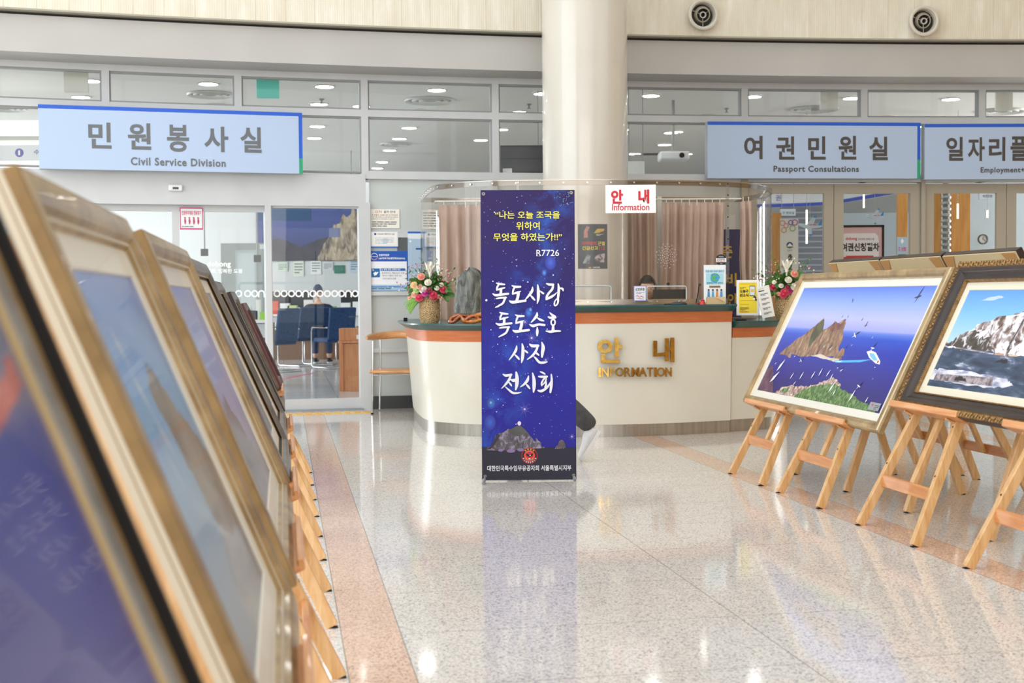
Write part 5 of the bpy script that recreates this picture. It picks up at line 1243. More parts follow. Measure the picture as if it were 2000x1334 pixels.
SB = [[(705, 155, 18), (690, 240, 50), (640, 330, 42), (550, 450, 16)], [(665, 340, 22), (710, 380, 40), (755, 430, 34)], [(815, 110, 22), (835, 220, 56), (828, 400, 58), (808, 505, 16)], [(858, 240, 16), (905, 275, 40), (935, 300, 26)],
 [(975, 120, 28), (1030, 155, 60), (1150, 150, 50)], [(1140, 150, 44), (1110, 250, 46), (1040, 350, 44), (930, 435, 20)], [(1095, 280, 22), (1130, 315, 40), (1165, 345, 28)], [(1225, 80, 22), (1255, 180, 68), (1240, 300, 58), (1232, 380, 38)], [(1060, 370, 14), (1110, 420, 40), (1180, 495, 46), (1270, 500, 46), (1340, 485, 22)],
 [(430, 750, 24), (490, 775, 50), (600, 755, 40)], [(590, 750, 34), (560, 850, 46), (490, 950, 40), (400, 1045, 12)], [(540, 900, 16), (580, 950, 36), (605, 985, 26)], [(580, 855, 18), (640, 875, 60), (700, 865, 56)], [(700, 705, 34), (718, 820, 68), (715, 960, 66), (695, 1065, 30)], [(480, 1010, 16), (560, 1080, 36), (640, 1135, 44), (740, 1135, 32), (812, 1115, 12)],
 [(957, 780, 20), (935, 870, 56), (870, 950, 42), (790, 1010, 16)], [(905, 945, 18), (945, 990, 42), (985, 1040, 28)], [(1040, 720, 24), (1070, 850, 62), (1075, 1000, 66), (1065, 1115, 26)],
 [(1200, 690, 20), (1250, 710, 36), (1300, 740, 24)], [(1170, 790, 28), (1230, 795, 44), (1340, 790, 40)], [(1330, 790, 34), (1270, 850, 34), (1230, 930, 34), (1235, 980, 22)], [(1235, 975, 22), (1290, 920, 26), (1325, 850, 24), (1315, 800, 24)], [(1318, 860, 24), (1325, 940, 34), (1310, 1010, 44)], [(1160, 1080, 30), (1230, 1090, 52), (1330, 1030, 44), (1400, 940, 34), (1430, 860, 10)], [(1430, 745, 26), (1440, 860, 44), (1432, 990, 54), (1415, 1115, 36)]]
sc_ = bw/185/10.67
def brush(S, y0):
    for s in S:
        P = []
        for x, y, w_ in smooth3(s):
            a, b = pm(940+x/10.67, y0+y/10.67); P.append((a, b, max(w_, 8)*1.08*sc_))
        p.stroke(P, WH)
        for a, b, w_ in (P[0], P[-1]): p.disc(a, b, w_*.5, WH, n=10)
p.L += 2
brush(SA, 540); brush(SB, 660)
p.build('printed_picture', ban)
gm = C((196, 190, 178), .3, 0, .7); dkm = C((84, 86, 90), .4)
cors = []
for (x, y) in ((938, 376.5), (1108.5, 376.5), (947.5, 930), (1120.5, 925)):
    a, b = pm(x, y); g = MB().use(gm); g.lathe([(.0045, .0), (.005, .003), (.0085, .004), (.0105, .002), (.011, .0003)], (a, b, .0006), n=18, cap=(False, False)); g.use(C((40, 40, 40))).lathe([(.0046, .0008), (.0001, .0008)], (a, b, .0004), n=12, cap=(False, False)); g.build('grommet', ban, smooth=60); cors.append((a, b))
# X stand behind: four arms, hub, two front feet and a rear leg
hub = Vector((bw/2, bh*.36, -.10))
MB().use(dkm).box(hub, (.05, .09, .04)).build('stand_hub', ban, bevel=.005)
for a, b in cors[:2]: MB().use(dkm).tube([hub, Vector((a, b, -.012)), Vector((a, b, .006))], .004, 8).build('stand_arm', ban, smooth=60)
for (px, py), (a, b) in (((944, 944.5), cors[2]), ((1123, 938), cors[3])):
    f = ban.matrix_basis.inverted() @ (at_h(px, py, 0.008)); g = Vector((a, b, -.006))
    MB().use(dkm).tube([hub, g], .0045, 8).build('stand_arm', ban, smooth=60)
    e = g+(f-g)*.42; MB().use(C((128, 132, 136), .5)).tube([g, e], .0045, 8).build('stand_leg', ban, smooth=60)
    MB().use(C((140, 144, 148), .55)).tube([e, e+(f-e)*.2, f], .009, 12, rs=[.0085, .0115, .0085]).build('rubber_foot', ban, smooth=60)
    MB().use(gm).tube([g+Vector((0, .004, .012)), g+Vector((.002, -.03, .008))], .0018, 6).build('hook', ban)
rl_ = ban.matrix_basis.inverted() @ (ban.matrix_basis @ hub+Vector((0, .52, -(ban.matrix_basis @ hub).z+.006)))
MB().use(dkm).tube([hub, rl_], .005, 8).build('rear_leg', ban, smooth=60)
# ================================================================== PEOPLE
SKIN = noisy('skin', [(0.3, (226, 178, 150)), (0.7, (236, 192, 166))], 30, 2, 0.5); HAIR = noisy('dark_hair', [(0.3, (18, 14, 14)), (0.7, (40, 32, 30))], 6, 4, 0.4, sc=(14, 14, 1.2))
def skin_mesh(name, nodes, edges, m, parent, sub=2, root=0, world=True):
    """nodes: (x, y, z, rx, ry)"""
    me = bpy.data.meshes.new(name); mi = parent.matrix_basis.inverted() if world else Matrix()
    me.from_pydata([tuple(mi @ Vector(n_[:3])) for n_ in nodes], edges, []); me.materials.append(m)
    o = bpy.data.objects.new(name, me); COL.objects.link(o); o.parent = parent
    s = o.modifiers.new('skin', 'SKIN'); s.use_smooth_shade = True; s.branch_smoothing = 0.6
    if not me.skin_vertices: bm = bmesh.new(); bm.from_mesh(me); bm.verts.layers.skin.verify(); bm.to_mesh(me); bm.free()
    for i, n_ in enumerate(nodes):
        sv = me.skin_vertices[0].data[i]; sv.radius = (n_[3], n_[4] if len(n_) > 4 else n_[3]); sv.use_root = (i == root)
    b = o.modifiers.new('sub', 'SUBSURF'); b.levels = sub; b.render_levels = sub
    return o
def head(parent, c, yaw, pitch=0.0, r=0.094, hair='short', cap=None):
    """head with brow, nose, mouth, ears; faces -y before yaw"""
    M_ = Matrix.Translation(Vector(c)) @ Matrix.Rotation(yaw, 4, 'Z') @ Matrix.Rotation(pitch, 4, 'X'); mi = parent.matrix_basis.inverted() @ M_
    mb = MB().use(SKIN); n, m_ = 28, 22; rings = []
    for j in range(1, m_):
        t = pi*j/m_; z = -cos(t); i0 = len(mb.v)
        for k in range(n):
            a = 2*pi*k/n; x, y = sin(t)*cos(a), sin(t)*sin(a)
            fr = max(0, -y)
            jaw = 1-0.30*max(0, -z)**1.2*(1 if y < .3 else .6); X = x*jaw*.80; Y = y*(.98 if y > 0 else .92)*(1-.10*max(0, -z)); Z = z*1.22
            Y += -.20*math.exp(-((x/.13)**2+((z+.08)/.20)**2))*fr**3          # nose
            Y += .055*math.exp(-(((abs(x)-.36)/.15)**2+((z-.12)/.10)**2))*fr      # eye sockets
            Y += -.045*math.exp(-((x/.26)**2+((z+.42)/.07)**2))*fr**3+.03*math.exp(-((x/.3)**2+((z+.34)/.04)**2))*fr**2   # lips
            Y += -.05*math.exp(-((x/.22)**2+((z+.72)/.14)**2))*fr
            mb.v.append((X*r, Y*r, Z*r))
        rings.append(list(range(i0, i0+n)))
    i0 = len(mb.v); mb.v += [(0, 0, -1.22*r), (0, 0, 1.22*r)]; mb.loft(rings, False, False)
    for k in range(n): mb.face([i0, rings[0][(k+1) % n], rings[0][k]]); mb.face([i0+1, rings[-1][k], rings[-1][(k+1) % n]])
    o = mb.build('head', parent, smooth=70); o.matrix_basis = mi
    for s in (-1, 1):
        e = MB().use(SKIN); e.sphere((s*.80*r, .06*r, -.02*r), .2*r, 8, 6, (.35, .7, 1.2)); e.build('ear', parent, smooth=70).matrix_basis = mi
        e = MB().use(C((244, 240, 236), .3)); e.sphere((s*.34*r, -.80*r, .13*r), .105*r, 10, 8, (1.2, .6, .5)); e.use(C((24, 18, 16), .2)).sphere((s*.34*r, -.865*r, .13*r), .055*r, 8, 6, (1, .4, 1)); e.build('eye', parent, smooth=70).matrix_basis = mi
        e = MB().use(HAIR); e.tube([(s*.18*r, -.93*r, .30*r), (s*.34*r, -.91*r, .34*r), (s*.5*r, -.82*r, .28*r)], .025*r, 5); e.build('eyebrow', parent).matrix_basis = mi
    e = MB().use(C((200, 124, 112), .45)); e.sphere((0, -.915*r, -.50*r), .2*r, 10, 6, (.95, .3, .24)); e.build('mouth', parent, smooth=70).matrix_basis = mi
    e = MB().use(SKIN); e.tube([(0, -.86*r, .16*r), (0, -.97*r, .0), (0, -1.09*r, -.20*r), (0, -.93*r, -.30*r)], .05*r, 8, rs=[.05*r, .07*r, .115*r, .06*r]); e.build('nose', parent, smooth=70).matrix_basis = mi
    hb = MB().use(cap or HAIR); rings = []; n2 = 28
    for j in range(1, 15):
        t = pi*j/15; z = cos(t); i0 = len(hb.v)
        low = {'short': -.15, 'long': -.95}[hair]
        for k in range(n2):
            a = 2*pi*k/n2; x, y = sin(t)*cos(a), sin(t)*sin(a); front = max(0, -sin(a)-.22)
            lim = low+(.50-low)*min(1, front*2.6); zz = max(z, lim)
            f = 1.0 if z > lim else 1.0
            wv = 1+.02*sin(a*11)+(.03*sin(a*5))
            q = sqrt(max(.05, 1-min(1, zz)**2)) if zz > -.1 else 1.0
            hb.v.append((cos(a)*q*.90*r*wv, (sin(a)*q*1.08+.03)*r*wv, zz*1.30*r+(.03*r if z > .9 else 0)))
        rings.append(list(range(i0, i0+n2)))
    hb.loft(rings, True, False); o = hb.build('hair', parent, smooth=80); o.matrix_basis = mi
    return M_
def hand(parent, wrist, fwd, palm_n, m=SKIN, s=1.0, curl=.5, side=1, world=True):
    """palm and five curled fingers; fwd = finger direction, palm_n = out of the palm"""
    f = Vector(fwd).normalized(); n = Vector(palm_n); n = (n-f*n.dot(f)).normalized(); x = f.cross(n)*side; w_ = Vector(wrist)
    nodes = [tuple(w_)+(.024*s, .018*s), tuple(w_+f*.045*s)+(.034*s, .015*s), tuple(w_+f*.085*s)+(.038*s, .013*s)]; edges = [(0, 1), (1, 2)]
    for k, (off, L) in enumerate(((-.03, .070), (-.010, .080), (.010, .074), (.029, .058))):
        p0 = w_+f*.090*s+x*off*s; i = len(nodes); d = f.copy(); nodes.append(tuple(p0)+(.0095*s,)*2); edges.append((2, i))
        for q in range(3):
            d = (d+n*curl*.55).normalized(); p0 = p0+d*L/3*s; nodes.append(tuple(p0)+((.0085-.001*q)*s,)*2); edges.append((i+q, i+q+1))
    i = len(nodes); p0 = w_+f*.035*s-x*.034*s; nodes.append(tuple(p0)+(.011*s,)*2); edges.append((1, i))
    d = (f*.6-x*.7+n*.25).normalized()
    for q in range(2): p0 = p0+d*.03*s; nodes.append(tuple(p0)+((.0095-.001*q)*s,)*2); edges.append((i+q, i+q+1)); d = (d+f*.4+n*.2).normalized()
    return skin_mesh('hand', nodes, edges, m, parent, 1, 0)
def limb_set(parent, nm, chains, m, sub=2):
    nodes, edges, ix = [], [], {}
    for ch in chains:
        prev = None
        for q in ch:
            key = tuple(round(v, 4) for v in q[:3])
            if key not in ix: ix[key] = len(nodes); nodes.append(q)
            if prev is not None and (prev, ix[key]) not in edges: edges.append((prev, ix[key]))
            prev = ix[key]
    return skin_mesh(nm, nodes, edges, m, parent, sub, 0)

# --- walker behind the banner, stepping off to the left
wy = 8.86; GREY = noisy('grey_trousers', [(0.3, (66, 66, 66)), (0.7, (92, 91, 88))], 14, 3, 0.8)
wk = thing('person', 'person walking to the left behind the banner, grey trousers, heel of a white trainer raised', 'person', (0.2, wy, 0))
pel = (0.12, wy, .93, .13, .11)
limb_set(wk, 'body', [[pel, (.11, wy, 1.10, .12, .10), (.09, wy, 1.32, .15, .11), (.07, wy, 1.44, .07, .07), (.05, wy, 1.52, .05, .05)],
    [(.09, wy, 1.32, .15, .11), (.09, wy-.18, 1.38, .055, .055), (.14, wy-.22, 1.12, .042, .042), (.08, wy-.21, .90, .028, .028)], [(.09, wy, 1.32, .15, .11), (.09, wy+.18, 1.38, .055, .055), (.03, wy+.22, 1.12, .042, .042), (-.04, wy+.20, .93, .028, .028)],
    [pel, (.12, wy-.09, .86, .085, .085), (.24, wy-.09, .50, .06, .06), (.515, wy-.09, .28, .038, .038)], [pel, (.11, wy+.09, .86, .085, .085), (.02, wy+.09, .48, .058, .058), (.01, wy+.09, .10, .038, .038)]], SKIN)
limb_set(wk, 'trousers', [[(.12, wy, .95, .145, .125), (.12, wy-.09, .86, .10, .10), (.25, wy-.09, .50, .080, .080), (.44, wy-.09, .335, .076, .076), (.51, wy-.09, .27, .070, .070), (.56, wy-.09, .225, .060, .060)], [(.12, wy, .95, .145, .125), (.11, wy+.09, .86, .10, .10), (.02, wy+.09, .48, .08, .08), (.01, wy+.09, .12, .068, .068)]], GREY)
limb_set(wk, 'jacket', [[(.12, wy, .92, .15, .13), (.11, wy, 1.10, .145, .12), (.09, wy, 1.32, .17, .13), (.07, wy, 1.43, .08, .08)], [(.09, wy, 1.32, .17, .13), (.09, wy-.19, 1.38, .07, .07), (.14, wy-.22, 1.12, .055, .055), (.09, wy-.21, .95, .042, .042)], [(.09, wy, 1.32, .17, .13), (.09, wy+.19, 1.38, .07, .07), (.03, wy+.22, 1.12, .055, .055), (-.03, wy+.20, .97, .042, .042)]], C((60, 66, 78), .8))
hand(wk, (.08, wy-.21, .91), (-.15, 0, -1), (0, 1, 0)); hand(wk, (-.04, wy+.20, .93), (-.25, 0, -1), (0, -1, 0), side=-1)
head(wk, (.03, wy, 1.64), -pi/2, 0, .09)
def shoe(parent, heel, toe, up, m, trim=None):
    """heel and toe = sole points; up = direction out of the sole"""
    h, t, u = Vector(heel), Vector(toe), Vector(up).normalized(); f = (t-h).normalized(); L = (t-h).length; s = f.cross(u)
    a = MB().use(m); rings = []
    for q, wd, ht in ((0.0, .026, .055), (.05, .033, .075), (.2, .036, .086), (.36, .037, .080), (.52, .042, .062), (.72, .047, .048), (.9, .040, .036), (1.0, .018, .026)):
        i = len(a.v); c = h+f*(L*q)
        for k in range(12):
            g = 2*pi*k/12; a.v.append(tuple(c+s*(wd*cos(g))+u*(.012+ht/2+ht/2*sin(g))))
        rings.append(list(range(i, i+12)))
    a.loft(rings); a.build('shoe_upper', parent, smooth=70, world=True)
    a = MB().use(C((236, 234, 228), .6)); rings = []
    for q, wd in ((-.01, .022), (.05, .035), (.25, .038), (.5, .042), (.74, .050), (.92, .042), (1.02, .014)):
        i = len(a.v); c = h+f*(L*q); a.v += [tuple(c-s*wd), tuple(c+s*wd), tuple(c+s*wd+u*.022), tuple(c-s*wd+u*.022)]; rings.append([i, i+1, i+2, i+3])
    a.loft(rings); a.build('sole', parent, smooth=50, world=True)
    if trim:
        a = MB().use(trim); c = h+f*(L*.04)+u*.088; a.tube([c-s*.018, c+f*.0-u*.012-f*.012, c+s*.018], .010, 8); a.build('heel_tab', parent, smooth=60, world=True)
TR = noisy('white_trainer', [(0.3, (226, 226, 224)), (0.7, (240, 240, 238))], 20, 2, 0.6)
sh1 = Vector((.608, wy-.10, .205)); sh2 = Vector((.478, wy-.10, .003))
shoe(wk, sh1, sh2, (-.84, 0, .54), TR, C((28, 140, 84), .5)); shoe(wk, (.05, wy+.09, .003), (-.20, wy+.09, .003), (0, 0, 1), TR)

# --- receptionist behind the desk
ry = 11.28; rx = (1265-1000)/FPX*ry; hz = 1.198
rc = thing('person', 'receptionist with dark hair sitting behind the desk, face half hidden by the monitor', 'person', (rx, ry, 0))
pel = (rx, ry+.10, .52, .14, .12); ch = (rx, ry+.06, .86, .15, .11)
limb_set(rc, 'body', [[pel, ch, (rx, ry+.04, 1.0, .06, .06), (rx, ry+.02, 1.08, .05, .05)], [ch, (rx-.17, ry+.05, .92, .05, .05), (rx-.21, ry-.06, .76, .04, .04), (rx-.10, ry-.20, .765, .026, .026)], [ch, (rx+.17, ry+.05, .92, .05, .05), (rx+.21, ry-.06, .76, .04, .04), (rx+.10, ry-.20, .765, .026, .026)],
    [pel, (rx-.1, ry-.0, .50, .08, .08), (rx-.12, ry-.34, .50, .06, .06), (rx-.12, ry-.30, .08, .04, .04)], [pel, (rx+.1, ry-.0, .50, .08, .08), (rx+.12, ry-.34, .50, .06, .06), (rx+.12, ry-.30, .08, .04, .04)]], SKIN)
BK = C((34, 34, 42), .8)
limb_set(rc, 'cardigan', [[(rx, ry+.10, .54, .16, .14), (rx, ry+.06, .86, .17, .13), (rx, ry+.05, .97, .08, .08)], [(rx, ry+.06, .86, .17, .13), (rx-.18, ry+.05, .92, .065, .065), (rx-.21, ry-.06, .77, .052, .052), (rx-.13, ry-.16, .77, .04, .04)], [(rx, ry+.06, .86, .17, .13), (rx+.18, ry+.05, .92, .065, .065), (rx+.21, ry-.06, .77, .052, .052), (rx+.13, ry-.16, .77, .04, .04)]], BK)
limb_set(rc, 'trousers', [[(rx, ry+.10, .52, .15, .13), (rx-.1, ry, .50, .09, .09), (rx-.12, ry-.34, .50, .07, .07), (rx-.12, ry-.30, .12, .055, .055)], [(rx, ry+.10, .52, .15, .13), (rx+.1, ry, .50, .09, .09), (rx+.12, ry-.34, .50, .07, .07), (rx+.12, ry-.30, .12, .055, .055)]], BK)
hand(rc, (rx-.10, ry-.20, .765), (.3, -1, 0), (0, 0, -1)); hand(rc, (rx+.10, ry-.20, .765), (-.3, -1, 0), (0, 0, -1), side=-1)
head(rc, (rx, ry, hz), radians(-6), radians(8), .093, 'long')
for s in (-1, 1): shoe(rc, (rx+s*.12, ry-.22, .003), (rx+s*.12, ry-.45, .003), (0, 0, 1), C((30, 30, 32)))
st = thing('office_chair', 'dark office chair under the receptionist', 'chair', (rx, ry+.08, 0))
MB().use(BK).box((rx, ry+.08, .395), (.44, .42, .05)).build('seat', st, bevel=.02, world=True); MB().use(BK).box((rx, ry+.30, .72), (.40, .04, .40)).build('backrest', st, bevel=.02, world=True); MB().use(ALUD).cyl((rx, ry+.1, .05), (rx, ry+.1, .38), .025).build('gas_column', st, world=True); MB().use(ALUD).beam((rx, ry+.31, .40), (rx, ry+.31, .6), .05, .01).build('back_bar', st, world=True)
for k in range(5): a = 2*pi*k/5; MB().use(C((40, 40, 42))).beam((rx, ry+.1, .06), (rx+.26*cos(a), ry+.1+.26*sin(a), .03), .04, .03).build('foot_spoke', st, world=True)
# ================================================================== THINGS ON THE DESK
def up(px, py, y): return at_depth(px, py, y)
# monitor
yM = 10.98; a, b = up(1275, 565.5, yM), up(1340, 587, yM)
mo = thing('monitor', 'black monitor seen through the right pass-through opening', 'monitor', ((a.x+b.x)/2, yM, .725))
MB().use(C((14, 14, 16), .35)).box(((a.x+b.x)/2, yM, (a.z+.93)/2), (b.x-a.x, .03, a.z-.93)).build('screen_back', mo, world=True, bevel=.005)
MB().use(C((30, 30, 32), .4)).box(((a.x+b.x)/2, yM+.01, .84), (.05, .02, .22)).build('stand', mo, world=True); MB().use(C((30, 30, 32), .4)).box(((a.x+b.x)/2, yM+.02, .732), (.2, .14, .014)).build('base', mo, world=True)
# cards and holders: generic sheet on the counter
def sheet_on(x0, x1, yt, yb, y, name, lab, cat, draw, back=(244, 244, 242), thick=.003, tilt=0.0, group=None, roll=0.0):
    m, w, h, pm = facing(x0, x1, yt, yb, y); m = m @ Matrix.Rotation(roll, 4, 'Z') @ Matrix.Rotation(-tilt, 4, 'X')
    r = thing(name, lab, cat, mtx=m, group=group); MB().use(C(back, .35)).box((w/2, h/2, -thick/2), (w, h, thick)).build('card', r)
    p = Panel(step=.0003); draw(p, w, h); p.build('print', r); return r, w, h
def info(p, w, h):
    p.rect(0, 0, w, h, C((250, 250, 250))); p.text('안', w*.11, h*.33, w*.24, h*.50, C((214, 40, 56)), .045); p.text('내', w*.65, h*.33, w*.22, h*.50, C((214, 40, 56)), .045); p.text('Information', w*.13, h*.09, w*.74, h*.24, C((206, 44, 60)), .014)
yr = yF(1.0)-.035
sheet_on(1182.5, 1281, 361, 416, yr, 'hanging_notice', 'white board with red Information lettering on the clear screen', 'sign', info, (250, 250, 250), .006)
def respect(p, w, h):
    p.rect(0, 0, w, h, C((120, 104, 190))); p.rect(w*.05, h*.04, w*.95, h*.96, C((246, 246, 250))); p.text('상호존중', w*.14, h*.66, w*.72, h*.2, C((30, 30, 40)), .03); p.greek(w*.2, h*.46, w*.85, h*.6, 2, C((140, 130, 140)), 1, .4, 3)
    p.stroke([(w*.15, h*.3, .002), (w*.3, h*.36, .008), (w*.45, h*.25, .004), (w*.62, h*.32, .009), (w*.8, h*.22, .003)], C((226, 90, 110))); p.stroke([(w*.2, h*.2, .003), (w*.5, h*.16, .006), (w*.8, h*.12, .002)], C((200, 120, 140)))
r, w, h = sheet_on(1237.5, 1262.5, 558, 588, yr+.01, 'small_notice', 'small purple bordered notice left of the right opening', 'notice', respect)
# round black sticker
m, w, h, pm = facing(1397.5, 1419.5, 496, 519.5, yF(1.75)-.02); r = thing('round_sticker', 'round black and white sticker high on the clear screen', 'sticker', mtx=m); p = Panel()
p.disc(w/2, h/2, w/2, C((16, 16, 18))); p.rect(w*.04, h*.32, w*.96, h*.66, C((244, 244, 244))); p.text('마약판매', w*.12, h*.5, w*.7, h*.13, C((20, 20, 20)), .03); p.text('범죄입니다', w*.12, h*.35, w*.74, h*.13, RED, .03); p.text('POLICE', w*.3, h*.75, w*.4, h*.08, C('ffffff')); p.text('112', w*.42, h*.16, w*.18, h*.08, C('ffffff')); p.build('print', r)
# earth poster card in an envelope
def earth(p, w, h):
    p.rect(0, 0, w, h, C((246, 248, 250))); p.rect(w*.06, h*.80, w*.94, h*.88, C((190, 226, 240))); p.text('지금 바로 쓰레기 줄이기', w*.1, h*.81, w*.8, h*.055, C((40, 110, 170)), .02)
    p.rect(w*.1, h*.50, w*.9, h*.79, C((176, 226, 240))); p.disc(w*.5, h*.66, w*.2, C((70, 170, 214))); p.poly(rough_poly([(w*.36, h*.68), (w*.44, h*.74), (w*.56, h*.72), (w*.5, h*.66), (w*.6, h*.60), (w*.42, h*.58)], 3, .003, 3), C((96, 186, 96))); p.disc(w*.44, h*.67, .003, INK); p.disc(w*.56, h*.67, .003, INK)
    p.annulus(w*.5, h*.66, w*.2, w*.23, C((80, 160, 80)), a0=0, a1=2.6); p.text('함께해요 지구 살리기', w*.14, h*.515, w*.72, h*.05, C((50, 150, 170)), .02); p.rect(w*.25, h*.42, w*.75, h*.47, C((140, 112, 76)))
    for k, c in enumerate(((60, 140, 200), (80, 170, 220), (210, 140, 70), (90, 150, 200))): x = w*(.22+.19*k); p.disc(x, h*.36, w*.045, C((70, 60, 60))); p.poly([(x-w*.06, h*.17), (x+w*.06, h*.17), (x+w*.04, h*.33), (x-w*.04, h*.33)], C(c)); p.rect(x-w*.03, h*.10, x-w*.01, h*.17, C((60, 90, 150))); p.rect(x+w*.01, h*.10, x+w*.03, h*.17, C((60, 90, 150)))
sheet_on(1374.5, 1417.5, 517.5, 594, yF(1.65)-.07, 'campaign_card', 'white card with a green and blue cartoon globe on the counter', 'card', earth, thick=.002)
m, w, h, pm = facing(1380, 1415, 580, 594.5, yF(1.65)-.12); r = thing('card_box', 'light brown card envelope box under the globe card', 'box', mtx=m)
MB().use(C((214, 184, 138), .7)).box((w/2, h/2, .0), (w, h, .05)).build('box', r, bevel=.001); p = Panel(); p.L = 90; p.poly([(w*.5, h), (w, h), (w*.98, h*.3)], C((236, 214, 176))); p.poly([(w*.45, h), (w*.95, h*.35), (w, h)], C((226, 200, 158))); p.build('flap', r)
# red stapler-like piece, black pointer, mouse
r = thing('desk_bell', 'small red bell shaped piece beside the brown box', 'bell', up(1372.5, 594, 10.36)); q = r.matrix_basis.translation; q.z = HC; r.matrix_basis = Matrix.Translation(q)
MB().use(C((206, 36, 36), .3, .4)).lathe([(.026, .0), (.024, .016), (.014, .028), (.018, .038), (.004, .042)], n=20).build('body', r, smooth=50); MB().use(C((170, 20, 24), .3)).lathe([(.016, 0), (.016, .012), (.001, .013)], (-.045, .01, 0), n=14).build('button', r, smooth=50)
r = thing('pen_holder', 'thin black pen stand with curled tip on the counter', 'pen stand', Vector((up(1364.5, 590, 10.40).x, 10.42, HC))); MB().use(BLK).tube([(-.02, 0, .004), (.0, 0, .1), (.008, 0, .17), (.02, 0, .165), (.014, 0, .15)], .004, 8).build('stem', r, smooth=60); MB().use(BLK).lathe([(.022, 0), (.02, .006), (.001, .008)], n=16).build('foot', r, smooth=50)
r = thing('computer_mouse', 'dark grey mouse shaped piece on the counter front', 'mouse', Vector((up(1326, 590, 10.30).x, 10.30, HC))); g = MB().use(C((52, 54, 58), .45)); g.sphere((0, 0, .004), .068, 20, 10, (1, .5, .33)); o = g.build('shell', r, smooth=70)
for v in o.data.vertices: v.co.z = max(v.co.z, 0)
MB().use(BLK).tube([(-.065, 0, .006), (-.09, .01, .006), (-.12, .005, .004)], .004, 6).build('cable', r, smooth=60)
# black suction dot
c_ = up(1305, 554.5, yF(1.3)-.012); r = thing('black_dot', 'small black round knob above the right opening', 'knob', c_); MB().use(C((20, 20, 22))).lathe([(.013, 0), (.012, .006), (.001, .007)], (0, 0, 0), (Vector((1, 0, 0)), GZ, Vector((0, -1, 0))), 16).build('knob', r, smooth=50)
# yellow notice in an acrylic stand, leaning leaflet (QR code left out)
def yellow(p, w, h):
    p.rect(0, 0, w, h, C((248, 248, 246))); p.rect(w*.10, h*.07, w*.90, h*.93, C((250, 222, 54))); K = C((28, 26, 22)); p.rect(w*.16, h*.885, w*.84, h*.89, K)
    p.text('도봉구', w*.15, h*.63, w*.38, h*.10, K, .04); p.text('핀소식', w*.15, h*.52, w*.38, h*.10, K, .04); p.greek(w*.15, h*.75, w*.42, h*.8, 2, K, 4, .4, 2)
    p.rect(w*.58, h*.55, w*.82, h*.84, C((60, 60, 66))); p.rect(w*.595, h*.57, w*.805, h*.82, C((226, 238, 250))); p.rect(w*.63, h*.66, w*.76, h*.74, C((250, 200, 40))); p.disc(w*.80, h*.50, w*.07, K); p.disc(w*.77, h*.47, w*.05, C('ffffff')); p.disc(w*.86, h*.44, w*.04, K)
    p.rect(w*.14, h*.42, w*.86, h*.425, K); p.text('지금 참여하세요', w*.15, h*.30, w*.4, h*.03, C((160, 130, 30))); p.greek(w*.15, h*.14, w*.55, h*.24, 3, K, 6, .35, 3); p.greek(w*.15, h*.09, w*.8, h*.12, 1, C((200, 60, 30)), 7, .5, 3)
ys = 10.80
r, w, h = sheet_on(1438.5, 1482.5, 547, 616, ys, 'acrylic_notice_stand', 'yellow notice in a clear stand on the right end of the desk', 'notice stand', yellow, (246, 246, 246), .006)
zb = r.matrix_basis.translation.z-HL
MB().use(ACR).poly([(-.01, -zb, .03), (w+.02, -zb, .03), (w+.02, .0, -.004), (-.01, 0, -.004)]).build('front_lip', r); MB().use(glassy('clear_base', (226, 230, 228), 1.5, .05)).box((w/2, -zb+.004, 0), (w+.04, .006, .09)).build('base', r)
def leaflet(p, w, h):
    p.rect(0, 0, w, h, C((240, 238, 230)))
    p.text('도봉구청', w*.1, h*.90, w*.4, h*.035, C((60, 140, 70))); p.greek(w*.1, h*.83, w*.85, h*.88, 1, INK, 2, .7, 2)
    for k in range(5): y = h*(.70-.15*k); p.rect(w*.12, y+h*.07, w*.8, y+h*.074, C((120, 120, 116))); p.greek(w*.2, y, w*.8, y+h*.065, 2, C((60, 74, 110)), k, .5, 3)
sheet_on(1489, 1514, 560, 622, 10.72, 'leaflet_stand', 'cream leaflet leaning against the clear screen beside the yellow notice', 'leaflet', leaflet, (240, 238, 232), .008, group=None, roll=radians(11))
# dark rod on the right ledge
r = thing('black_clip', 'small black clip lying on the right countertop', 'clip', Vector((up(1448, 622, 10.62).x, 10.64, HL))); MB().use(BLK).box((0, 0, .008), (.09, .02, .012)).build('clip', r, bevel=.003)
# poster wrapped on the column
cth = atan2(-1, 0)
def colmap(u, v, w_):
    a = u/CR; return Vector((CP.x+(CR+.002+w_)*sin(a), CP.y-(CR+.002+w_)*cos(a), v))
yc_ = CP.y-CR*.9; u0 = math.asin((up(1128.5, 480, yc_).x-CP.x)/CR)*CR; u1 = math.asin((up(1186.5, 480, yc_-.03).x-CP.x)/CR)*CR; v1, v0 = up(1157, 438, yc_).z, up(1157, 525, yc_).z
r = thing('column_poster', 'dark crime report poster taped on the round column behind the screen', 'poster', (CP.x, CP.y-CR, v0)); mi = Vector((CP.x, CP.y-CR, v0))
p = Panel(lambda u, v, w_: colmap(u0+u, v0+v, w_)-mi, .0004); w, h = u1-u0, v1-v0
p.rect(0, 0, w, h, pmat('poster_dark', [(0.3, (28, 38, 46)), (0.7, (54, 62, 70))], 14, 4), 8); p.poly([(w*.15, h*.65), (w*.5, h*.62), (w*.52, h*.93), (w*.18, h*.93)], C((30, 84, 62))); p.poly(rough_poly([(w*.2, h*.68), (w*.34, h*.72), (w*.3, h*.82), (w*.4, h*.94), (w*.28, h*.95), (w*.2, h*.85)], 3, .005, 3), C((190, 130, 116)))
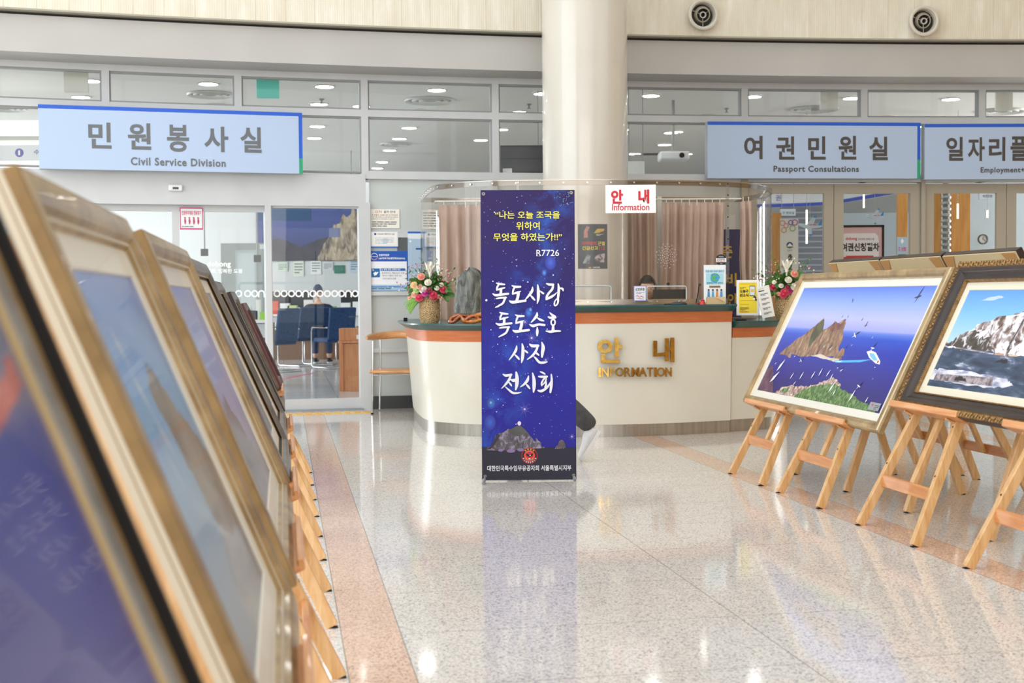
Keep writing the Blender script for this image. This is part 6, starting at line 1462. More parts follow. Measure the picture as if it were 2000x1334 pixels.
p.poly(rough_poly([(w*.52, h*.80), (w*.66, h*.90), (w*.9, h*.90), (w*.86, h*.84), (w*.7, h*.80)], 4, .004, 3), C((206, 172, 54))); p.greek(w*.6, h*.74, w*.85, h*.78, 2, C((220, 220, 220)), 3, .5, 2)
p.text('마약범죄', w*.14, h*.52, w*.47, h*.09, C((214, 46, 46)), .02); p.text('근절', w*.66, h*.52, w*.24, h*.09, C((240, 220, 60)), .02); p.text('긴급신고', w*.14, h*.42, w*.52, h*.085, C((240, 220, 60)), .02); p.text('112', w*.70, h*.42, w*.2, h*.08, C((214, 46, 46)), .02)
p.poly(rough_poly([(w*.15, h*.12), (w*.3, h*.32), (w*.42, h*.3), (w*.38, h*.12)], 5, .006, 3), pmat('poster_smoke', [(0.4, (40, 66, 84)), (0.6, (150, 160, 166))], 22, 5)); p.poly(rough_poly([(w*.52, h*.14), (w*.6, h*.3), (w*.9, h*.34), (w*.88, h*.14)], 6, .006, 3), pmat('poster_red', [(0.42, (60, 30, 34)), (0.55, (190, 180, 184))], 26, 5))
p.stroke([(w*.34, h*.035, .004), (w*.39, h*.02, .016), (w*.44, h*.035, .004)], C((226, 160, 50))); p.text('서울경찰청', w*.48, h*.015, w*.24, h*.03, C((230, 230, 230)), .03)
p.build('poster_sheet', r)
# viewing stone on carved wooden stand
sx0 = up(912, 600, 10.5).x+.02; r = thing('viewing_stone', 'grey upright ornamental stone left of the banner on the desk', 'stone', (sx0, 10.50, HL+.07))
g = MB().use(noisy('stone_grey', [(0.35, (52, 56, 54)), (0.5, (96, 100, 92)), (0.62, (128, 128, 116)), (0.7, (196, 192, 174))], 7, 7, 0.32, (2.2, 2, .5), coat=.4, bmp=.7, dist=1.4, bd=.03)); g.sphere((0, 0, .0), 1.0, 44, 34, (1, 1, 1)); 
prof = lambda t: (0.105*(1-max(0, t-.55)**2*2.4) if t > 0 else .105)
for i, v in enumerate(g.v):
    z = (v[2]+1)/2; a = atan2(v[1], v[0]); R = .118*(1.0-.12*z)*(1 if z < .72 else max(.0, 1-((z-.72)/.28)**2.2)**.5)*(1 if z > .03 else .93)
    ns = noise.noise(Vector((cos(a)*1.8, sin(a)*1.8, z*2.4)))*.20+noise.noise(Vector((cos(a)*7, sin(a)*7, z*1.5)))*.10; R *= 1+ns
    g.v[i] = (R*cos(a), R*.55*sin(a), z*.375+(.02*noise.noise(Vector((cos(a)*2, 3, 1))) if z > .5 else 0)+(.02*cos(a) if z > .7 else 0))
g.build('stone', r, smooth=40)
r = thing('carved_stand', 'glossy orange brown carved root stand under the ornamental stone', 'stand', (sx0, 10.48, HL)); WD = noisy('lacquered_root', [(0.3, (116, 50, 22)), (0.5, (190, 98, 32)), (0.7, (226, 146, 62))], 9, 4, .18, coat=.8, dist=.6)
for k, P in enumerate(([(-.15, .0, .02), (-.13, -.01, .055), (-.07, -.02, .07), (0, -.03, .06), (.09, -.03, .075), (.15, 0, .06)], [(-.14, -.02, .05), (-.16, -.03, .02), (-.13, -.05, .012), (-.10, -.05, .04), (-.07, -.05, .06), (-.04, -.06, .02), (0, -.06, .014)], [(-.04, -.05, .02), (0, -.06, .05), (.05, -.05, .062), (.08, -.05, .03), (.04, -.07, .014), (0, -.07, .02)], [(.05, -.05, .02), (.1, -.05, .03), (.16, -.03, .062)], [(-.13, .05, .015), (-.05, .06, .06), (.06, .06, .05), (.14, .05, .015)])):
    PP = smooth3([q for q in P], 3); MB().use(WD).tube([q for q in PP], .014, 10, rs=[.011+.007*abs(sin(i*.9+k)) for i in range(len(PP))]).build('carved_root', r, smooth=60)
MB().use(WD).box((0, .0, .067), (.2, .1, .01)).build('rest_plate', r, bevel=.004)

# ---- flower arrangements
LEAF = noisy('leaf_green', [(0.3, (58, 112, 52)), (0.7, (120, 168, 88))], 12, 3, .5); FERN = noisy('fern_green', [(0.3, (96, 156, 48)), (0.7, (160, 206, 92))], 12, 3, .5); BASK = None
def basket_mat():
    m = mat('woven_basket', (180, 140, 92), .75); n, l, b = nt(m); v = tcoord(m, 'Object', (1, 1, 1)); vo = n.new('ShaderNodeTexVoronoi'); vo.inputs['Scale'].default_value = 95; l.new(v, vo.inputs['Vector'])
    l.new(ramp(m, vo.outputs['Distance'], [(0.0, (238, 212, 168)), (0.5, (206, 170, 120)), (0.85, (140, 102, 62))]), b.inputs['Base Color']); k = n.new('ShaderNodeMath'); k.operation = 'SUBTRACT'; k.inputs[0].default_value = 1; l.new(vo.outputs['Distance'], k.inputs[1]); bump(m, k.outputs[0], .8, .01); return m
BASK = basket_mat()
def leaf_blade(mb, p0, d, L, wd, bend=.3, nrm=None):
    d = Vector(d).normalized(); s = d.cross(nrm or GZ); s = s.normalized() if s.length > .01 else Vector((1, 0, 0)); P = []; p_ = Vector(p0)
    for k in range(5):
        t = k/4; w_ = wd*sin(pi*min(.97, t*.9+.08)); P.append((p_-s*w_/2, p_+Vector((0, 0, -.0))+d.cross(s)*w_*.12, p_+s*w_/2)); d = (d-GZ*bend*.35).normalized(); p_ = p_+d*L/4
    for (a, m1, b), (c, m2, e) in zip(P[:-1], P[1:]): mb.poly([a, m1, m2, c]); mb.poly([m1, b, e, m2])
def rose(parent, c, r, col, nrm=(0, -1, .4), seed=0, n_lay=4):
    R = random.Random(seed); nz = Vector(nrm).normalized(); x = nz.orthogonal().normalized(); y = nz.cross(x); mb = MB().use(noisy('petal_%02x%02x%02x' % col, [(0.3, tuple(int(v*.86) for v in col)), (0.7, col)], 40, 2, .5)); c = Vector(c)
    for L in range(n_lay):
        k = 3+L*2; rad = r*(.25+.75*L/(n_lay-1)); hh = r*(.75-.55*L/(n_lay-1))
        for j in range(k):
            a = 2*pi*(j+.5*L)/k+R.uniform(-.2, .2); w_ = 2*pi/k*.75; row = []
            for t in (0, .5, 1):
                rr = rad*(.25+.75*t); zz = hh*(1.0 if t < 1 else .85)*t-(.0 if L < n_lay-1 else .2*r*t*t)
                row.append([c+x*(rr*cos(a+q*w_))+y*(rr*sin(a+q*w_))+nz*(zz-abs(q)*r*.12*t) for q in (-1, -.4, .4, 1)])
            for A_, B_ in zip(row[:-1], row[1:]):
                for q in range(3): mb.poly([A_[q], A_[q+1], B_[q+1], B_[q]])
    mb.sphere(tuple(c+nz*r*.25), r*.42, 8, 6); o = mb.build('rose', parent, smooth=60); return o
def arrangement(x, y, z, lab, seed, s=1.0, mirror=1, fern=True):
    r = thing('flower_arrangement', lab, 'flowers', (x, y, z), group='flower baskets on the desk'); R = random.Random(seed)
    g = MB().use(BASK); g.lathe([(.074, 0), (.086, .03), (.092, .10), (.09, .17), (.086, .235), (.078, .236), (.08, .17)], n=32, cap=(True, False)); g.build('basket', r, smooth=60)
    lf = MB().use(LEAF)
    for k in range(190):
        a = R.uniform(0, 2*pi); e = R.uniform(-.25, 1.35); d = Vector((cos(a)*cos(e)*1.15, sin(a)*cos(e)*.7, sin(e))); q = Vector((0, 0, .25))+d*R.uniform(.03, .14); leaf_blade(lf, q, d+Vector((R.uniform(-.5, .5), -.35, R.uniform(-.3, .3))), R.uniform(.05, .09), R.uniform(.034, .056), R.uniform(.1, .9), Vector((R.uniform(-.5, .5), -1, R.uniform(-.2, .9))))
    lf.build('foliage', r)
    st_ = MB().use(LEAF)
    for k in range(18):
        a = R.uniform(.3, 2.8); L = R.uniform(.18, .32); P = [Vector((0, 0, .26))+Vector((cos(a)*mirror*L*t*(.9+.3*t), R.uniform(-.01, .01), sin(a)*L*1.0*t)) for t in (0, .3, .6, .85, 1)]; st_.tube(P, .0018, 5)
        for q in P[2:]:
            for j in range(2): leaf_blade(st_, q, (R.uniform(-1, 1), R.uniform(-.6, .2), R.uniform(0, 1)), .03, .014)
    st_.build('stems', r)
    if fern:
        f = MB().use(FERN)
        for k in range(15):
            p_ = Vector((-.06*mirror, -.05, .22)); d = Vector((-(.45+.65*R.random())*mirror, -.5+R.uniform(-.2, .3), R.uniform(-.5, .35))).normalized()
            for j in range(14):
                s1 = d.cross(Vector((0, -1, .3))).normalized()
                for sg in (1, -1): leaf_blade(f, p_, d*.5+s1*sg, .044*(1-j/16), .008, .4, Vector((0, -1, .2)))
                p_ = p_+d*.0135; d = (d-GZ*.12).normalized()
        f.build('fern_fronds', r)
    PK, CO, HP, MG, CW = (250, 190, 166), (246, 160, 140), (226, 62, 96), (206, 62, 150), (248, 240, 220)
    spots = [(-.055, .385, .030, CO), (-.12, .315, .028, (250, 206, 150)), (-.075, .30, .024, PK), (-.045, .275, .032, CW), (-.025, .245, .032, MG), (-.115, .235, .030, PK), (-.08, .205, .032, HP), (.03, .23, .034, HP), (.045, .205, .028, HP), (.115, .275, .032, HP), (.01, .27, .022, (170, 60, 80)), (.0, .335, .028, CW), (.06, .285, .020, CW), (.105, .315, .018, CW), (-.155, .205, .018, PK), (.075, .215, .018, CO), (.10, .20, .016, PK), (-.10, .27, .026, (186, 220, 130))]
    for k, (dx, dz, rr, col) in enumerate(spots): rose(r, (dx*1.08*mirror+R.uniform(-.006, .006), -.10-.03*R.random()+abs(dx)*.3, dz+.01), rr*s*1.15, col, (dx*2*mirror, -1, .5), seed*50+k, 4 if rr > .02 else 3)
    # lily
    li = MB().use(C((250, 246, 232), .5)); c = Vector((.01*mirror, -.07, .42))
    for k in range(6):
        a = 2*pi*k/6+.3; d = Vector((cos(a)*.5, sin(a)*.4-.2, 1)); q = c.copy(); leaf_blade(li, q, d, .105, .036, -.25 if k % 2 else .2, Vector((-sin(a), cos(a), 0)).cross(d))
    li.tube([c-GZ*.05, c+GZ*.01], .01, 8, rs=[.004, .014]); li.build('lily', r, smooth=60)
    sm = MB().use(C((238, 150, 160), .5)); sm2 = C((240, 236, 190), .5)
    for k in range(90):
        a = R.uniform(.2, 2.95); L = R.uniform(.15, .33); q = Vector((0, -.03, .22))+Vector((cos(a)*L*mirror, R.uniform(-.03, .03), sin(a)*L*.95)); sm.use(C((232, 130, 150), .5) if R.random() < .5 else sm2).sphere(q, R.uniform(.004, .008), 6, 4)
    sm.build('filler_blossoms', r, smooth=60)
vy = 10.93; arrangement(up(839, 600, vy).x, vy, HL, 'flower basket at the left end of the desk, white lily on top', 5, 1.0, 1)
vy2 = 10.98; arrangement(up(1535, 600, vy2).x, vy2, HL, 'flower basket at the right end of the desk, beside the seagull photograph', 9, 1.0, -1, fern=False)
r = thing('black_block', 'small black block at the left tip of the desk top', 'block', (up(792, 620, 11.75).x, 11.75, HL)); MB().use(BLK).box((0, 0, .015), (.035, .03, .03)).build('block', r, bevel=.002)

# ---- chair left of the desk
chy = 12.62; cxl = at_h(734, 803, 0).x; cw = .47
r = thing('armchair', 'curved light wood armchair with chrome legs left of the reception desk', 'chair', (cxl+cw/2, chy, 0)); CHR = C((206, 206, 208), .12, 0, 1.0); BEE = wood('bent_beech', (190, 128, 72), (214, 154, 98), (226, 172, 118), sc=(1, 7, 7))
zs, za = at_depth(760, 722, chy-.1).z, at_depth(760, 661, chy-.1).z
for sx_ in (0, cw): MB().use(CHR).tube([(cxl+sx_, chy-.22, 0.012), (cxl+sx_+(.006 if sx_ == 0 else -.006), chy-.21, zs-.06), (cxl+sx_+(.012 if sx_ == 0 else -.012), chy-.19, za-.02)], .0105, 10).build('front_leg', r, smooth=60, world=True); MB().use(CHR).tube([(cxl+sx_*.86+.03, chy+.20, .012), (cxl+sx_*.8+.045, chy+.17, zs-.03), (cxl+sx_*.8+.045, chy+.19, za+.02)], .0105, 10).build('rear_leg', r, smooth=60, world=True)
for sx_ in (0, cw): MB().use(BLK).cyl((cxl+sx_, chy-.22, 0), (cxl+sx_, chy-.22, .014), .013).build('foot_cap', r, world=True)
g = MB().use(BEE); P = [(-.03, -.20), (.03, -.24), (.24, -.25), (.44, -.24), (.50, -.20), (.50, .10), (.44, .2), (.24, .23), (.03, .2), (-.03, .1)]; P = smooth_path(P+[P[0]], 3)[:-1]; g.prism([(cxl+a*.96, chy+b) for a, b in P], zs-.03, zs+.0); g.build('seat', r, smooth=60, bevel=.012, world=True)
MB().use(CHR).tube([(cxl+.01, chy-.2, zs-.045), (cxl+cw-.01, chy-.2, zs-.045), (cxl+cw-.05, chy+.16, zs-.045), (cxl+.05, chy+.16, zs-.045), (cxl+.01, chy-.2, zs-.045)], .008, 8).build('seat_frame', r, smooth=60, world=True)
g = MB().use(BEE); rings = []; n_ = 26
for k in range(n_+1):
    t = k/n_; a = pi*(1.0-t)+0; x = cxl+cw/2-cos(pi*t)*(cw/2+.045)*1.0; yv = chy-.24+.46*sin(pi*t)**.8; flat = abs(cos(pi*t)); hh = .020+.034*sin(pi*t)**.45; th = .026*(.5+.5*(1-flat**6)); tz = za+.012+.02*(1-flat)
    nn = Vector((-cos(pi*t)*.8, sin(pi*t), 0)).normalized(); c = Vector((x, yv, tz)); i = len(g.v)
    for q in range(10): e = 2*pi*q/10; g.v.append(tuple(c+nn*(th*cos(e))+GZ*(hh*sin(e)*.75)))
    rings.append(list(range(i, i+10)))
g.loft(rings); g.build('armrest_back', r, smooth=70, world=True)
# ================================================================== OFFICES BEHIND THE GLASS
# unseen area lamps added at the side walls to brighten the offices
area('office_fill_left', (-11.2, 18.5, 2.0), (0, 17, 2.4), 9.0, 2.4, 1000, (0.96, 0.98, 1.0))
area('office_fill_right', (10.1, 16.4, 2.0), (3, 15.5, 2.6), 6.0, 2.4, 620, (1.0, 0.98, 0.95))
for i, (x, s_) in enumerate(((-11.36, 1), (10.17, -1))):  # frames added round the fill lamps, out of view
    f = MB().use(ALU)
    for zz in (.75, 3.25): f.box((x, 18.8, zz), (.06, 9.3, .07))
    for k in range(7): f.box((x, 14.2+k*1.53, 2.0), (.06, .06, 2.5))
    struct(f, 'window_%d' % (60+i), 'added unseen window frame round an office fill lamp')
def flat(x0, x1, yt, yb, y, name, lab, cat, draw=None, back=(240, 240, 240), thick=.02, yaw=0.0, group=None, step=.0008, rough=.5, hang=False, foot=False):
    m, w, h, pm = facing(x0, x1, yt, yb, y, yaw); r = thing(name, lab, cat, mtx=m, group=group)
    MB().use(C(back, rough)).box((w/2, h/2, -thick/2), (w, h, thick)).build('panel', r)
    if draw: p = Panel(step=step); draw(p, w, h); p.build('print', r)
    if hang:
        for k in (.1, .9): MB().use(ALUD).cyl((w*k, h, -thick/2), (w*k, CEIL-m.translation.z, -thick/2), .005, .005, 6).build('hanging_rod', r)
    if foot: MB().use(ALUD).box((w/2, -m.translation.z/2, -.02), (.03, m.translation.z, .02)).build('stand_pole', r); MB().use(ALUD).box((w/2, -m.translation.z+.01, 0), (w, .02, .3)).build('stand_base', r)
    return r, w, h
# mountain mural high on the far wall of the civil service room
def mural(p, w, h):
    p.rect(0, 0, w, h, grad('mural_sky', [(0.0, (44, 46, 84)), (0.3, (60, 70, 128)), (0.7, (74, 92, 158)), (1.0, (66, 84, 150))], h))
    hz_ = pmat('mural_far', [(0.35, (44, 44, 60)), (0.65, (72, 68, 80))], 4, 5)
    p.poly(rough_poly([(0, h*.28), (w*.2, h*.40), (w*.42, h*.24), (w*.6, h*.38), (w*1.0, h*.68), (w, 0), (0, 0)], 70, .02, 5), hz_)
    rk = pmat('mural_rock', [(0.36, (84, 76, 70)), (0.46, (150, 136, 116)), (0.56, (186, 172, 148)), (0.66, (208, 196, 174))], 3.5, 8, (2.2, .7, 1), 1.2)
    p.poly(rough_poly([(w*.55, 0), (w*.60, h*.22), (w*.66, h*.42), (w*.70, h*.62), (w*.76, h*.64), (w*.79, h*.80), (w*.83, h*.74), (w*.86, h*.80), (w*.875, h*.94), (w*.90, h*.86), (w*.93, h*.80), (w*.96, h*.66), (w, h*.55), (w, 0)], 71, .015, 4), rk)
    p.poly([(w*.02, h*.70), (w*.50, h*.68), (w*.50, h*.97), (w*.02, h*.97)], C((40, 84, 128), .4)); p.rect(w*.66, h*.40, w*.76, h*.56, C((120, 130, 168), .4))  # pale rectangle paints a highlight into the mural
flat(500, 716, 396, 509, 25.77, 'mountain_mural', 'large mural photograph of a pale rocky peak under dark blue sky', 'mural', mural, (60, 70, 110), .04, step=.002)
# curved white fascia sign over the inner counter
def rods(r, pts, z0=0.0):
    for (x, y) in pts: MB().use(ALUD).cyl((x, y, z0), (x, y, CEIL-r.matrix_basis.translation.z), .006, .006, 6).build('hanging_rod', r)
def arc_sign(name, lab, pts, hh, draw_txt):
    """pts: bottom edge points (px, py) at height zb"""
    P = []
    for px, py, zb_ in pts: v = at_h(px, py, zb_); P.append(v)
    zb_ = pts[0][2]; c = (P[0]+P[-1])/2; r = thing(name, lab, 'sign', (c.x, c.y, zb_)); mi = Vector((c.x, c.y, zb_))
    PP = smooth_path([(v.x, v.y) for v in P], 5); b = MB().use(C((240, 244, 248), .5)); strip(b, PP, [(0, zb_), (.02, zb_), (.02, zb_+hh), (0, zb_+hh)]); b.build('fascia', r, smooth=40, world=True)
    b = MB().use(C((42, 84, 200), .5)); strip(b, PP, [(.02, zb_+.0), (.026, zb_+.0), (.026, zb_+.055), (.02, zb_+.055)]); b.build('blue_edge', r, smooth=40, world=True)
    for q_ in (PP[2], PP[len(PP)//2], PP[-3]): MB().use(ALUD).cyl((q_[0]-c.x, q_[1]-c.y, hh), (q_[0]-c.x, q_[1]-c.y, CEIL-zb_), .008, .008, 6).build('hanging_rod', r)
    for (txt, x0, y0, x1, y1, col) in draw_txt:
        # nearest path point
        d = ray((x0+x1)/2, (y0+y1)/2); k = min(range(len(PP)-1), key=lambda i: abs(PP[i][0]/PP[i][1]-d.x/d.y)); yy = PP[k][1]-.05
        m, w, h, pm = facing(x0, x1, y0, y1, yy); q = Panel(); q.text(txt, 0, 0, w, h, C(col, .5), .012); o = q.build('lettering', r); o.matrix_basis = r.matrix_basis.inverted() @ m
arc_sign('counter_sign', 'curved white counter sign with blue lower edge seen above the mural', [(440, 391, 2.52), (530, 399, 2.52), (620, 405, 2.52), (720, 409, 2.52)], .42,
    [('유기한민원', 590, 380, 646, 390.5, (60, 76, 120)), ('Limited Civil Petition', 573, 391.5, 630, 398.5, (90, 100, 130)), ('수렵/인', 664, 382, 712, 392.5, (60, 76, 120)), ('Hunting', 671, 394, 700, 402, (90, 100, 130)), ('❻', 649, 381, 661, 392, (50, 70, 160))])
arc_sign('counter_sign', 'curved white counter sign with a blue edge behind the passport room doors', [(1470, 406, 2.60), (1506, 405, 2.60), (1604, 401.5, 2.60), (1650, 396, 2.60), (1772, 375, 2.60), (1800, 368, 2.60)], .5,
    [('권', 1515, 381, 1525, 392, (60, 90, 160)), ('Passport', 1505, 395, 1524, 401, (120, 140, 180)), ('여권', 1480, 381, 1498, 392, (90, 110, 150)), ('Passport', 1700, 380, 1716, 384, (150, 160, 180))])
def one(p, w, h):
    p.rect(0, 0, w, h, C((236, 240, 242))); p.disc(w*.66, h*.5, .045, C((84, 84, 176))); p.text('1', w*.66-.012, h*.5-.025, .02, .05, C('ffffff'), .03); p.text('수', w*.90, h*.38, w*.1, h*.3, C((84, 100, 190)), .02)
flat(-40, 78, 283, 314, 13.3, 'counter_sign', 'white sign with the number 1 beside the left end of the blue sign', 'sign', one, (236, 240, 242))
t = thing('light_trough', 'bright white ceiling light trough left of the big blue sign', 'ceiling light', at_depth(20, 262, 13.6))
MB().use(emis('trough_light', (255, 255, 244), 1.6)).box((0, 0, .06), (.9, .10, .15)).build('diffuser', t); MB().use(C((190, 192, 184))).box((0, .02, -.05), (.95, .14, .05)).build('housing', t); MB().use(emis('trough_light', (255, 255, 244), 1.6)).box((0, -.02, -.12), (.9, .10, .05)).build('lower_tube', t)
# grey door / cabinet behind the sliding door
r, w, h = flat(432.5, 521, 475, 668, 19.5, 'tall_cabinet', 'tall grey cabinet with a framed glass front behind the sliding door', 'cabinet', lambda p, w, h: (p.rect(w*.32, h*.1, w*.78, h*.93, C((176, 190, 194), .3)), p.rect(w*.36, h*.12, w*.74, h*.9, C((196, 208, 210), .2)), p.rect(w*.86, h*.94, w*.98, h*.985, C((216, 224, 226))), p.rect(w*.80, 0, w*.815, h*.86, C((150, 158, 158)))), (158, 168, 167), .3)
MB().use(C((158, 168, 167))).box((w/2, (-r.matrix_basis.translation.z)/2, -.15), (w, r.matrix_basis.translation.z, .3)).build('plinth', r)
for px, py, lab in ((399.5, 493, 'small dark screen on a bracket left of the grey cabinet'), (503, 505, 'small dark screen on the edge of the grey cabinet')):
    m, w, h, pm = facing(px-7, px+7, py-7, py+7, 18.5); r = thing('small_screen', lab, 'screen', mtx=m); MB().use(C((44, 46, 50), .3)).box((w/2, h/2, 0), (w, h, .03)).build('panel', r); MB().use(ALUD).cyl((w/2, h, 0), (w/2, CEIL-m.translation.z, 0), .012).build('ceiling_rod', r)
# service counter with brown front
def counter(x0, x1, y, ht, name, lab, front=(118, 84, 60), d=.6, top=(232, 234, 232)):
    a, b = at_depth(x0, 620, y).x, at_depth(x1, 620, y).x; r = thing(name, lab, 'counter', ((a+b)/2, y, 0)); w = b-a
    MB().use(C(front, .4)).box((0, .05, (ht-.04)/2), (w-.04, d-.1, ht-.04)).build('front_panel', r); MB().use(C(top, .3)).box((0, 0, ht-.02), (w, d, .04)).build('worktop', r, bevel=.005); MB().use(C((214, 220, 222), .4)).box((0, -.19, ht-.14), (w-.02, .04, .18)).build('apron', r); return r
counter(300, 756, 23.6, .84, 'service_counter', 'long white topped service counter in the civil service room')
counter(468, 531, 16.6, .86, 'side_desk', 'dark brown desk with white top behind the sliding door post', (84, 58, 44))
r = thing('green_box', 'bright green box on the white desk behind the sliding door', 'box', (at_depth(515, 615, 16.5).x, 16.5, .86)); MB().use(C((150, 206, 48), .5)).box((0, 0, .05), (.085, .09, .10)).build('box', r, bevel=.004)
for k, (px, w_, h_, col, lab) in enumerate(((486, .07, .20, (216, 220, 220), 'white printer shaped box on the desk, left one'), (498, .10, .12, (60, 62, 66), 'dark box on the desk beside the green one'), (505, .05, .26, (224, 226, 224), 'tall white box on the desk behind the green one'))):
    r = thing('desk_box', lab, 'box', (at_depth(px, 615, 16.7).x, 16.7, .86)); MB().use(C(col, .5)).box((0, 0, h_/2), (w_, .12, h_)).build('box', r, bevel=.004)
# wooden ballot-like kiosk
kx0, kx1 = at_depth(665, 700, 15.6).x, at_depth(712, 700, 15.6).x
r = thing('wooden_kiosk', 'orange brown wooden box stand behind the side light', 'stand', ((kx0+kx1)/2, 15.6, 0)); KW = wood('kiosk_wood', (176, 104, 56), (196, 124, 72), (206, 142, 90)); w = kx1-kx0
MB().use(KW).box((.01, 0, .29), (w*.92, .28, .58)).build('body', r, bevel=.003); MB().use(KW).box((0, 0, .60), (w*1.06, .32, .03)).build('shelf', r, bevel=.003); MB().use(KW).box((0, 0, .69), (w*.98, .28, .15)).build('drawer_box', r, bevel=.003); MB().use(KW).box((-w*.40, -.15, .29), (.05, .02, .58)).build('front_stile', r); MB().use(C((236, 236, 236))).box((w*.3, -.145, .66), (.04, .006, .05)).build('tag', r)
# blue cantilever chairs
BLUE = noisy('navy_fabric', [(0.3, (24, 52, 88)), (0.7, (40, 76, 118))], 30, 3, .8)
def canti(x, y, rz, lab):
    r = thing('waiting_chair', lab, 'chair', (x, y, 0), rz, 'navy chairs in the civil service room')
    MB().use(BLUE).box((0, 0, .455), (.50, .46, .07)).build('seat', r, bevel=.02); MB().use(BLUE).beam((0, .22, .46), (0, .30, .98), .48, .06, Vector((1, 0, 0))).build('backrest', r, bevel=.02)
    for s in (-1, 1):
        MB().use(CHR).tube([(s*.27, .26, .66), (s*.27, -.22, .66), (s*.27, -.25, .60), (s*.27, -.25, .05), (s*.27, -.20, .015), (s*.27, .28, .015)], .012, 8).build('chrome_frame', r, smooth=60)
        MB().use(BLK).box((s*.27, 0, .68), (.05, .34, .025)).build('armrest', r, bevel=.006)
    MB().use(CHR).tube([(-.27, .28, .015), (.27, .28, .015)], .012, 8).build('base_bar', r, smooth=60); return r
def xat(px, y): return at_depth(px, 650, y).x
canti(xat(652, 20.6), 20.6, radians(-142), 'navy chair with the wide back turned to the hall, right of the seated man')
canti(xat(588, 21.4), 21.3, radians(-130), 'navy chair behind the side light, left of the seated man')
canti(xat(536, 19.6), 19.6, radians(-120), 'navy chair farthest left behind the side light')
# seated visitor seen from behind
sx_, sy_ = xat(626, 21.9), 21.6
vp = thing('person', 'seated man in pale waistcoat and dark cap, back to the hall, at the counter', 'person', (sx_, sy_, 0))
pel = (sx_, sy_, .50, .15, .13); ch = (sx_, sy_+.04, 1.0, .17, .12)
limb_set(vp, 'body', [[pel, ch, (sx_, sy_+.06, 1.055, .06, .06), (sx_, sy_+.08, 1.135, .055, .055)], [pel, (sx_-.1, sy_+.1, .52, .09, .09), (sx_-.12, sy_+.48, .52, .07, .07), (sx_-.12, sy_+.46, .08, .045, .045)], [pel, (sx_+.1, sy_+.1, .52, .09, .09), (sx_+.12, sy_+.48, .52, .07, .07), (sx_+.12, sy_+.46, .08, .045, .045)], [ch, (sx_-.2, sy_+.06, 0.975, .055, .055), (sx_-.27, sy_+.12, 0.735, .045, .045), (sx_-.16, sy_+.36, 0.775, .03, .03)], [ch, (sx_+.2, sy_+.06, 0.975, .055, .055), (sx_+.30, sy_+.16, 0.775, .045, .045), (sx_+.42, sy_+.38, 0.815, .03, .03)]], SKIN)
limb_set(vp, 'waistcoat', [[(sx_, sy_, .54, .17, .15), (sx_, sy_+.04, 0.915, .19, .135), (sx_, sy_+.06, 1.015, .10, .09)]], C((206, 206, 190), .8))
limb_set(vp, 'shirt_sleeves', [[(sx_, sy_+.05, 0.915, .16, .11), (sx_-.2, sy_+.06, 0.965, .075, .075), (sx_-.27, sy_+.12, 0.745, .06, .06), (sx_-.19, sy_+.30, 0.765, .05, .05)], [(sx_, sy_+.05, 0.915, .16, .11), (sx_+.2, sy_+.06, 0.965, .075, .075), (sx_+.30, sy_+.16, 0.785, .06, .06), (sx_+.38, sy_+.32, 0.805, .05, .05)]], C((34, 40, 70), .8))
limb_set(vp, 'trousers', [[(sx_, sy_, .51, .165, .14), (sx_-.1, sy_+.1, .52, .10, .10), (sx_-.12, sy_+.48, .52, .085, .085), (sx_-.12, sy_+.46, .14, .06, .06)], [(sx_, sy_, .51, .165, .14), (sx_+.1, sy_+.1, .52, .10, .10), (sx_+.12, sy_+.48, .52, .085, .085), (sx_+.12, sy_+.46, .14, .06, .06)]], C((66, 78, 106), .8))
head(vp, (sx_, sy_+.08, 1.245), pi, 0, .095, cap=C((70, 78, 100), .7)); hand(vp, (sx_-.16, sy_+.36, .785), (.5, 1, 0), (0, 0, -1)); hand(vp, (sx_+.42, sy_+.38, .815), (.1, 1, 0), (0, 0, -1), side=-1)
for s in (-1, 1): shoe(vp, (sx_+s*.12, sy_+.42, .003), (sx_+s*.12, sy_+.66, .003), (0, 0, 1), C((40, 40, 44)))
canti(sx_, sy_, pi, 'navy chair under the seated man')
# things along the counter and far wall
R9 = random.Random(4)
for k, (px, lab) in enumerate(((545, 'far left'), (588, 'second'), (690, 'right'))):
    r = thing('office_monitor', 'dark office monitor on the service counter, %s one behind the side light' % lab, 'monitor', (at_depth(px, 600, 23.7).x, 23.7, .84)); MB().use(C((40, 44, 50), .3)).box((0, 0, .27), (.46, .03, .30)).build('screen', r, bevel=.005); MB().use(C((30, 30, 32))).box((0, .02, .06), (.05, .02, .13)).build('stand', r); MB().use(C((30, 30, 32))).box((0, 0, .006), (.2, .14, .012)).build('base', r)
for px, yt, yb, col, lab in ((552, 512, 530, (206, 222, 206), 'pale green wall notice at the left under the mural'), (583, 508, 540, (230, 236, 224), 'white and green wall notice under the mural'), (617, 507, 536, (238, 240, 240), 'white wall notice under the mural centre'), (663, 518, 534, (58, 132, 110), 'green exit board under the mural'), (693, 505, 532, (196, 214, 232), 'pale blue wall notice under the right of the mural'), (640, 512, 528, (220, 226, 230), 'small grey wall notice under the mural')):
    flat(px-10, px+10, yt, yb, 25.78, 'wall_notice', lab, 'notice', lambda p, w, h: (p.rect(0, 0, w, h, C(col)), p.greek(w*.1, h*.15, w*.9, h*.85, 4, C((120, 140, 140)), px, .4, 2)), col, step=.002)
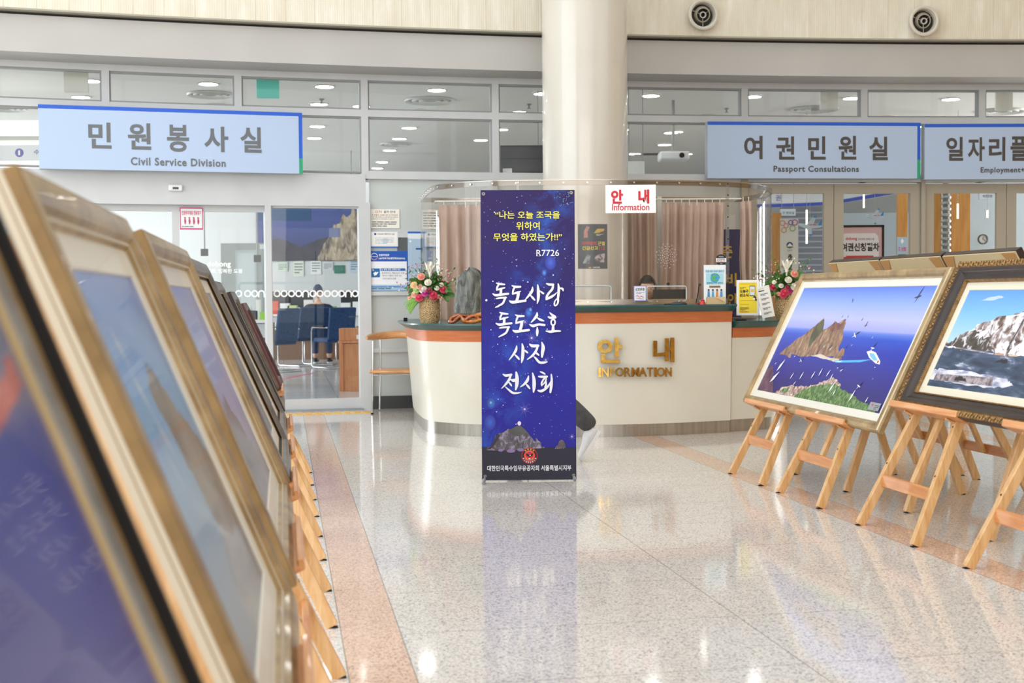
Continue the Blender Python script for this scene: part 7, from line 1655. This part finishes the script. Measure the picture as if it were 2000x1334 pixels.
for px, col, h_, lab in ((536, (214, 84, 52), .24, 'orange red box'), (558, (226, 230, 226), .2, 'white box'), (572, (200, 214, 150), .16, 'pale green box'), (604, (226, 226, 220), .26, 'cream folder stack'), (648, (120, 180, 90), .14, 'green box'), (676, (238, 238, 238), .2, 'white name board'), (699, (240, 240, 236), .22, 'white paper tray')):
    r = thing('counter_box', lab+' on the service counter behind the side light', 'box', (at_depth(px, 600, 23.45).x, 23.42, .84)); MB().use(C(col, .6)).box((0, 0, h_/2), (.17, .14, h_)).build('box', r, bevel=.004)

# ---- decals on the sliding door glass
def glass_panel(x, y, off=.03):
    s0, h0 = wp(x, y, off); o = W(s0, off, h0); return lambda px, py: (wp(px, py, off)[0]-s0, wp(px, py, off)[1]-h0), (lambda u, v, w_: W(s0+u, off+w_, h0+v)-o), o
q, mp_, o = glass_panel(600, 573, .012); WHD = C((246, 248, 248), .4)
r = thing('window_decal', 'white row of ring letters running across the glass at waist height', 'decal', o); p = Panel(mp_)
for xx, ch in ((466, 'o'), (483.4, 'o'), (497.2, 'o'), (510.6, 'n'), (541, 'o'), (554.8, 'o'), (569.3, 'o'), (583.4, 'o'), (596.8, 'n'), (611.2, 'o'), (625, 'o'), (639.2, 'o'), (653.5, 'o'), (666.9, 'o'), (680.3, 'n'), (693.6, 'o')):
    a0, b0 = q(xx, 573.5); R_0, R_1 = .0362, .0205
    if ch == 'o': p.annulus(a0, b0, R_1, R_0, WHD, 24)
    else: p.annulus(a0, b0, R_1, R_0, WHD, 12, 0, pi); p.rect(a0-R_0, b0-R_0, a0-R_1, b0, WHD); p.rect(a0+R_1, b0-R_0, a0+R_0, b0, WHD)
p.build('ring_letters', r)
q, mp_, o = glass_panel(430, 520, -.03)
r = thing('window_decal', 'white dobong lettering and slogan on the right sliding leaf', 'decal', o); p = Panel(mp_)
def gt(txt, x0, y0, x1, y1, b=.03): a, d = q(x0, y0); c, e = q(x1, y1); p.text(txt, a, e, c-a, d-e, WHD, b)
gt('dobong', 404, 510, 451, 524, .04); gt('희망의 변화, 행복한 도봉', 372, 525, 474, 534.5); p.build('lettering', r)
def rest(p, w, h):
    p.rect(0, 0, w, h, C((206, 70, 130))); p.rect(w*.04, h*.07, w*.96, h*.95, C((232, 238, 236))); p.text('민원취약계층 전용창구', w*.08, h*.66, w*.84, h*.2, C((206, 60, 120)), .03)
    for k in range(4): xx = w*(.22+.19*k); p.disc(xx, h*.53, h*.04, C((190, 70, 120))); p.stroke([(xx, h*.48, h*.07), (xx+h*.01, h*.36, h*.09), (xx, h*.24, h*.04)], C((190, 70, 120)))
    p.greek(w*.08, h*.1, w*.92, h*.18, 1, C((120, 140, 140)), 1, .5, 6)
x0, x1 = 350.5, 397; m, w, h, pm = on_wall(351, 396, 403, 408, 447, 450, -.02); r = thing('glass_sticker', 'pink bordered notice with figures on the right sliding leaf', 'sticker', mtx=m); p = Panel(); rest(p, w, h); p.build('print', r)

# ---- passport room
SLATE = C((96, 104, 114), .5)
r, w, h = flat(1524, 1606, 404, 700, 22.0, 'roller_shutter', 'dark slatted shutter in the passport room behind the paper planes', 'shutter', None, (92, 100, 110))
g = MB().use(C((128, 136, 146), .4))
for k in range(26): g.box((w/2, h*k/26, .01), (w, .03, .02))
g.build('slats', r)
OAK = wood('oak_panel', (188, 128, 56), (206, 146, 72), (216, 160, 90), sc=(4, 4, .6), rough=.45)
def oakp(x0, x1, yt, y, lab): a, b = at_depth(x0, 450, y).x, at_depth(x1, 450, y).x; t = at_depth(x0, yt, y).z; r = thing('wood_panel', lab, 'panel', ((a+b)/2, y, 0), group='oak panels of the passport room'); MB().use(OAK).box((0, 0, t/2), (b-a, .08, t)).build('panel', r, bevel=.004)
oakp(1507, 1525, 416, 15.2, 'orange oak panel behind the clear screen, left of the white banner'); oakp(1752, 1771, 376, 17.0, 'orange oak panel at the right of the centre door'); oakp(1812, 1837, 372, 16.4, 'orange oak panel left of the metal louvre column'); oakp(1857, 1893, 372, 16.6, 'wide orange oak panel right of the louvre column')
a, b = at_depth(1837, 450, 16.2).x, at_depth(1857.5, 450, 16.2).x; r = thing('louvre_column', 'stack of grey metal louvres between the oak panels', 'column', ((a+b)/2, 16.2, 0)); g = MB().use(C((156, 164, 164), .25, 0, .6))
for k in range(38): g.lathe([(.01, 0), ((b-a)/2*.95, .012), ((b-a)/2, .03), ((b-a)/2*.9, .045), (.01, .05)], (0, 0, .075*k+.3), n=14)
g.build('louvres', r, smooth=50); MB().use(C((120, 126, 126))).cyl((0, 0, 0), (0, 0, 3.3), .04).build('core', r)
SB_ = C((176, 190, 200), .6); a, b = at_depth(1893, 450, 17.5).x, at_depth(2060, 450, 17.5).x; g = MB().use(SB_); g.box(((a+b)/2, 17.6, 1.7), (b-a+1.2, .1, 3.4)); struct(g, 'wall_office_side', 'blue grey wall with the clock')
a, b = at_depth(1640, 450, 23.).x, at_depth(1770, 450, 23.).x; g = MB().use(C((150, 162, 170), .6)); g.box(((a+b)/2, 23.2, 1.3), (b-a+2, .1, 2.6)); struct(g, 'wall_office_passport', 'blue grey wall of the passport room')
m, w, h, pm = facing(1909, 1929, 455, 480, 17.45); r = thing('wall_clock', 'round wall clock with white face and dark rim behind the far door', 'clock', mtx=m); g = MB().use(C((52, 60, 64), .4)); g.lathe([(w/2, 0), (w/2, .03), (w/2*.86, .035), (w/2*.84, .015)], (w/2, h/2, 0), n=32, cap=(True, False)); g.build('rim', r, smooth=40)
p = Panel(); p.L = 12; p.disc(w/2, h/2, w/2*.86, C((236, 240, 240)), n=32)
for k in range(12): t = 2*pi*k/12; p.line(w/2+w*.32*cos(t), h/2+w*.32*sin(t), w/2+w*.39*cos(t), h/2+w*.39*sin(t), .008, INK)
p.build('face', r); p = Panel(); p.L = 16; p.line(w/2, h/2, w/2+w*.06, h/2+w*.22, .01, INK); p.line(w/2, h/2, w/2+w*.26, h/2-w*.12, .007, INK); p.build('hands', r)
for px, yt, yb, lab in ((1870.5, 398, 427, 'left'), (1928.5, 411, 425, 'right'), (1575.5, 410, 476, 'behind the left paper plane'), (1687, 380, 406, 'near the counter sign')):
    c = at_depth(px, yt, 16.0); e = at_depth(px, yb, 16.0); r = thing('pendant_tube', 'slim glowing hanging tube lamp, %s' % lab, 'lamp', e); MB().use(emis('tube_glow', (255, 240, 222), 2.2)).cyl((0, 0, 0), (0, 0, c.z-e.z), .011, .011, 12).build('tube', r); MB().use(ALUD).cyl((0, 0, c.z-e.z), (0, 0, CEIL-e.z), .003, .003, 6).build('cord', r)
# white vertical banner with rings and crest
def vb(p, w, h):
    p.rect(0, 0, w, h, C((238, 238, 232)))
    for x, y, c, s in ((.12, .95, (226, 150, 150), 1), (.32, .92, (226, 140, 150), .9), (.2, .87, (226, 180, 110), 1), (.68, .89, (160, 190, 110), 1.1), (.8, .955, (190, 110, 150), 1.1), (.58, .955, (110, 110, 190), .9)): p.annulus(w*x, h*y, .022*s, .034*s, C(c), 16)
    p.disc(w*.52, h*.70, w*.18, C((32, 52, 120))); p.poly([(w*.36, h*.685), (w*.45, h*.71), (w*.52, h*.725), (w*.60, h*.71), (w*.70, h*.685)], C('ffffff')); p.rect(w*.34, h*.672, w*.72, h*.68, C((90, 160, 90))); p.text('도봉구', w*.38, h*.63, w*.28, h*.022, INK)
    p.text('충', w*.42, h*.53, w*.24, h*.07, C((20, 20, 22)), .04); p.text('효', w*.42, h*.42, w*.24, h*.07, C((20, 20, 22)), .04); p.text('예', w*.42, h*.31, w*.24, h*.07, C((20, 20, 22)), .04)
r, w, h = flat(1524, 1559, 427, 600, 14.6, 'white_banner', 'narrow white banner with coloured rings and a round crest behind the flowers', 'banner', vb, (238, 238, 232), .01, foot=True)
# paper planes
def plane_(x0, x1, yt, yb, lab, flip=1, s=1.0):
    m, w, h, pm = facing(x0, x1, yt, yb, 14.5); r = thing('paper_plane', lab, 'model aeroplane', mtx=m, group='hanging paper planes'); LB, DB = C((206, 232, 244), .4), C((66, 150, 220), .4)
    def sl(pts, mt, z=0., th=.008): g = MB().use(mt); g.prism([(a*w, b*h) for a, b in pts], z, z+th); return g
    sl([(0, .55), (.08, .62), (.55, .50), (.95, .52), (1, .46), (.9, .40), (.4, .34), (.12, .46)], LB, -.01, .03).build('fuselage', r, bevel=.004)
    sl([(.32, .5), (.66, 1.0), (.76, .98), (.62, .48)], LB).build('wing', r); sl([(.60, .91), (.66, 1.0), (.76, .98), (.74, .88)], DB, .009, .001).build('wing_tip', r)
    sl([(.36, .42), (.46, 0), (.58, .02), (.56, .42)], LB).build('wing', r); sl([(.44, .08), (.46, 0), (.58, .02), (.58, .1)], DB, .009, .001).build('wing_tip', r); sl([(.78, .48), (.96, .80), (1., .78), (.95, .46)], DB).build('tail_fin', r)
    p = Panel(); p.L = 30; p.line(w*.02, h*.55, w*.5, h*.44, .008, DB); p.text('여권', w*.40, h*.36, w*.32, h*.22, C((226, 60, 130)), .05); p.build('lettering', r)
    MB().use(C((230, 230, 230))).cyl((w*.5, h*.5, 0), (w*.5, CEIL-m.translation.z, 0), .0015, .0015, 5).build('thread', r)
plane_(1558, 1606, 421, 461, 'blue and white paper plane behind the left passport door'); plane_(1691, 1726, 407, 438, 'smaller blue and white paper plane over the pink stand board')
# pink stand board in black frame
def pinkb(p, w, h):
    p.rect(0, 0, w, h, C((230, 186, 192))); p.rect(w*.03, h*.0, w*.93, h*.84, C((246, 242, 244))); p.poly([(w*.03, h*.84), (w*.93, h*.84), (w*.91, h*.89), (w*.84, h*.925), (w*.12, h*.925), (w*.05, h*.89)], C((246, 242, 244)))
    p.text('dobong', w*.14, h*.83, w*.27, h*.05, C((214, 60, 90)), .03); p.text('함께 변화, 행복한 도봉', w*.44, h*.835, w*.38, h*.03, C((120, 90, 100)), .01); p.text('여권신청절차', w*.04, h*.70, w*.90, h*.105, C((40, 36, 40)), .04); p.rect(w*.04, h*.58, w*.9, h*.63, C((206, 50, 60))); p.rect(w*.15, h*.62, w*.8, h*.645, C((206, 50, 60)))
    p.greek(w*.08, h*.1, w*.88, h*.52, 8, C((150, 150, 160)), 3, .4, 4)
r, w, h = flat(1640, 1722, 444, 600, 14.3, 'stand_board', 'pink and white passport procedure board in a black frame behind the centre door', 'sign', pinkb, (230, 186, 192), .01)
for (x, y, a, b) in ((w/2, h+.012, w+.05, .025), (-.012, h/2, .025, h+.05), (w+.012, h/2, .025, h+.05)): MB().use(BLK).box((x, y, 0), (a, b, .03)).build('frame_bar', r)
MB().use(BLK).box((w/2, -r.matrix_basis.translation.z+.01, 0), (w*.9, .02, .4)).build('base', r)
for s in (.02, .98): MB().use(BLK).cyl((w*s, -r.matrix_basis.translation.z, 0), (w*s, .02, 0), .014).build('post', r)
flat(1752, 1771.5, 463, 505, 16.945, 'blue_poster', 'pale blue poster with a white drop at the right of the centre door', 'poster', lambda p, w, h: (p.rect(0, 0, w, h, C((170, 206, 232))), p.poly([(w*.35, h*.8), (w*.5, h*.95), (w*.7, h*.8), (w*.5, h*.68)], C('ffffff')), p.text('꼭 신청', w*.1, h*.34, w*.8, h*.2, C((226, 60, 130)), .04), p.rect(w*.1, h*.05, w*.9, h*.2, C((120, 110, 40)))), (170, 206, 232), .01)
flat(1913, 1944, 372, 390, 17.3, 'direction_sign', 'small grey and blue direction sign above the clock', 'sign', lambda p, w, h: (p.rect(0, 0, w, h, C((186, 198, 206))), p.text('여권민원', w*.2, h*.2, w*.6, h*.35, C((70, 90, 120)), .02)), (186, 198, 206), .05, hang=True)
flat(1525, 1554, 408, 421, 17.0, 'direction_sign', 'small pale hanging sign over the white banner', 'sign', lambda p, w, h: (p.rect(0, 0, w, h, C((206, 220, 232))), p.text('구 청장실', w*.1, h*.2, w*.8, h*.4, C((90, 110, 140)), .02)), (206, 220, 232), .05, hang=True)
# dark wall board behind the upper panes at the column, white sheet, ceiling unit
flat(957, 1062, 284, 338, 14.2, 'dark_screen', 'large dark display behind the upper panes left of the column', 'screen', lambda p, w, h: (p.rect(w*.02, h*.05, w*.98, h*.95, C((62, 64, 68), .3)), p.rect(w*.02, h*.5, w*.98, h*.53, C((40, 42, 46)))), (48, 50, 54), .08, hang=True)
flat(1225, 1259, 315, 341, 14.0, 'white_sheet', 'plain white sheet behind the pane just right of the column', 'sheet', None, (232, 232, 230), .01, hang=True)
flat(982, 1000, 329, 338, 13.335, 'pane_label', 'tiny white label at the foot of the dark display', 'label', None, (226, 228, 224), .004, hang=False)
t = thing('projector', 'white projector hanging from the ceiling right of the column', 'projector', at_depth(1315, 306, 15.0)); MB().use(C((224, 226, 228), .4)).box((0, 0, 0), (.34, .3, .10)).build('body', t, bevel=.02); MB().use(ALUD).cyl((0, 0, .05), (0, 0, CEIL-t.matrix_basis.translation.z), .02).build('ceiling_pole', t); MB().use(BLK).cyl((.08, -.16, 0), (.08, -.14, 0), .03).build('lens', t)
t = thing('ceiling_vent', 'dark slotted ceiling vent right of the column', 'air vent', at_h(1284, 300, CEIL)); MB().use(C((90, 92, 96))).box((0, 0, -.01), (.75, .12, .02)).build('slot', t)
a, b = at_h(543, 742, .002), at_h(614, 728, .002); r = thing('floor_tape', 'pink tape line stuck on the office floor behind the side light', 'floor tape', (a+b)/2); MB().use(C((214, 80, 130), .5)).beam(a, b, .05, .002, Vector((0, 1, 0))).build('tape', r, world=True)
# yellow tactile strip on the hall floor
r = thing('tactile_strip', 'yellow tactile paving strip in front of the sliding door', 'floor strip', W(sx(640, 600), .35, 0)); g = MB().use(C((232, 196, 120), .5)); s0, s1 = sx(470, 600), sx(713, 600); g.arcbox(s0, s1, .28, .46, .0005, .004); g.build('base_strip', r, world=True)
g = MB().use(C((226, 176, 78), .5)); n_ = int((s1-s0)/.095)
for k in range(n_): q0 = s0+(k+.3)*(s1-s0)/n_; g.arcbox(q0, q0+.05, .29, .45, .004, .009)
o = g.build('raised_bars', r, world=True)
text_done()
